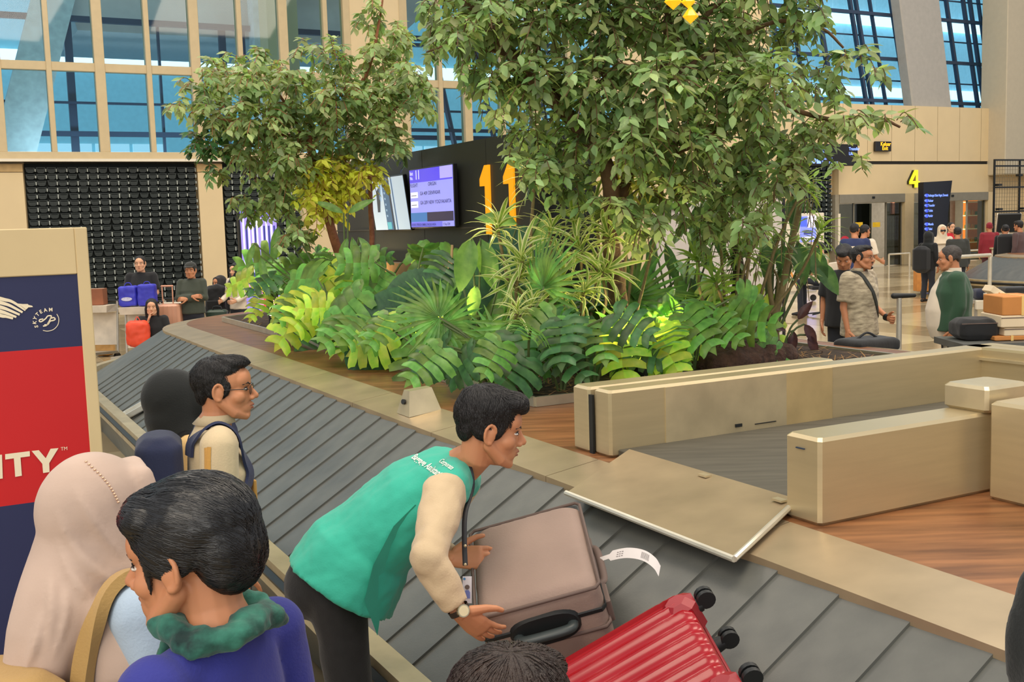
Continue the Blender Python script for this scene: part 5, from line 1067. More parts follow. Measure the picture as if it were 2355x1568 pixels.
P, J = bgp('person in a dark green jacket over a white T-shirt beside the boxed trolleys', 2183, 594, 10.9, (-.93, .25), 'down', (-.9, .35, -.12), top=dict(m=C_GREEN, sleeve='long', hem=.06, w=1.22, so=1.25, name='jacket', fold=.012), bottom=C_BLACK, hair='crop', build=1.22, hmat=mat('greying_hair', (62, 56, 52), .6, var=.3, scale=40, bump=.4), hs=1.02)
ff, rr_ = J['f'], J['r']; k = J['k']
b = MB(); b.loft([J['pelvis']-EZ*.12+ff*.07, J['pelvis']+ff*.095, J['waist']+ff*.10, J['chest']+ff*.065, J['shc']+ff*.04, J['neck']+ff*.01], [.165, .175, .18, .165, .13, .072], [.13, .15, .155, .14, .095, .07], side=rr_, seg=20, cap='flat'); b = remesh(b, .013, 3); folds(b, .006, 7, EZ, 2); obj('undershirt', b, C_WHITE, P, 180)
obj('collar', MB().loft([J['neck']-EZ*.01, J['neck']+EZ*.04], [.074, .068], seg=16, cap=None), C_WHITE, P, 180)
P, J = bgp('person in a white headscarf, sunglasses and white top walking by the sign tower', 2167, 530, 25.0, (-.15, -1), {'R': 'front', 'L': 'down'}, top=dict(m=C_WHITE, sleeve='long', hem=.2), bottom=cloth('cream_skirt', (206, 186, 150)), hair='hijab', hmat=cloth('white_scarf', (232, 214, 184)), skin=M_SKIN2)
T = J['T']; obj('sunglasses', MB().loft([T(-.055, .092, .002), T(0, .108, .002), T(.055, .092, .002)], [.019]*3, [.004]*3, side=EZ, seg=8), M_BLACK, P, 60)
P, J = bgp('person in black carrying a large black backpack left of the white headscarf', 2137, 545, 24.5, (.75, .6), 'down', top=dict(m=C_BLACK, sleeve='long', hem=.15), bottom=C_DENIM, hair='hijab', hmat=cloth('black_scarf', (24, 28, 28)), face=False)
b = MB(); b.box(J['waist']-J['f']*.28, J['f']*.17, J['r']*.17, EZ*.3, .08); obj('backpack', remesh(b, .02, 3), C_BLACK, P, 180)
bgp('person in a dark grey jacket seen from behind, right of the white headscarf', 2202, 535, 24.0, (.3, .95), 'down', top=dict(m=cloth('dark_grey_jacket', (52, 54, 50)), sleeve='long', hem=.1, w=1.15), bottom=C_DENIM, hair='crop', build=1.15, face=False)
bgp('person in a red top partly hidden between white headscarf and dark jacket', 2188, 523, 27.0, (.2, -1), 'front', top=dict(m=cloth('bright_red_top', (214, 40, 52)), sleeve='long'), bottom=C_DENIM, hair='crop', skin=M_SKIN2)
bgp('person in maroon clothes walking away near the shop window', 2275, 522, 29.0, (.2, .95), 'down', top=dict(m=C_RED, sleeve='long', hem=.15, w=1.15), bottom=cloth('dark_red_trousers', (74, 34, 40)), hair='crop', hmat=C_RED, face=False)
P, J = bgp('person in a dark top walking at the far right edge by the counter', 2342, 520, 26.0, (-.5, .8), 'down', top=dict(m=cloth('plum_top', (92, 72, 70)), sleeve='long', hem=.1), bottom=C_BLACK, hair='short', face=False)
P, J = bgp('person in black with a bulky black pack left of the person at the right edge', 2312, 528, 26.5, (.3, .9), 'down', top=dict(m=C_BLACK, sleeve='long', w=1.15), bottom=C_BLACK, hair='crop', face=False)
b = MB(); b.box(J['chest']-J['f']*.22-EZ*.1, J['r']*.2, J['f']*.14, EZ*.33, .1); obj('backpack', remesh(b, .02, 3), C_BLACK, P, 180)
P, J = bgp('person in a white shirt sitting on a swivel chair left of the black T-shirt', 1884, 571, 22.0, (-.7, .5), 'front', (-.9, .1, -.1), sit=True, top=dict(m=C_WHITE, sleeve='short'), bottom=C_DENIM, hair='crop', skin=M_SKIN2, kH=1.65)
cb = V((J['pelvis'].x, J['pelvis'].y, 0)); zt = J['pelvis'].z-.11
ch_ = empty('swivel_chair', cb, 'white-backed swivel chair on a dark star base on the tiled floor', 'chair')
obj('seat', MB().box(cb+EZ*(zt-.035), (.23, 0, 0), (0, .22, 0), (0, 0, .035), .02), C_BLACK, ch_); obj('backrest', MB().box(cb-J['f']*.25+EZ*(zt+.25), J['r']*.2, J['f']*.03, EZ*.22, .02), C_WHITE, ch_)
obj('post', MB().cyl(cb+EZ*.06, cb+EZ*(zt-.06), .025), M_BLACK, ch_, 40)
for i in range(5): a = 2*pi*i/5; d = V((cos(a), sin(a), 0)); obj('leg', MB().loft([cb+EZ*.07, cb+d*.26+EZ*.04], [.02, .013], seg=6, cap='flat'), M_BLACK, ch_)
bgp('person glimpsed between the leaves in front of the white board', 1528, 612, 15.5, (-.4, -.9), 'down', top=dict(m=cloth('pink_top', (200, 90, 110)), sleeve='short'), bottom=C_DENIM, hair='crop', skin=M_SKIN2)
# ================================================================== LUGGAGE ON THE BELT
SLP = (ZI-ZO)/(V1-V0); ES = (EV+EZ*SLP).normalized(); NB = EU.cross(ES); NB = NB if NB.z > 0 else -NB
def onbelt(u, v, h=0): return W(u, v, ZO+(v-V0)*SLP)+NB*h
M_CASE = mat('taupe_fabric', (150, 128, 116), .8, var=.10, scale=3, bump=.10, bscale=140); M_CASED = mat('taupe_piping', (108, 90, 82), .7, var=.08)
hl, hw, ht = .262, .198, .145; tl = radians(14)
Lx = (EU*-.88-ES*.475).normalized(); W0 = (EU*-.475+ES*.88).normalized(); N0 = Lx.cross(W0); N0 = N0 if N0.dot(NB) > 0 else -N0
Wx = W0*cos(tl)-N0*sin(tl); Nx = N0*cos(tl)+W0*sin(tl); kb = NB.dot(onbelt(3, 1.8))
yA = 4.4
for _ in range(200):               # slide the case along the line of sight until its lower edge rests on the belt
    cc = PY(1078, 1214, yA)+Lx*hl+Wx*hw-Nx*ht
    if min(NB.dot(cc+Lx*hl*a-Nx*ht+Wx*hw*b_)-kb for a in (-1, 1) for b_ in (-1, 1)) > .012: break
    yA -= .006
def sc(l, w, n): return cc+Lx*l+Wx*w+Nx*n
s1 = empty('suitcase', cc-Nx*ht, 'large taupe soft suitcase lying on the belt, gripped by the bending person', 'suitcase', 'suitcases on the belt')
b = MB(); b.loft([sc(-hl+.03, 0, 0), sc(hl-.03, 0, 0)], hw-.0, ht, side=Wx, seg=40, cap='flat', sup=.22)
b2_ = MB(); b2_.box(cc, Lx*hl, Wx*hw, Nx*ht, .03); b = remesh(b2_, .011, 9); folds(b, .004, 6, None, 3); obj('shell', b, M_CASE, s1, 180)
for n_, t_ in ((ht-.018, .006), (-.02, .007)):
    ring_ = [sc(x*(hl+.000), y*(hw+.000), n_) for x, y in ((-.93, -1), (.93, -1), (1, -.93), (1, .93), (.93, 1), (-.93, 1), (-1, .93), (-1, -.93), (-.93, -1))]
    obj('piping', MB().loft(ring_, t_, seg=6, cap=None), M_CASED, s1, 60)
obj('zip', MB().loft([sc(x*(hl+.001), y*(hw+.001), .045) for x, y in ((-.93, -1), (.93, -1), (1, -.93), (1, .93), (.93, 1), (-.93, 1), (-1, .93), (-1, -.93), (-.93, -1))], [.009]*9, [.003]*9, side=Nx, seg=6, cap=None), M_BLACK, s1)
hp = MB(); hp.loft([sc(hl-.004, 0, .03), sc(hl+.012, 0, .03)], [.115, .105], [.058, .05], side=Wx, seg=24, cap='flat', sup=.7); pl = obj('handle_plate', hp, M_BLACK, s1, 40)
hg = MB(); hg.loft(catmull([sc(hl+.005, -.088, .03), sc(hl+.035, -.075, .032), sc(hl+.042, 0, .034), sc(hl+.035, .075, .032), sc(hl+.005, .088, .03)], 5), .014, .018, side=Nx, seg=10); obj('grip', hg, mat('grip_grey', (58, 66, 66), .4), pl, 60)
hp = MB(); hp.loft(catmull([sc(-.11, hw-.002, .03), sc(-.08, hw+.016, .03), sc(.08, hw+.016, .03), sc(.11, hw-.002, .03)], 5), .009, .013, side=Nx, seg=8); obj('side_handle', hp, M_CASED, s1, 60)
hp = MB(); hp.box(sc(hl-.09, hw+.008, .0), Lx*.05, Wx*.01, Nx*.04, .004); obj('corner_guard', hp, M_CASED, s1)
for a_, b_ in ((hw-.04, -1), (-hw+.04, -1)):
    for n_ in (.08, -.09):
        wc = sc(-hl-.028, a_, n_); wh = obj('wheel_housing', MB().box(sc(-hl-.006, a_, n_), Lx*.02, Wx*.03, Nx*.03, .008), M_BLACK, s1); obj('wheel', MB().cyl(wc-Wx*.012, wc+Wx*.012, .026, 14), M_BLACK, wh, 40)
th_ = sc(-.02, hw+.018, .035); ty0 = th_.y; tp_ = [th_, PY(1412, 1276, ty0-.03), PY(1445, 1271, ty0-.06), PY(1480, 1277, ty0-.09), PY(1505, 1294, ty0-.11), PY(1517, 1313, ty0-.12)]
cr = catmull(tp_, 6); vs = []; tn = (Lx*.85-Nx*.1-V((0, .3, -.3))).normalized(); tdn = V((-.25, -.35, -.9)).normalized()
for i, p_ in enumerate(cr):
    h_ = .008 if i < 5 else .017
    vs += [p_-tdn*h_, p_+tdn*h_]
tg = obj('baggage_tag', MB().add(vs, [(2*i, 2*i+1, 2*i+3, 2*i+2) for i in range(len(cr)-1)]), mat('tag_paper', (236, 230, 226), .6, var=.02), s1, 60, rec=False)
bc = MB()
for k in range(9):
    i = 17+k*.42; j = int(i); t = i-j; p_ = cr[j].lerp(cr[j+1], t); q_ = cr[j].lerp(cr[j+1], t+.16); o_ = -V((0, 1, 0))*.0015-EZ*.0006
    bc.add([p_-tdn*.011+o_, p_+tdn*.009+o_, q_+tdn*.009+o_, q_-tdn*.011+o_], [(0, 1, 2, 3)])
for k in range(3):
    for m_ in range(3): i = 7+k*1.0; j = int(i); p_ = cr[j].lerp(cr[j+1], .1); q_ = cr[j].lerp(cr[j+1], .8); o_ = tdn*(-.008+.007*m_)-V((0, 1, 0))*.0015; bc.add([p_+o_, p_+o_+tdn*.002, q_+o_+tdn*.002, q_+o_], [(0, 1, 2, 3)])
obj('barcode', bc, mat('tag_ink', (120, 112, 112), .7, var=0), tg, rec=False)
# red ribbed suitcase
M_RED = mat('glossy_red_shell', (158, 10, 24), .24, var=.08, coat=.15, spec=.45); M_REDD = mat('red_satin', (150, 24, 36), .4)
rl, rw, rt = .30, .235, .125
kr = NB.dot(onbelt(2.5, 1.8))+2*rt+.03; q1, q2, q3 = PN(1305, 1500, NB, kr), PN(1562, 1350, NB, kr), PN(1735, 1535, NB, kr)
Lr = (q2-q1).normalized(); Wr_ = (q3-q2)-Lr*(q3-q2).dot(Lr); Wr_.normalize(); Nr = NB.copy(); rc = q2-Lr*rl+Wr_*rw-Nr*rt
def sr(l, w, n): return rc+Lr*l+Wr_*w+Nr*n
s2 = empty('suitcase', rc-Nr*(rt+.02), 'glossy red hard suitcase with deep lengthwise ribs on the belt', 'suitcase', 'suitcases on the belt')
b = MB(); rings = []; prof = []
for sg in (1, -1):
    for i in range(111): x = (1-2*i/110)*sg*.90; prof.append((x, sg*(1-.10*abs(cos(x*pi*4.5))**1.2-.02*max(0, abs(x)-.7)), 1))
    for i in range(1, 8): a = pi/2*i/8; prof.append((-sg*(.90+.10*sin(a)), sg*(1-.25*(1-cos(a))), 0))
    for i in range(1, 4): prof.append((-sg*1.0, sg*(.75-1.5*i/4), 0))
    for i in range(7, 0, -1): a = pi/2*i/8; prof.append((-sg*(.90+.10*sin(a)), -sg*(1-.25*(1-cos(a))), 0))
nP = len(prof)
for l, kk in ((-1, .84), (-.985, .90), (-.95, .96), (-.9, .99), (-.84, 1), (-.4, 1), (0, 1), (.4, 1), (.72, 1), (.76, .992), (.80, 1.0), (.84, .992), (.88, .995), (.92, .985), (.95, .95), (.985, .89), (1, .82)):
    for x, y, t in prof: rings.append(sr(l*rl, x*rw*(kk*.5+.5), y*rt*kk))
nr_ = len(rings)//nP
b.add(rings, [(i*nP+k, i*nP+(k+1) % nP, (i+1)*nP+(k+1) % nP, (i+1)*nP+k) for i in range(nr_-1) for k in range(nP)]+[tuple(range(nP-1, -1, -1)), tuple(range((nr_-1)*nP, nr_*nP))])
obj('shell', b, M_RED, s2, 50)
obj('seam', MB().loft([sr(x*rl*1.005, y*rw*1.012, 0) for x, y in ((-.9, -1), (.9, -1), (1, -.86), (1, .86), (.9, 1), (-.9, 1), (-1, .86), (-1, -.86), (-.9, -1))], .007, seg=6, cap=None), M_REDD, s2, 60)
for a_ in (-1, 1):
    obj('corner_guard', MB().box(sr(rl-.03, a_*(rw-.045), rt-.06), Lr*.05, Wr_*.042, Nr*.058, .02), M_REDD, s2)
    for n_ in (1, -1):
        wh = obj('wheel_housing', MB().loft([sr(rl, a_*(rw-.05), n_*(rt-.05)), sr(rl+.03, a_*(rw-.05), n_*(rt-.05))], [.024, .02], seg=12, cap='flat'), M_BLACK, s2, 40)
        for q_ in (-1, 1): wc = sr(rl+.048, a_*(rw-.05)+q_*.011, n_*(rt-.045)+.008); obj('wheel', MB().cyl(wc-Wr_*.007, wc+Wr_*.007, .027, 16), M_BLACK, wh, 40)
obj('top_handle', MB().loft(catmull([sr(-rl, -.07, .02), sr(-rl-.035, -.05, .02), sr(-rl-.035, .05, .02), sr(-rl, .07, .02)], 5), .011, seg=8), M_BLACK, s2, 60)
obj('orange_tab', MB().box(sr(-rl-.02, -rw+.1, .06), Lr*.02, Wr_*.006, Nr*.03), mat('orange_tab', (226, 130, 50), .6), s2)
# belt rail bracket seen left of the belt, near the headscarf
rb = empty('belt_guard', onbelt(6.9, 1.6, .0), 'small pale metal tray lying on the belt edge left of the black headscarf', 'tray')
bx = onbelt(7.35, 1.52, .03); dx = (EU*.35-ES*-.95).normalized()
p0, p1 = PN(292, 958, NB, NB.dot(onbelt(7, 1.5, .03))), PN(350, 925, NB, NB.dot(onbelt(7, 1.5, .03))); tx_ = (p1-p0).normalized(); ty_ = NB.cross(tx_)
obj('tray_base', MB().box((p0+p1)/2+tx_*.08, tx_*.30, ty_*.07, NB*.008), mat('tray_pale', (206, 206, 198), .35, .3), rb)
for q_ in (-1, 1): obj('tray_lip', MB().box((p0+p1)/2+tx_*.08+ty_*.07*q_+NB*.02, tx_*.30, ty_*.007, NB*.02), MATS['tray_pale'], rb)
obj('tray_lip', MB().box(p0-tx_*.02+NB*.02, tx_*.007, ty_*.075, NB*.02), MATS['tray_pale'], rb)
# ================================================================== SIGN BOARD AT THE LEFT
SU = 3.84
def S(px, py, d=0): return PU(px, py, SU-d)
vr = S(205, 600).dot(EV); zt = S(200, 522).z; vi = S(178, 632).dot(EV); z1 = S(178, 630).z; z2 = S(185, 796).z; z3 = S(116, 1150).z
sg = empty('sign_board', W(SU+.06, (vr-1.3)/2, 0), 'tall cream framed sign board with navy and red panels beside the belt', 'sign')
M_CR = mat('cream_frame', (210, 188, 142), .5, var=.03); M_NV = mat('sign_navy', (34, 40, 80), .55, var=.05, scale=2, bump=.03, bscale=300); M_RD = mat('sign_red', (196, 20, 24), .55, var=.04, scale=2); M_WP = mat('sign_white', (238, 224, 192), .5, var=.02)
obj('frame', MB().ubox(SU+.012, SU+.14, -1.4, vr, 0.02, zt, .006), M_CR, sg)
obj('frame_side', MB().ubox(SU-.002, SU+.02, vi, vr, 0.02, zt, .003), M_CR, sg); obj('frame_top', MB().ubox(SU-.002, SU+.02, -1.4, vi, z1, zt, .003), M_CR, sg)
obj('foot', MB().ubox(SU-.15, SU+.3, -.6, -.4, 0, .03), M_CR, sg); obj('foot', MB().ubox(SU-.15, SU+.3, .1, .3, 0, .03), M_CR, sg)
nvp = obj('navy_panel', MB().ubox(SU+.004, SU+.012, -1.4, vi, z2, z1), M_NV, sg); rdp = obj('red_panel', MB().ubox(SU+.004, SU+.012, -1.4, vi, z3, z2), M_RD, sg); obj('navy_panel', MB().ubox(SU+.004, SU+.012, -1.4, vi, .1, z3), M_NV, sg)
def zq(x, y): return (x/3.1375, 620+y/3.1375)      # helper for tracing the print
def flat(pts): return [S(*zq(x, y), -.001) for x, y in pts]
def bandp(c, w0, w1):
    o1, o2 = [], []; n = len(c)
    for i in range(n):
        a = V((*c[max(0, i-1)], 0)); d = V((*c[min(n-1, i+1)], 0)); t = (d-a).normalized(); w_ = (w0+(w1-w0)*i/(n-1))/2; q_ = V((*c[i], 0)); m_ = V((-t.y, t.x, 0))*w_
        o1.append((q_.x+m_.x, q_.y+m_.y)); o2.append((q_.x-m_.x, q_.y-m_.y))
    return o1, o2
lg = MB()
def addband(c, w0, w1):
    cc_ = [(p.x, p.y) for p in catmull([V((x, y, 0)) for x, y in c], 5)]; a, d = bandp(cc_, w0, w1); n = len(a); lg.add(flat(a+d), [(i, i+1, n+i+1, n+i) for i in range(n-1)])
for y0, (ex, ey), (mx, my) in ((212, (184, 292), (90, 232)), (240, (163, 308), (78, 262)), (272, (142, 325), (66, 292)), (302, (118, 342), (56, 318)), (330, (94, 352), (45, 338))):
    addband([(-130, y0-30), (-40, y0-12), (mx*.35, y0+4), (mx, my), (ex, ey)], 34, 15)
lg.add(flat([(128, 244), (165, 248), (200, 247), (206, 254), (232, 260), (238, 270), (205, 272), (184, 292), (160, 270)]), [range(9)])
addband([(410, 320), (424, 352), (418, 396), (388, 430), (345, 443), (310, 438)], 5, 5)
for c in ([(310, 407), (335, 402), (350, 380), (366, 350), (372, 332)], [(320, 398), (345, 395), (362, 372), (384, 366), (398, 358), (388, 346), (360, 352)], [(372, 332), (345, 334), (330, 352), (300, 374), (284, 372), (288, 360), (312, 356)]): addband(c, 9, 9)
for ch_c, x, y, an in (('S', 262, 410, 96), ('K', 249, 381, 82), ('Y', 253, 350, 62), ('T', 270, 322, 45), ('E', 294, 303, 30), ('A', 327, 291, 14), ('M', 366, 288, 2)):
    a = radians(an); vs, fs = text(ch_c, 1, .03, 1, 'CENTER'); q = []
    for p in vs: lx, ly = p.x*36, -(p.y-.35)*36; q.append((x+lx*cos(a)+ly*sin(a), y-lx*sin(a)+ly*cos(a)))
    lg.add(flat(q), fs)
obj('logo', lg, M_WP, nvp, rec=False)
lt = MB()
lt.add(flat([(37, 1331), (214, 1309), (216, 1346), (148, 1355), (158, 1486), (110, 1495), (100, 1361), (38, 1370)]), [range(8)])
lt.add(flat([(228, 1308), (280, 1302), (330, 1360), (365, 1292), (422, 1287), (355, 1396), (358, 1460), (311, 1467), (305, 1400)]), [range(9)])
lt.add(flat([(-40, 1340), (14, 1334), (20, 1506), (-36, 1514)]), [range(4)])
vs, fs = text('TM', 1, .0); lt.add(flat([(438+p.x*36, 1306-p.y*36-p.x*4) for p in vs]), fs)
obj('lettering', lt, M_WP, rdp, rec=False)
# ================================================================== GATE 4, SIGNS AND SCREENS FURTHER BACK
def rect(px0, py0, px1, py1, u): a, b_ = PU(px0, (py0+py1)/2, u), PU(px1, (py0+py1)/2, u); c, d = PU((px0+px1)/2, py0, u), PU((px0+px1)/2, py1, u); return a.dot(EV), b_.dot(EV), d.z, c.z
M_GRY = mat('grey_door_metal', (146, 140, 124), .45, .3, var=.05); M_DGLS = glassmat('door_glass', (150, 156, 152))
room = empty('wall_gate_room', W(34, 34, 0), kind='structure')
area('gate_room_fill', W(33.2, 34.5, 3.4), 3.5, 260, (1, .93, .82), W(33.2, 34.5, 0)); area('gate_room_fill', W(33.2, 40, 3.4), 3.5, 260, (1, .93, .82), W(33.2, 40, 0))  # unseen fill lights added to brighten the room behind the gate
obj('room_back', MB().ubox(36, 36.2, 26, 46, 0, 3.8), mat('grey_room', (138, 134, 124), .6), room); obj('room_ceiling', MB().ubox(UW+.45, 36, 26, 46, 3.5, 3.6), M_GRY, room)
for dn, (v0, v1) in enumerate(((29.95, 33.35), (33.85, 38.1))):
    d = empty('door_%d' % (dn+1), W(UW, (v0+v1)/2, 0), kind='structure')
    obj('header', MB().ubox(UW-.12, UW+.3, v0, v1, 2.42, 2.75, .01), M_GRY, d); obj('header_sensor', MB().ubox(UW-.15, UW-.12, (v0+v1)/2-.06, (v0+v1)/2+.06, 2.58, 2.66), M_BLACK, d)
    nl = 4
    for k in range(nl):
        a, b_ = v0+(v1-v0)*k/nl, v0+(v1-v0)*(k+1)/nl
        if k in (2,) : 
            obj('door_leaf', MB().ubox(UW+.2, UW+.23, a-.55, a+.25, 0, 2.4), M_DGLS, d); continue
        obj('door_leaf', MB().ubox(UW+.05, UW+.08, a+.02, b_-.02, 0.02, 2.4), M_DGLS if k else glassmat('door_glass_pale', (178, 182, 178)), d)
        obj('stile', MB().ubox(UW+.03, UW+.1, a-.02, a+.03, 0, 2.42), M_GRY, d)
    obj('stile', MB().ubox(UW+.03, UW+.1, v1-.05, v1, 0, 2.42), M_GRY, d)
    if dn == 0:
        for x0 in (1967, 2007):
            a, b_, z0, z1_ = rect(x0, 511, x0+17, 522, UW+.04); obj('sticker', MB().ubox(UW+.035, UW+.045, a, b_, z0, z1_), mat('yellow_sticker', (232, 190, 40), .6), d)
obj('pink_poster', MB().ubox(35.9, 36, *[x for x in rect(2048, 465, 2062, 492, 36)]), mat('salmon_poster', (232, 156, 130), .6), room, label='salmon poster')
sh = empty('shop_shelf', W(35.3, 41.5, 0), 'lit orange shop shelves seen through the right hand gate door', 'shelf'); a, b_, z0, z1_ = rect(2198, 455, 2252, 585, 35.6)
obj('back_panel', MB().ubox(35.5, 35.6, a, b_, .05, z1_), mat('orange_backlit', (226, 140, 60), emit=.35, var=.1), sh)
for k in range(4): zz = .5+k*(z1_-.6)/3.2; obj('shelf_board', MB().ubox(35.2, 35.5, a, b_, zz, zz+.04), mat('lit_shelf', (255, 226, 170), emit=1.2, var=0), sh)
obj('side', MB().ubox(35.2, 35.6, b_, b_+.06, 0, z1_), M_GRY, sh); obj('side', MB().ubox(35.2, 35.6, a-.06, a, 0, z1_), M_GRY, sh)
for k in range(3):
    for j in range(6):
        zz = .54+k*(z1_-.6)/3.2; vv = a+.1+j*(b_-a-.15)/6; h_ = .16+.1*RG.random()
        t_ = obj('bottle' if j % 2 else 'packet', MB().loft([W(35.34, vv, zz), W(35.34, vv, zz+h_*.7), W(35.34, vv, zz+h_)], [.05, .05, .025], seg=8, cap='flat') if j % 2 else MB().ubox(35.3, 35.4, vv-.05, vv+.05, zz, zz+h_, .01), mat('goods_%d' % (j % 3), ((226, 180, 90), (90, 140, 90), (236, 214, 160))[j % 3], .5), sh, 60)
n4 = MB(); a, b_, z0, z1_ = rect(2093, 391, 2114, 431, UW-.2); hh, ww = z1_-z0, b_-a
def q4(x, z): return W(UW-.22, a+x*ww, z0+z*hh)
n4.prism([q4(.55, 1), q4(.82, 1), q4(.82, .36), q4(1.02, .36), q4(1.02, .2), q4(.82, .2), q4(.82, 0), q4(.58, 0), q4(.58, .2), q4(0, .2), q4(0, .36)], EU*.06)
n4.v = [p for p in n4.v]; g4 = empty('gate_number', W(UW-.2, (a+b_)/2, z0), 'glowing yellow number 4 above the gate', 'sign')
obj('numeral', n4, mat('yellow_neon', (250, 236, 40), emit=1.0, var=0), g4); bk = MB(); bk.v = [p+EU*.07-EV*.06 for p in n4.v]; bk.f = n4.f; bk.m = n4.m; obj('numeral_back', bk, M_BLACK, g4)
obj('numeral_hole', MB().add([q4(.57, .75)-EU*.004, q4(.57, .37)-EU*.004, q4(.22, .37)-EU*.004], [(0, 1, 2)]), mat('numeral_gap', (150, 120, 40), .7), g4, rec=False)
def lightbox(name, label, px0, py0, px1, py1, u, rows, mcol, cat='sign', back=.1, face=(18, 16, 16)):
    a, b_, z0, z1_ = rect(px0, py0, px1, py1, u); r = empty(name, W(u, (a+b_)/2, z0), label, cat)
    obj('box', MB().ubox(u, u+back, a, b_, z0, z1_, .01), mat('sign_black_%d' % face[2], face, .4), r)
    tx = MB()
    for (x, y, s, t) in rows: put_text(tx, t, W(u-.006, a+(b_-a)*x, z0+(z1_-z0)*y), EV, EZ, s, .02)
    if tx.v: obj('lettering', tx, mcol, r, rec=False)
    return r, a, b_, z0, z1_
M_AMB = mat('amber_text', (255, 176, 30), emit=1.6, var=0); M_BLT = mat('blue_white_text', (120, 150, 255), emit=1.8, var=0); M_BLP = mat('blue_text', (60, 80, 255), emit=1.3, var=0)
lightbox('exit_sign', 'black exit sign with amber letters Keluar and Exit on the beige panel', 2014, 325, 2050, 348, UW-.25, [(.30, .56, .20, 'Keluar'), (.40, .14, .20, 'Exit')], M_AMB)
r, a, b_, z0, z1_ = lightbox('direction_sign', 'black overhead direction sign with blue pictograms half hidden by leaves', 1866, 331, 1973, 381, UW-1.2, [(.22, .72, .15, 'Toilet'), (.22, .54, .15, 'Public'), (.22, .28, .15, 'Mushola'), (.22, .1, .15, 'Prayer Room'), (.80, .72, .15, 'Transfer'), (.80, .5, .15, 'Lift')], M_BLT, back=.2)
ic = MB()
for z in (.62, .18): ic.ubox(UW-1.207, UW-1.201, a+(b_-a)*.11, a+(b_-a)*.2, z0+(z1_-z0)*(z-.08), z0+(z1_-z0)*(z+.22)); ic.loft([W(UW-1.207, a+(b_-a)*.05, z0+(z1_-z0)*(z+.07)), W(UW-1.201, a+(b_-a)*.05, z0+(z1_-z0)*(z+.07))], [.11, .11], seg=14, cap='flat')
obj('pictogram', ic, M_BLT, r, kind='stuff'); obj('hanger', MB().ubox(UW-1.15, UW-.1, (a+b_)/2-.04, (a+b_)/2+.04, (z0+z1_)/2-.04, (z0+z1_)/2+.04), M_BLACK, r)
# leaning sign tower
u = 28.6; P0, P1_, P2_, P3_ = PU(2124, 600, u), PU(2166, 600, u), PU(2190, 415, u), PU(2124, 419, u)
st_ = empty('sign_tower', V((P0.x, P0.y, 0)), 'tall navy sign tower with glowing blue direction rows by gate 4', 'sign'); P0.z = P1_.z = 0
obj('tower_body', MB().prism([P0, P1_, P2_, P3_], EU*.25), mat('tower_navy', (16, 20, 34), .35), st_)
tx = MB(); ic = MB()
for k, (y, t) in enumerate(((452, 'Kedatangan Dalam Negeri, Domestic'), (464, 'Keluar'), (475, 'Transfer'), (487, 'Toilet'), (499, 'Parkir'), (518, 'Musala'), (529, 'Taksi'))):
    p_ = PU(2134, y, u)-EU*.01; put_text(tx, t, p_+EV*.0, EV, EZ, .13, .012, sx=.55 if k == 0 else .8); put_text(tx, '\u2190', PU(2125, y, u)-EU*.01, EV, EZ, .14, .01); c_ = PU(2131, y, u)-EU*.006+EZ*.04; ic.box(c_, EV*.05, EU*.003, EZ*.06)
obj('lettering', tx, M_BLT, st_, rec=False); obj('pictogram', ic, M_BLP, st_, kind='stuff')
# mesh rack in front of the right column
mr = empty('mesh_rack', W(27.6, 37, 0), 'tall black frame with wire mesh in front of the right column', 'rack'); u = 27.6; v0, z0_, z1_ = PU(2286, 450, u).dot(EV), 0, PU(2286, 366, u).z
for v in (v0, v0+1.42, v0+2.9, v0+4.3): obj('post', MB().ubox(u-.03, u+.03, v-.03, v+.03, 0, z1_), M_BLACK, mr)
for z in (z1_-.03, z1_-.25, 2.85, 1.95, .6): obj('rail', MB().ubox(u-.03, u+.03, v0, v0+4.3, z-.03, z+.03), M_BLACK, mr)
wm = MB()
for k in range(30): wm.ubox(u-.005, u+.005, v0+k*.145, v0+k*.145+.011, .6, z1_)
for k in range(int((z1_-.6)/.145)): wm.ubox(u-.005, u+.005, v0, v0+4.3, .6+k*.145, .6+k*.145+.011)
obj('wire_mesh', wm, mat('mesh_wire', (120, 108, 84), .5), mr, kind='stuff')
for v, z in ((v0+.05, 2.9), (v0+1.45, 2.0), (v0+.1, 2.0), (v0+1.2, 3.25)): obj('hook', MB().ubox(u-.16, u, v, v+.2, z, z+.08), M_BLACK, mr)
# LED totem at the left
u = 18.6; a, b_, z0, z1_ = rect(557, 478, 640, 700, u)
to = empty('advert_totem', W(u, (a+b_)/2, 0), 'purple and white glowing advert totem behind the plants at the left', 'screen')
def tb(v, z): return W(u, a+(b_-a)*v, z)
obj('casing', MB().ubox(u+.01, u+.14, a-.03, b_+.03, 0, z1_+.05, .02), M_BLACK, to); tsc = obj('screen', MB().ubox(u, u+.01, a, b_, .25, z1_), scr('totem_lilac', (150, 136, 226), .75), to)
def tq(pts, m, d=.004): obj('picture_patch', MB().add([tb(x, .25+(z1_-.25)*y)-EU*d for x, y in pts], [range(len(pts))]), m, tsc, rec=False)
tv1, tv2, tv3, tv4, tv5 = scr('totem_violet', (108, 92, 216), 1), scr('totem_white', (226, 216, 250), .85), scr('totem_pink', (226, 130, 190), 1.1), scr('totem_red', (226, 60, 80), 1.1), scr('totem_navy', (56, 60, 130), .7)
tq([(0, .93), (1, .93), (1, 1), (0, 1)], tv1)
for x in (.05, .2, .3, .42, .55, .68, .82): tq([(x, .5), (x+.05, .5), (x+.05, .92), (x, .92)], tv2)
for x in (.13, .37, .62, .75, .9): tq([(x, .55), (x+.05, .5), (x+.05, .86), (x, .86)], tv5, .005)
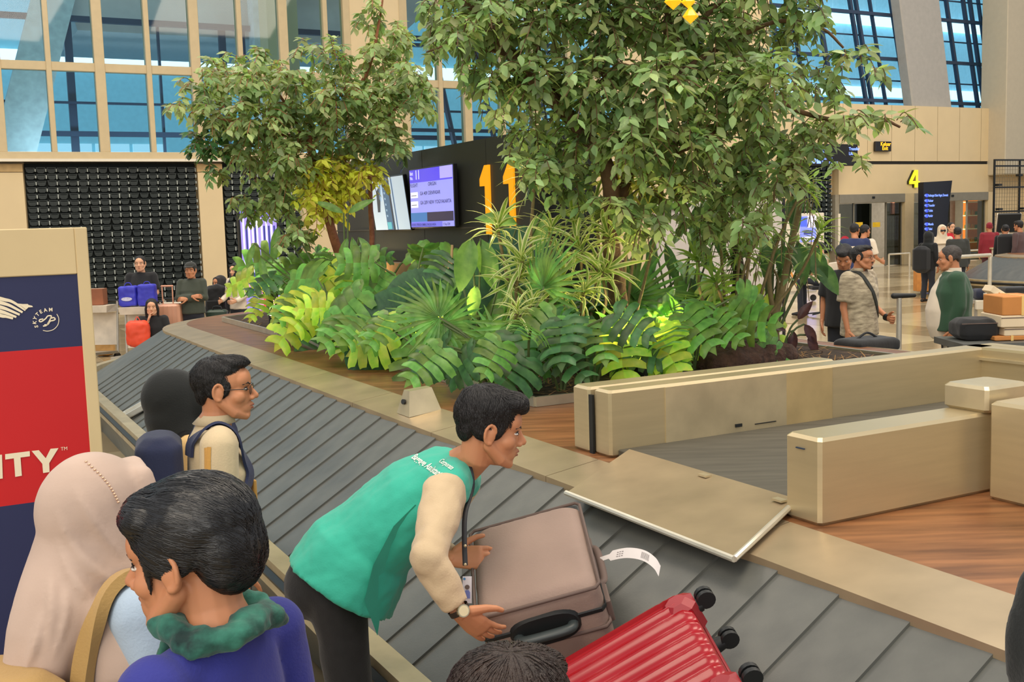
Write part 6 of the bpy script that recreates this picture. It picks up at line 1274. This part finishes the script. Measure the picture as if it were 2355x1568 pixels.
tq([(.0, .3), (.25, .42), (.3, .5), (0, .44)], tv3); tq([(.4, .15), (.55, .15), (.62, .5), (.45, .5)], tv3); tq([(.7, .1), (.95, .2), (.9, .42), (.75, .42)], tv3); tq([(0, .2), (.04, .2), (.06, .45), (0, .45)], tv4); tq([(.5, .12), (.56, .12), (.6, .3), (.53, .3)], tv4, .006)
tq([(.1, .02), (.6, .02), (.5, .12), (.2, .12)], tv2, .005); tq([(.2, .22), (.38, .2), (.36, .48), (.3, .5)], tv5, .005)
# white board behind the planting and the screen kiosk beyond
u = PY(1650, 600, 14.6).dot(EU); a, b_, z0, z1_ = rect(1513, 458, 1800, 800, u)
wbd = empty('white_board', W(u, (a+b_)/2, 0), 'large plain pale board standing behind the plants, right of the number 11', 'board')
obj('panel', MB().ubox(u, u+.10, a, b_, .06, z1_, .01), mat('pale_board', (206, 198, 190), .5, var=.03), wbd); obj('edge_post', MB().ubox(u-.01, u+.11, b_, b_+.04, 0, z1_), M_BLACK, wbd); obj('dark_bar', MB().ubox(u-.03, u, a+.1, a+.38, z1_-.12, z1_-.06), M_BLACK, wbd)
for q_ in (.25, .75): obj('foot', MB().ubox(u-.25, u+.35, a+(b_-a)*q_-.04, a+(b_-a)*q_+.04, 0, .06), M_BLACK, wbd)
u = 28.2; a, b_, z0, z1_ = rect(1806, 490, 1896, 620, u)
ki = empty('screen_kiosk', W(u, (a+b_)/2, 0), 'cream kiosk with a blue-violet screen in front of the plant wall by gate 4', 'kiosk')
obj('cabinet', MB().ubox(u, u+.5, a, b_, 0, z1_, .02), M_WHITE, ki); a2, b2_, z2_, z3_ = rect(1840, 497, 1876, 556, u)
sc_ = obj('screen', MB().ubox(u-.02, u, a2, b2_, z2_, z3_), scr('kiosk_blue', (120, 130, 240), 1), ki)
for k, (x0, x1, y0, y1, m_) in enumerate(((.45, 1, .55, 1, tv2), (0, .4, .6, .95, scr('kiosk_deep', (70, 90, 220), 1)), (.1, .9, .05, .2, tv2), (.2, .7, .3, .45, tv5))): obj('picture_patch', MB().ubox(u-.026, u-.021, a2+(b2_-a2)*x0, a2+(b2_-a2)*x1, z2_+(z3_-z2_)*y0, z2_+(z3_-z2_)*y1), m_, sc_)
# railings
def railing(label, px, py, y, w, h=.75):
    p = PY(px, py, y); p.z = 0; r = empty('floor_railing', p, label, 'railing', 'floor railings'); d = EV
    for s in (-1, 1): obj('post', MB().cyl(p+d*s*w/2, p+d*s*w/2+EZ*h, .03, 10), mat('satin_rail', (206, 198, 178), .35, .5), r, 40)
    obj('top_rail', MB().cyl(p-d*w/2+EZ*h, p+d*w/2+EZ*h, .03, 10), MATS['satin_rail'], r, 40); return r
railing('low metal railing in front of gate 4 left door', 2068, 600, 34, .9); railing('low metal railing in front of gate 4 right door', 2235, 590, 35, 1.4); railing('metal railing beside the green jacket', 2230, 660, 16.5, .9, 1.35)
pl_ = empty('queue_post', V((PY(1930, 540, 30).x, 30, 0)), 'slim white queue post with a red ring left of gate 4', 'post'); p = PY(1930, 540, 30)
obj('pole', MB().cyl(V((p.x, 30, 0)), V((p.x, 30, 2.05)), .035, 10), M_WHITE, pl_, 40); obj('ring', MB().cyl(V((p.x, 30, .75)), V((p.x, 30, .85)), .06, 10), mat('red_paint', (190, 40, 60), .5), pl_, 40); obj('base', MB().cyl(V((p.x, 30, 0)), V((p.x, 30, .03)), .18, 14), M_WHITE, pl_, 40); obj('disc', MB().cyl(V((p.x+.16, 30, 1.32)), V((p.x+.16, 30.03, 1.32)), .12, 14), mat('red_paint', (190, 40, 60), .5), pl_, 40)
# ================================================================== TROLLEYS AND LUGGAGE
M_TR = mat('trolley_metal', (196, 190, 176), .35, .6); M_TP = mat('trolley_panel', (226, 212, 190), .5); M_WHL = mat('rubber_wheel', (30, 30, 32), .6)
def trolley(label, pos, fwd, panel=None, group='luggage trolleys'):
    f = V((fwd[0], fwd[1], 0)).normalized(); r_ = f.cross(EZ); p = V((pos[0], pos[1], 0)); t = empty('luggage_trolley', p, label, 'trolley', group)
    def q(x, y, z): return p+r_*x+f*y+EZ*z
    obj('platform', MB().hexa([q(-.28, -.3, .16), q(.28, -.3, .16), q(.22, .55, .22), q(-.22, .55, .22), q(-.28, -.3, .2), q(.28, -.3, .2), q(.22, .55, .26), q(-.22, .55, .26)]), M_TR, t)
    for s in (-1, 1): obj('upright', MB().loft([q(s*.27, -.28, .18), q(s*.27, -.36, 1.0)], .018, seg=8, cap='flat'), M_TR, t, 40)
    obj('back_panel', MB().hexa([q(-.25, -.31, .3), q(.25, -.31, .3), q(.25, -.29, .3), q(-.25, -.29, .3), q(-.25, -.36, .82), q(.25, -.36, .82), q(.25, -.34, .82), q(-.25, -.34, .82)]), panel or M_TP, t)
    obj('basket', MB().hexa([q(-.27, -.34, .84), q(.27, -.34, .84), q(.25, -.04, .84), q(-.25, -.04, .84), q(-.27, -.36, .95), q(.27, -.36, .95), q(.27, -.02, .95), q(-.27, -.02, .95)]), M_TP, t)
    obj('handle', MB().loft([q(-.29, -.37, 1.0), q(.29, -.37, 1.0)], .022, seg=8), M_BLACK, t, 40)
    for (x, y, z) in ((-.25, -.28, .09), (.25, -.28, .09), (0, .48, .08)): obj('wheel', MB().cyl(q(x, y, z)-r_*.02, q(x, y, z)+r_*.02, z-.004, 14), M_WHL, t, 40)
    return t, q
def box_thing(name, label, c, hx, hy, hz, yaw, m, bev=.01, cat='box', soft=0, group=None):
    X = V((cos(yaw), sin(yaw), 0)); Y = EZ.cross(X); b = MB().box(c, X*hx, Y*hy, EZ*hz, bev)
    if soft: b = remesh(b, soft, 5); folds(b, hz*.08, 7, None, len(label))
    r = empty(name, V(c)-EZ*hz, label, cat, group); obj('body', b, m, r, 180 if soft else None); return r, X, Y
def wheelcase(label, c, hx, hy, hz, yaw, m, telescopic=0, name='suitcase'):
    r, X, Y = box_thing(name, label, V(c)+EZ*0, hx, hy, hz-.03, yaw, m, .03, 'suitcase'); c = V(c); r.location.z = c.z-hz
    for o in r.children: o.location.z += .03
    mb = MB()
    for k in range(6): mb.box(c+X*(-hx*.8+hx*.32*k)-Y*hy-EZ*0, X*.006, Y*.004, EZ*(hz*.85))
    obj('rib', mb, m, r, kind='stuff')
    for sx in (-1, 1):
        for sy in (-1, 1): w = c+X*sx*hx*.8+Y*sy*hy*.6-EZ*(hz-.025); obj('wheel', MB().cyl(w-X*.012, w+X*.012, .026, 10), M_WHL, r, 40)
    if telescopic:
        h = MB()
        for s in (-1, 1): h.cyl(c+X*s*.08+EZ*(hz-.03), c+X*s*.08+EZ*(hz+telescopic), .011, 8)
        h.loft([c-X*.085+EZ*(hz+telescopic), c+X*.085+EZ*(hz+telescopic)], .015, seg=8); obj('telescopic_handle', h, m, r, 40)
    else: obj('handle', MB().loft(catmull([c-X*.07+EZ*(hz-.03), c-X*.05+EZ*(hz+.02), c+X*.05+EZ*(hz+.02), c+X*.07+EZ*(hz-.03)], 4), .012, seg=6), M_BLACK, r, 60)
    return r
# left group
p = PY(312, 690, 16.6); t, q = trolley('luggage trolley with pale panel pushed by the person in the black shirt', (p.x, 16.55), (0, -1)); zb = .955
for k, (x, lab) in enumerate(((-.15, 'blue carrier bag with a white emblem on the trolley basket'), (.14, 'plain blue carrier bag at the back of the trolley basket'))):
    c = V((p.x+x, 16.74+k*.0, zb+.16+.01*k)); r, X, Y = box_thing('carrier_bag', lab, c, .135, .09, .155+.012*k, .05*k, mat('blue_bag', (58, 60, 190), .5, var=.1), .02, 'bag', .014, 'blue bags on the trolley')
    obj('handle', MB().loft(catmull([c+V((-.06, 0, .15)), c+V((-.03, 0, .2)), c+V((.03, 0, .2)), c+V((.06, 0, .15))], 4), .006, seg=6), MATS['blue_bag'], r, 60)
    if k == 0: obj('emblem', MB().loft([c+V((0, -.101, -.04)), c+V((0, -.105, -.04))], [.085, .085], [.03, .03], side=V((1, 0, 0)), seg=14, cap='flat'), mat('bag_print', (206, 206, 230), .6, var=.2, scale=60), r)
c = PY(318, 768, 16.2); r, X, Y = box_thing('carrier_bag', 'round orange-red bag hanging low on the trolley by the belt end', c, .17, .1, .2, .2, mat('orange_red_bag', (236, 78, 44), .55), .08, 'bag', .02)
obj('handle', MB().loft(catmull([c+V((-.05, 0, .18)), c+V((0, 0, .26)), c+V((.05, 0, .18))], 4), .006, seg=6), mat('orange_red_bag', (236, 78, 44), .55), r, 60)
p = PY(206, 690, 17.2); t, q = trolley('luggage trolley half hidden behind the cream sign board', (p.x, 17.2), (-.15, -1))
c = V((p.x+.05, 17.42, .955+.13)); r, X, Y = box_thing('cardboard_box', 'small brown box on the trolley behind the sign board', c, .12, .1, .13, 0, mat('brown_card', (150, 92, 62), .7), .005); obj('tape', MB().box(c+EZ*.131, (.12, 0, 0), (0, .02, 0), (0, 0, .001)), M_TP, r)
c = PY(238, 748, 18.5); c.z = .27; r, X, Y = box_thing('holdall', 'tan soft bag on the floor between the two trolleys', c, .16, .13, .26, .3, mat('tan_bag', (190, 146, 84), .7), .1, 'bag', .02); obj('handle', MB().loft(catmull([c+V((-.07, 0, .24)), c+V((0, 0, .33)), c+V((.07, 0, .24))], 4), .012, seg=6), mat('tan_bag', (190, 146, 84), .7), r, 60)
p = PY(384, 695, 16.9); trolley('low luggage trolley under the pink suitcase', (p.x, 17.25), (0, -1)); zt_ = p.z
wheelcase('tall pink suitcase with raised handle between the seated person and the cap', V((p.x, 16.95, (zt_+.24)/2)), .21, .13, (zt_-.24)/2, 0, mat('pink_shell', (214, 158, 128), .4, var=.04), .25)
p = PY(491, 700, 17.3); wheelcase('dark green ribbed suitcase beside the person with folded arms', V((p.x, 17.5, .42)), .16, .12, .42, .1, mat('green_shell', (40, 62, 48), .5))
c = PY(483, 665, 18.0); r, X, Y = box_thing('backpack', 'black backpack behind the folded-arms person, against the pier', V((c.x, 18.3, .87)), .17, .12, .3, .2, C_BLACK, .1, 'bag', .02); obj('pocket', MB().box(V((c.x, 18.3-.12, .8)), X*.12, Y*.03, EZ*.12, .03), C_BLACK, r)
bt = empty('bag_table', V((c.x, 18.3, 0)), 'low dark stand under the black backpack by the pier', 'table'); obj('table_top', MB().box(V((c.x, 18.3, .55)), (.3, 0, 0), (0, .2, 0), (0, 0, .02)), M_BLACK, bt)
for sx in (-.26, .26): obj('leg', MB().box(V((c.x+sx, 18.3, .265)), (.02, 0, 0), (0, .18, 0), (0, 0, .265)), M_BLACK, bt)
# right group
p = PY(1832, 660, 26); t, q = trolley('luggage trolley with orange sign panel behind the young tree', (p.x-.1, 26), (.95, -.3)); obj('advert_plate', MB().hexa([q(-.2, .15, .28), q(.2, .15, .28), q(.2, .17, .28), q(-.2, .17, .28), q(-.2, -.12, .85), q(.2, -.12, .85), q(.2, -.1, .85), q(-.2, -.1, .85)]), mat('orange_panel', (236, 150, 40), .5, var=.2), t)
p = PY(2068, 680, 10.2); hp_ = V((p.x, 10.2, 0)); t = empty('luggage_trolley', hp_, 'luggage trolley post with black handle in front of the camouflage shirt', 'trolley', 'luggage trolleys')
obj('upright', MB().loft([hp_+EZ*.15, p-EZ*.02], [.03, .024], seg=10, cap='flat'), M_TR, t, 40); obj('handle', MB().loft([p+V((-.05, 0, 0)), p+V((.14, .0, .0))], [.028, .02], seg=10), M_BLACK, t, 40)
for s in (-1, 1): obj('wheel', MB().cyl(hp_+V((s*.2, 0, .07))-R0*.02, hp_+V((s*.2, 0, .07))+R0*.02, .068, 12), M_WHL, t, 40)
obj('platform', MB().box(hp_+EZ*.15, (.22, 0, 0), (0, .3, 0), (0, 0, .02)), M_TR, t)
p = PY(2138, 640, 27); bz = wheelcase('olive suitcase with an orange carton strapped on, by the white headscarf', V((p.x+.08, 27.2, .42)), .22, .14, .42, .1, mat('olive_shell', (112, 112, 40), .6))
c = PY(2120, 632, 26.9); r, X, Y = box_thing('cardboard_box', 'lower orange carton leaning on the olive suitcase', V((c.x, 26.85, .45)), .18, .14, .36, 0, mat('orange_card', (222, 150, 76), .65), .01); obj('label', MB().box(V((c.x, 26.705, .35)), (.08, 0, 0), (0, .003, 0), (0, 0, .06)), M_WHITE, r)
c = PY(2141, 603, 27.1); r, X, Y = box_thing('cardboard_box', 'upper orange carton standing on the olive suitcase', V((c.x+.04, 27.2, .84+.18)), .16, .12, .17, 0, mat('orange_card', (222, 150, 76), .65), .01); obj('tape', MB().box(V((c.x+.04, 27.075, 1.02)), (.02, 0, 0), (0, .003, 0), (0, 0, .17)), M_WHITE, r)
# boxed trolleys at the right edge
def bz(px0, px1, py0, py1, y): a, b_, c, d = PY(px0, (py0+py1)/2, y), PY(px1, (py0+py1)/2, y), PY((px0+px1)/2, py0, y), PY((px0+px1)/2, py1, y); return a.x, b_.x, d.z, c.z
def rbox(name, label, px0, px1, py0, py1, y, dep, m, cat='box', soft=0, tape=None, group=None):
    x0, x1, z0, z1_ = bz(px0, px1, py0, py1, y); c = V(((x0+x1)/2, y+dep/2, (z0+z1_)/2)); r, X, Y = box_thing(name, label, c, (x1-x0)/2, dep/2, (z1_-z0)/2, 0, m, .008 if not soft else .05, cat, soft, group)
    if tape: obj('tape', MB().box(V(((x0*.45+x1*.55), y-.002, c.z)), (.012, 0, 0), (0, .003, 0), (0, 0, (z1_-z0)/2+.002)), tape, r); obj('tape', MB().box(V(((x0*.45+x1*.55), y+dep/2, z1_+.001)), (.012, 0, 0), (0, dep/2, 0), (0, 0, .002)), tape, r)
    else: obj('lid_seam', MB().box(V((c.x, y-.001, z0+(z1_-z0)*.8)), ((x1-x0)/2, 0, 0), (0, .002, 0), (0, 0, .004)), M_CASED, r)
    return r, x0, x1, z0, z1_
M_FOAM = mat('foam_box', (232, 212, 178), .7, var=.04); M_CARD = mat('orange_brown_card', (204, 136, 70), .7, var=.06); M_TAPE = mat('cream_tape', (236, 196, 120), .4)
r, x0, x1, zf, z1_ = rbox('foam_box', 'lower cream foam box at the right edge, under another foam box', 2310, 2380, 753, 772, 10.0, .4, M_FOAM, group='foam boxes')
rbox('foam_box', 'upper cream foam box at the right edge, under the brown carton', 2303, 2385, 725, 752.5, 9.98, .45, M_FOAM, group='foam boxes')
r, a_, b_, z0, z1_ = rbox('cardboard_box', 'orange-brown carton with cream tape on top of the foam boxes', 2306, 2390, 681, 724.5, 9.98, .42, M_CARD, tape=M_TAPE)
r2_, *_q = rbox('cardboard_box', 'flat orange-brown carton under the foam boxes at the right edge', 2288, 2360, 772.5, 783, 10.0, .45, M_CARD, tape=M_TAPE)
zl = PY(2300, 783.5, 10.0).z
pt = empty('luggage_trolley', V(((x0+x1)/2-.2, 10.2, 0)), 'loaded flat trolley under the boxes and black bag at the right edge', 'trolley', 'luggage trolleys'); xa, xb = PY(2200, 790, 10.0).x, PY(2385, 790, 10.0).x
obj('platform', MB().box(V(((xa+xb)/2, 10.2, zl-.035)), ((xb-xa)/2, 0, 0), (0, .34, 0), (0, 0, .03)), mat('trolley_grey', (96, 98, 94), .5), pt)
for sx in (.1, .9):
    for sy in (-.25, .25): w = V((xa+(xb-xa)*sx, 10.2+sy, .08)); obj('wheel', MB().cyl(w-R0*.02, w+R0*.02, .078, 12), M_WHL, pt, 40); obj('post', MB().cyl(w+EZ*.05, V((w.x, w.y, zl-.06)), .02, 8), M_TR, pt, 40)
rbox('duffel_bag', 'big black duffel bag on the trolley beside the green jacket', 2212, 2303, 734, 783, 10.05, .36, C_BLACK, 'bag', .014)
x0, x1, z0, z1_ = bz(2244, 2312, 690, 711, 11.6); t2 = empty('luggage_trolley', V(((x0+x1)/2, 11.8, 0)), 'trolley with a wide white panel behind the green jacket', 'trolley', 'luggage trolleys')
obj('back_panel', MB().box(V(((x0+x1)/2, 11.6, (z0+z1_)/2)), ((x1-x0)/2, 0, 0), (0, .02, 0), (0, 0, (z1_-z0)/2), .005), M_WHITE, t2); obj('platform', MB().box(V(((x0+x1)/2, 11.9, .2)), ((x1-x0)/2, 0, 0), (0, .4, 0), (0, 0, .02)), M_TR, t2)
for s, xx in ((-1, x0+.02), (1, x1-.02)): obj('upright', MB().cyl(V((xx, 11.64, .16)), V((xx, 11.64, z1_)), .018, 8), M_TR, t2, 40); obj('wheel', MB().cyl(V((xx-.02, 11.75, .08)), V((xx+.02, 11.75, .08)), .078, 12), M_WHL, t2, 40)
obj('basket', MB().box(V(((x0+x1)/2, 11.82, z1_-.02)), ((x1-x0)/2, 0, 0), (0, .19, 0), (0, 0, .015)), M_TR, t2)
x0, x1, z0q, z1q = bz(2250, 2290, 666, 689.5, 11.7); r, X, Y = box_thing('holdall', 'dark navy bag on the white-panelled trolley', V(((x0+x1)/2, 11.83, z1_+(z1q-z0q)/2)), (x1-x0)/2, .11, (z1q-z0q)/2, 0, C_NAVY, .04, 'bag', .014); obj('strap', MB().box(V(((x0+x1)/2, 11.71, z1_+.06)), (.02, 0, 0), (0, .004, 0), (0, 0, .05)), C_BLACK, r)
pa, pb2 = PY(2286, 662, 11.4), PY(2322, 684, 11.4); tq_ = (pb2-pa).normalized(); r = empty('carton_lid', (pa+pb2)/2, 'cream carton leaning at a slant above the white trolley panel', 'box'); obj('body', MB().box((pa+pb2)/2+V((0, .1, -.02)), tq_*((pb2-pa).length/2+.03), V((0, .1, 0)), tq_.cross(V((0, 1, 0)))*.035, .004), M_FOAM, r); obj('flap', MB().box((pa+pb2)/2+V((0, 0, -.06)), tq_*.06, V((0, .002, 0)), tq_.cross(V((0, 1, 0)))*.04), M_CARD, r)
x0, x1, z0, z1_ = bz(2312, 2375, 660, 674, 11.4); r, X, Y = box_thing('holdall', 'black bag lying behind the orange-brown carton at the right edge', V(((x0+x1)/2, 11.5, (z0+z1_)/2)), (x1-x0)/2, .12, (z1_-z0)/2, 0, C_BLACK, .03, 'bag', .014)
rk = empty('rail_stand', V(((x0+x1)/2, 11.55, 0)), 'white railed stand carrying the black bag at the right edge', 'stand'); obj('shelf', MB().box(V(((x0+x1)/2, 11.5, z0-.03)), ((x1-x0)/2+.1, 0, 0), (0, .2, 0), (0, 0, .02)), M_WHITE, rk)
for xx in (x0, x1): obj('leg', MB().cyl(V((xx, 11.5, 0)), V((xx, 11.5, z0-.04)), .02, 8), M_WHITE, rk, 40)
# black bag on the far side of the carousel and a panel on the second one
c = W(6.35, 6.62, .99); r, X, Y = box_thing('holdall', 'flat black bag on the far belt in front of the camouflage shirt', c+EZ*.0, .24, .15, .06, AN, C_BLACK, .05, 'bag', .014); obj('strap', MB().loft(catmull([c+X*-.12+EZ*.05, c+EZ*.1, c+X*.12+EZ*.05], 4), .01, seg=6), C_BLACK, r, 60)
# monitor on the counter at the right edge
p = PY(2318, 512, 29); cnt = empty('service_counter', V((p.x, 29, 0)), 'pale service counter with a dark monitor at the far right', 'counter'); obj('body', MB().box(V((p.x, 29, .5)), (.5, 0, 0), (0, .25, 0), (0, 0, .5), .02), M_WHITE, cnt); obj('top', MB().box(V((p.x, 29, 1.02)), (.55, 0, 0), (0, .3, 0), (0, 0, .02)), M_TRIM, cnt)
mo = empty('monitor', V((p.x, 29, 1.04)), 'dark tilted monitor on the pale counter at the far right', 'screen'); obj('stand', MB().cyl(V((p.x, 29, 1.04)), V((p.x, 29, 1.45)), .04, 10), M_WHITE, mo, 40); obj('display', MB().box(V((p.x, 28.95, p.z)), (.3, 0, 0), (0, .03, .02), (0, -.05, .24), .01), M_BLACK, mo); obj('rear_shell', MB().box(V((p.x+.02, 29.02, p.z-.03)), (.32, 0, 0), (0, .03, .02), (0, -.05, .27), .01), M_WHITE, mo)
# golden lanterns hanging in the big tree
for k, (px, py, s, lab) in enumerate(((1588, 38, .045, 'faceted orange lantern hanging in the big tree, lower one'), (1548, 4, .05, 'golden lantern at the top edge in the big tree'), (1583, 5, .04, 'small golden lantern right of the top one in the big tree'))):
    p = PY(px, py, 6.25); r = empty('lantern', p-EZ*s, lab, 'lantern', 'lanterns in the big tree'); b = MB(); t_ = [p+V((cos(a)*s, sin(a)*s, 0)) for a in [2*pi*i/6 for i in range(6)]]
    b.add(t_+[p+EZ*s*1.4, p-EZ*s*.9], [(i, (i+1) % 6, 6) for i in range(6)]+[((i+1) % 6, i, 7) for i in range(6)]); obj('shade', b, mat('amber_glass', (250, 176, 30), .3, emit=.9, var=.1), r); obj('cord', MB().cyl(p+EZ*s*1.3, p+EZ*.6, .003, 5), M_BLACK, r)
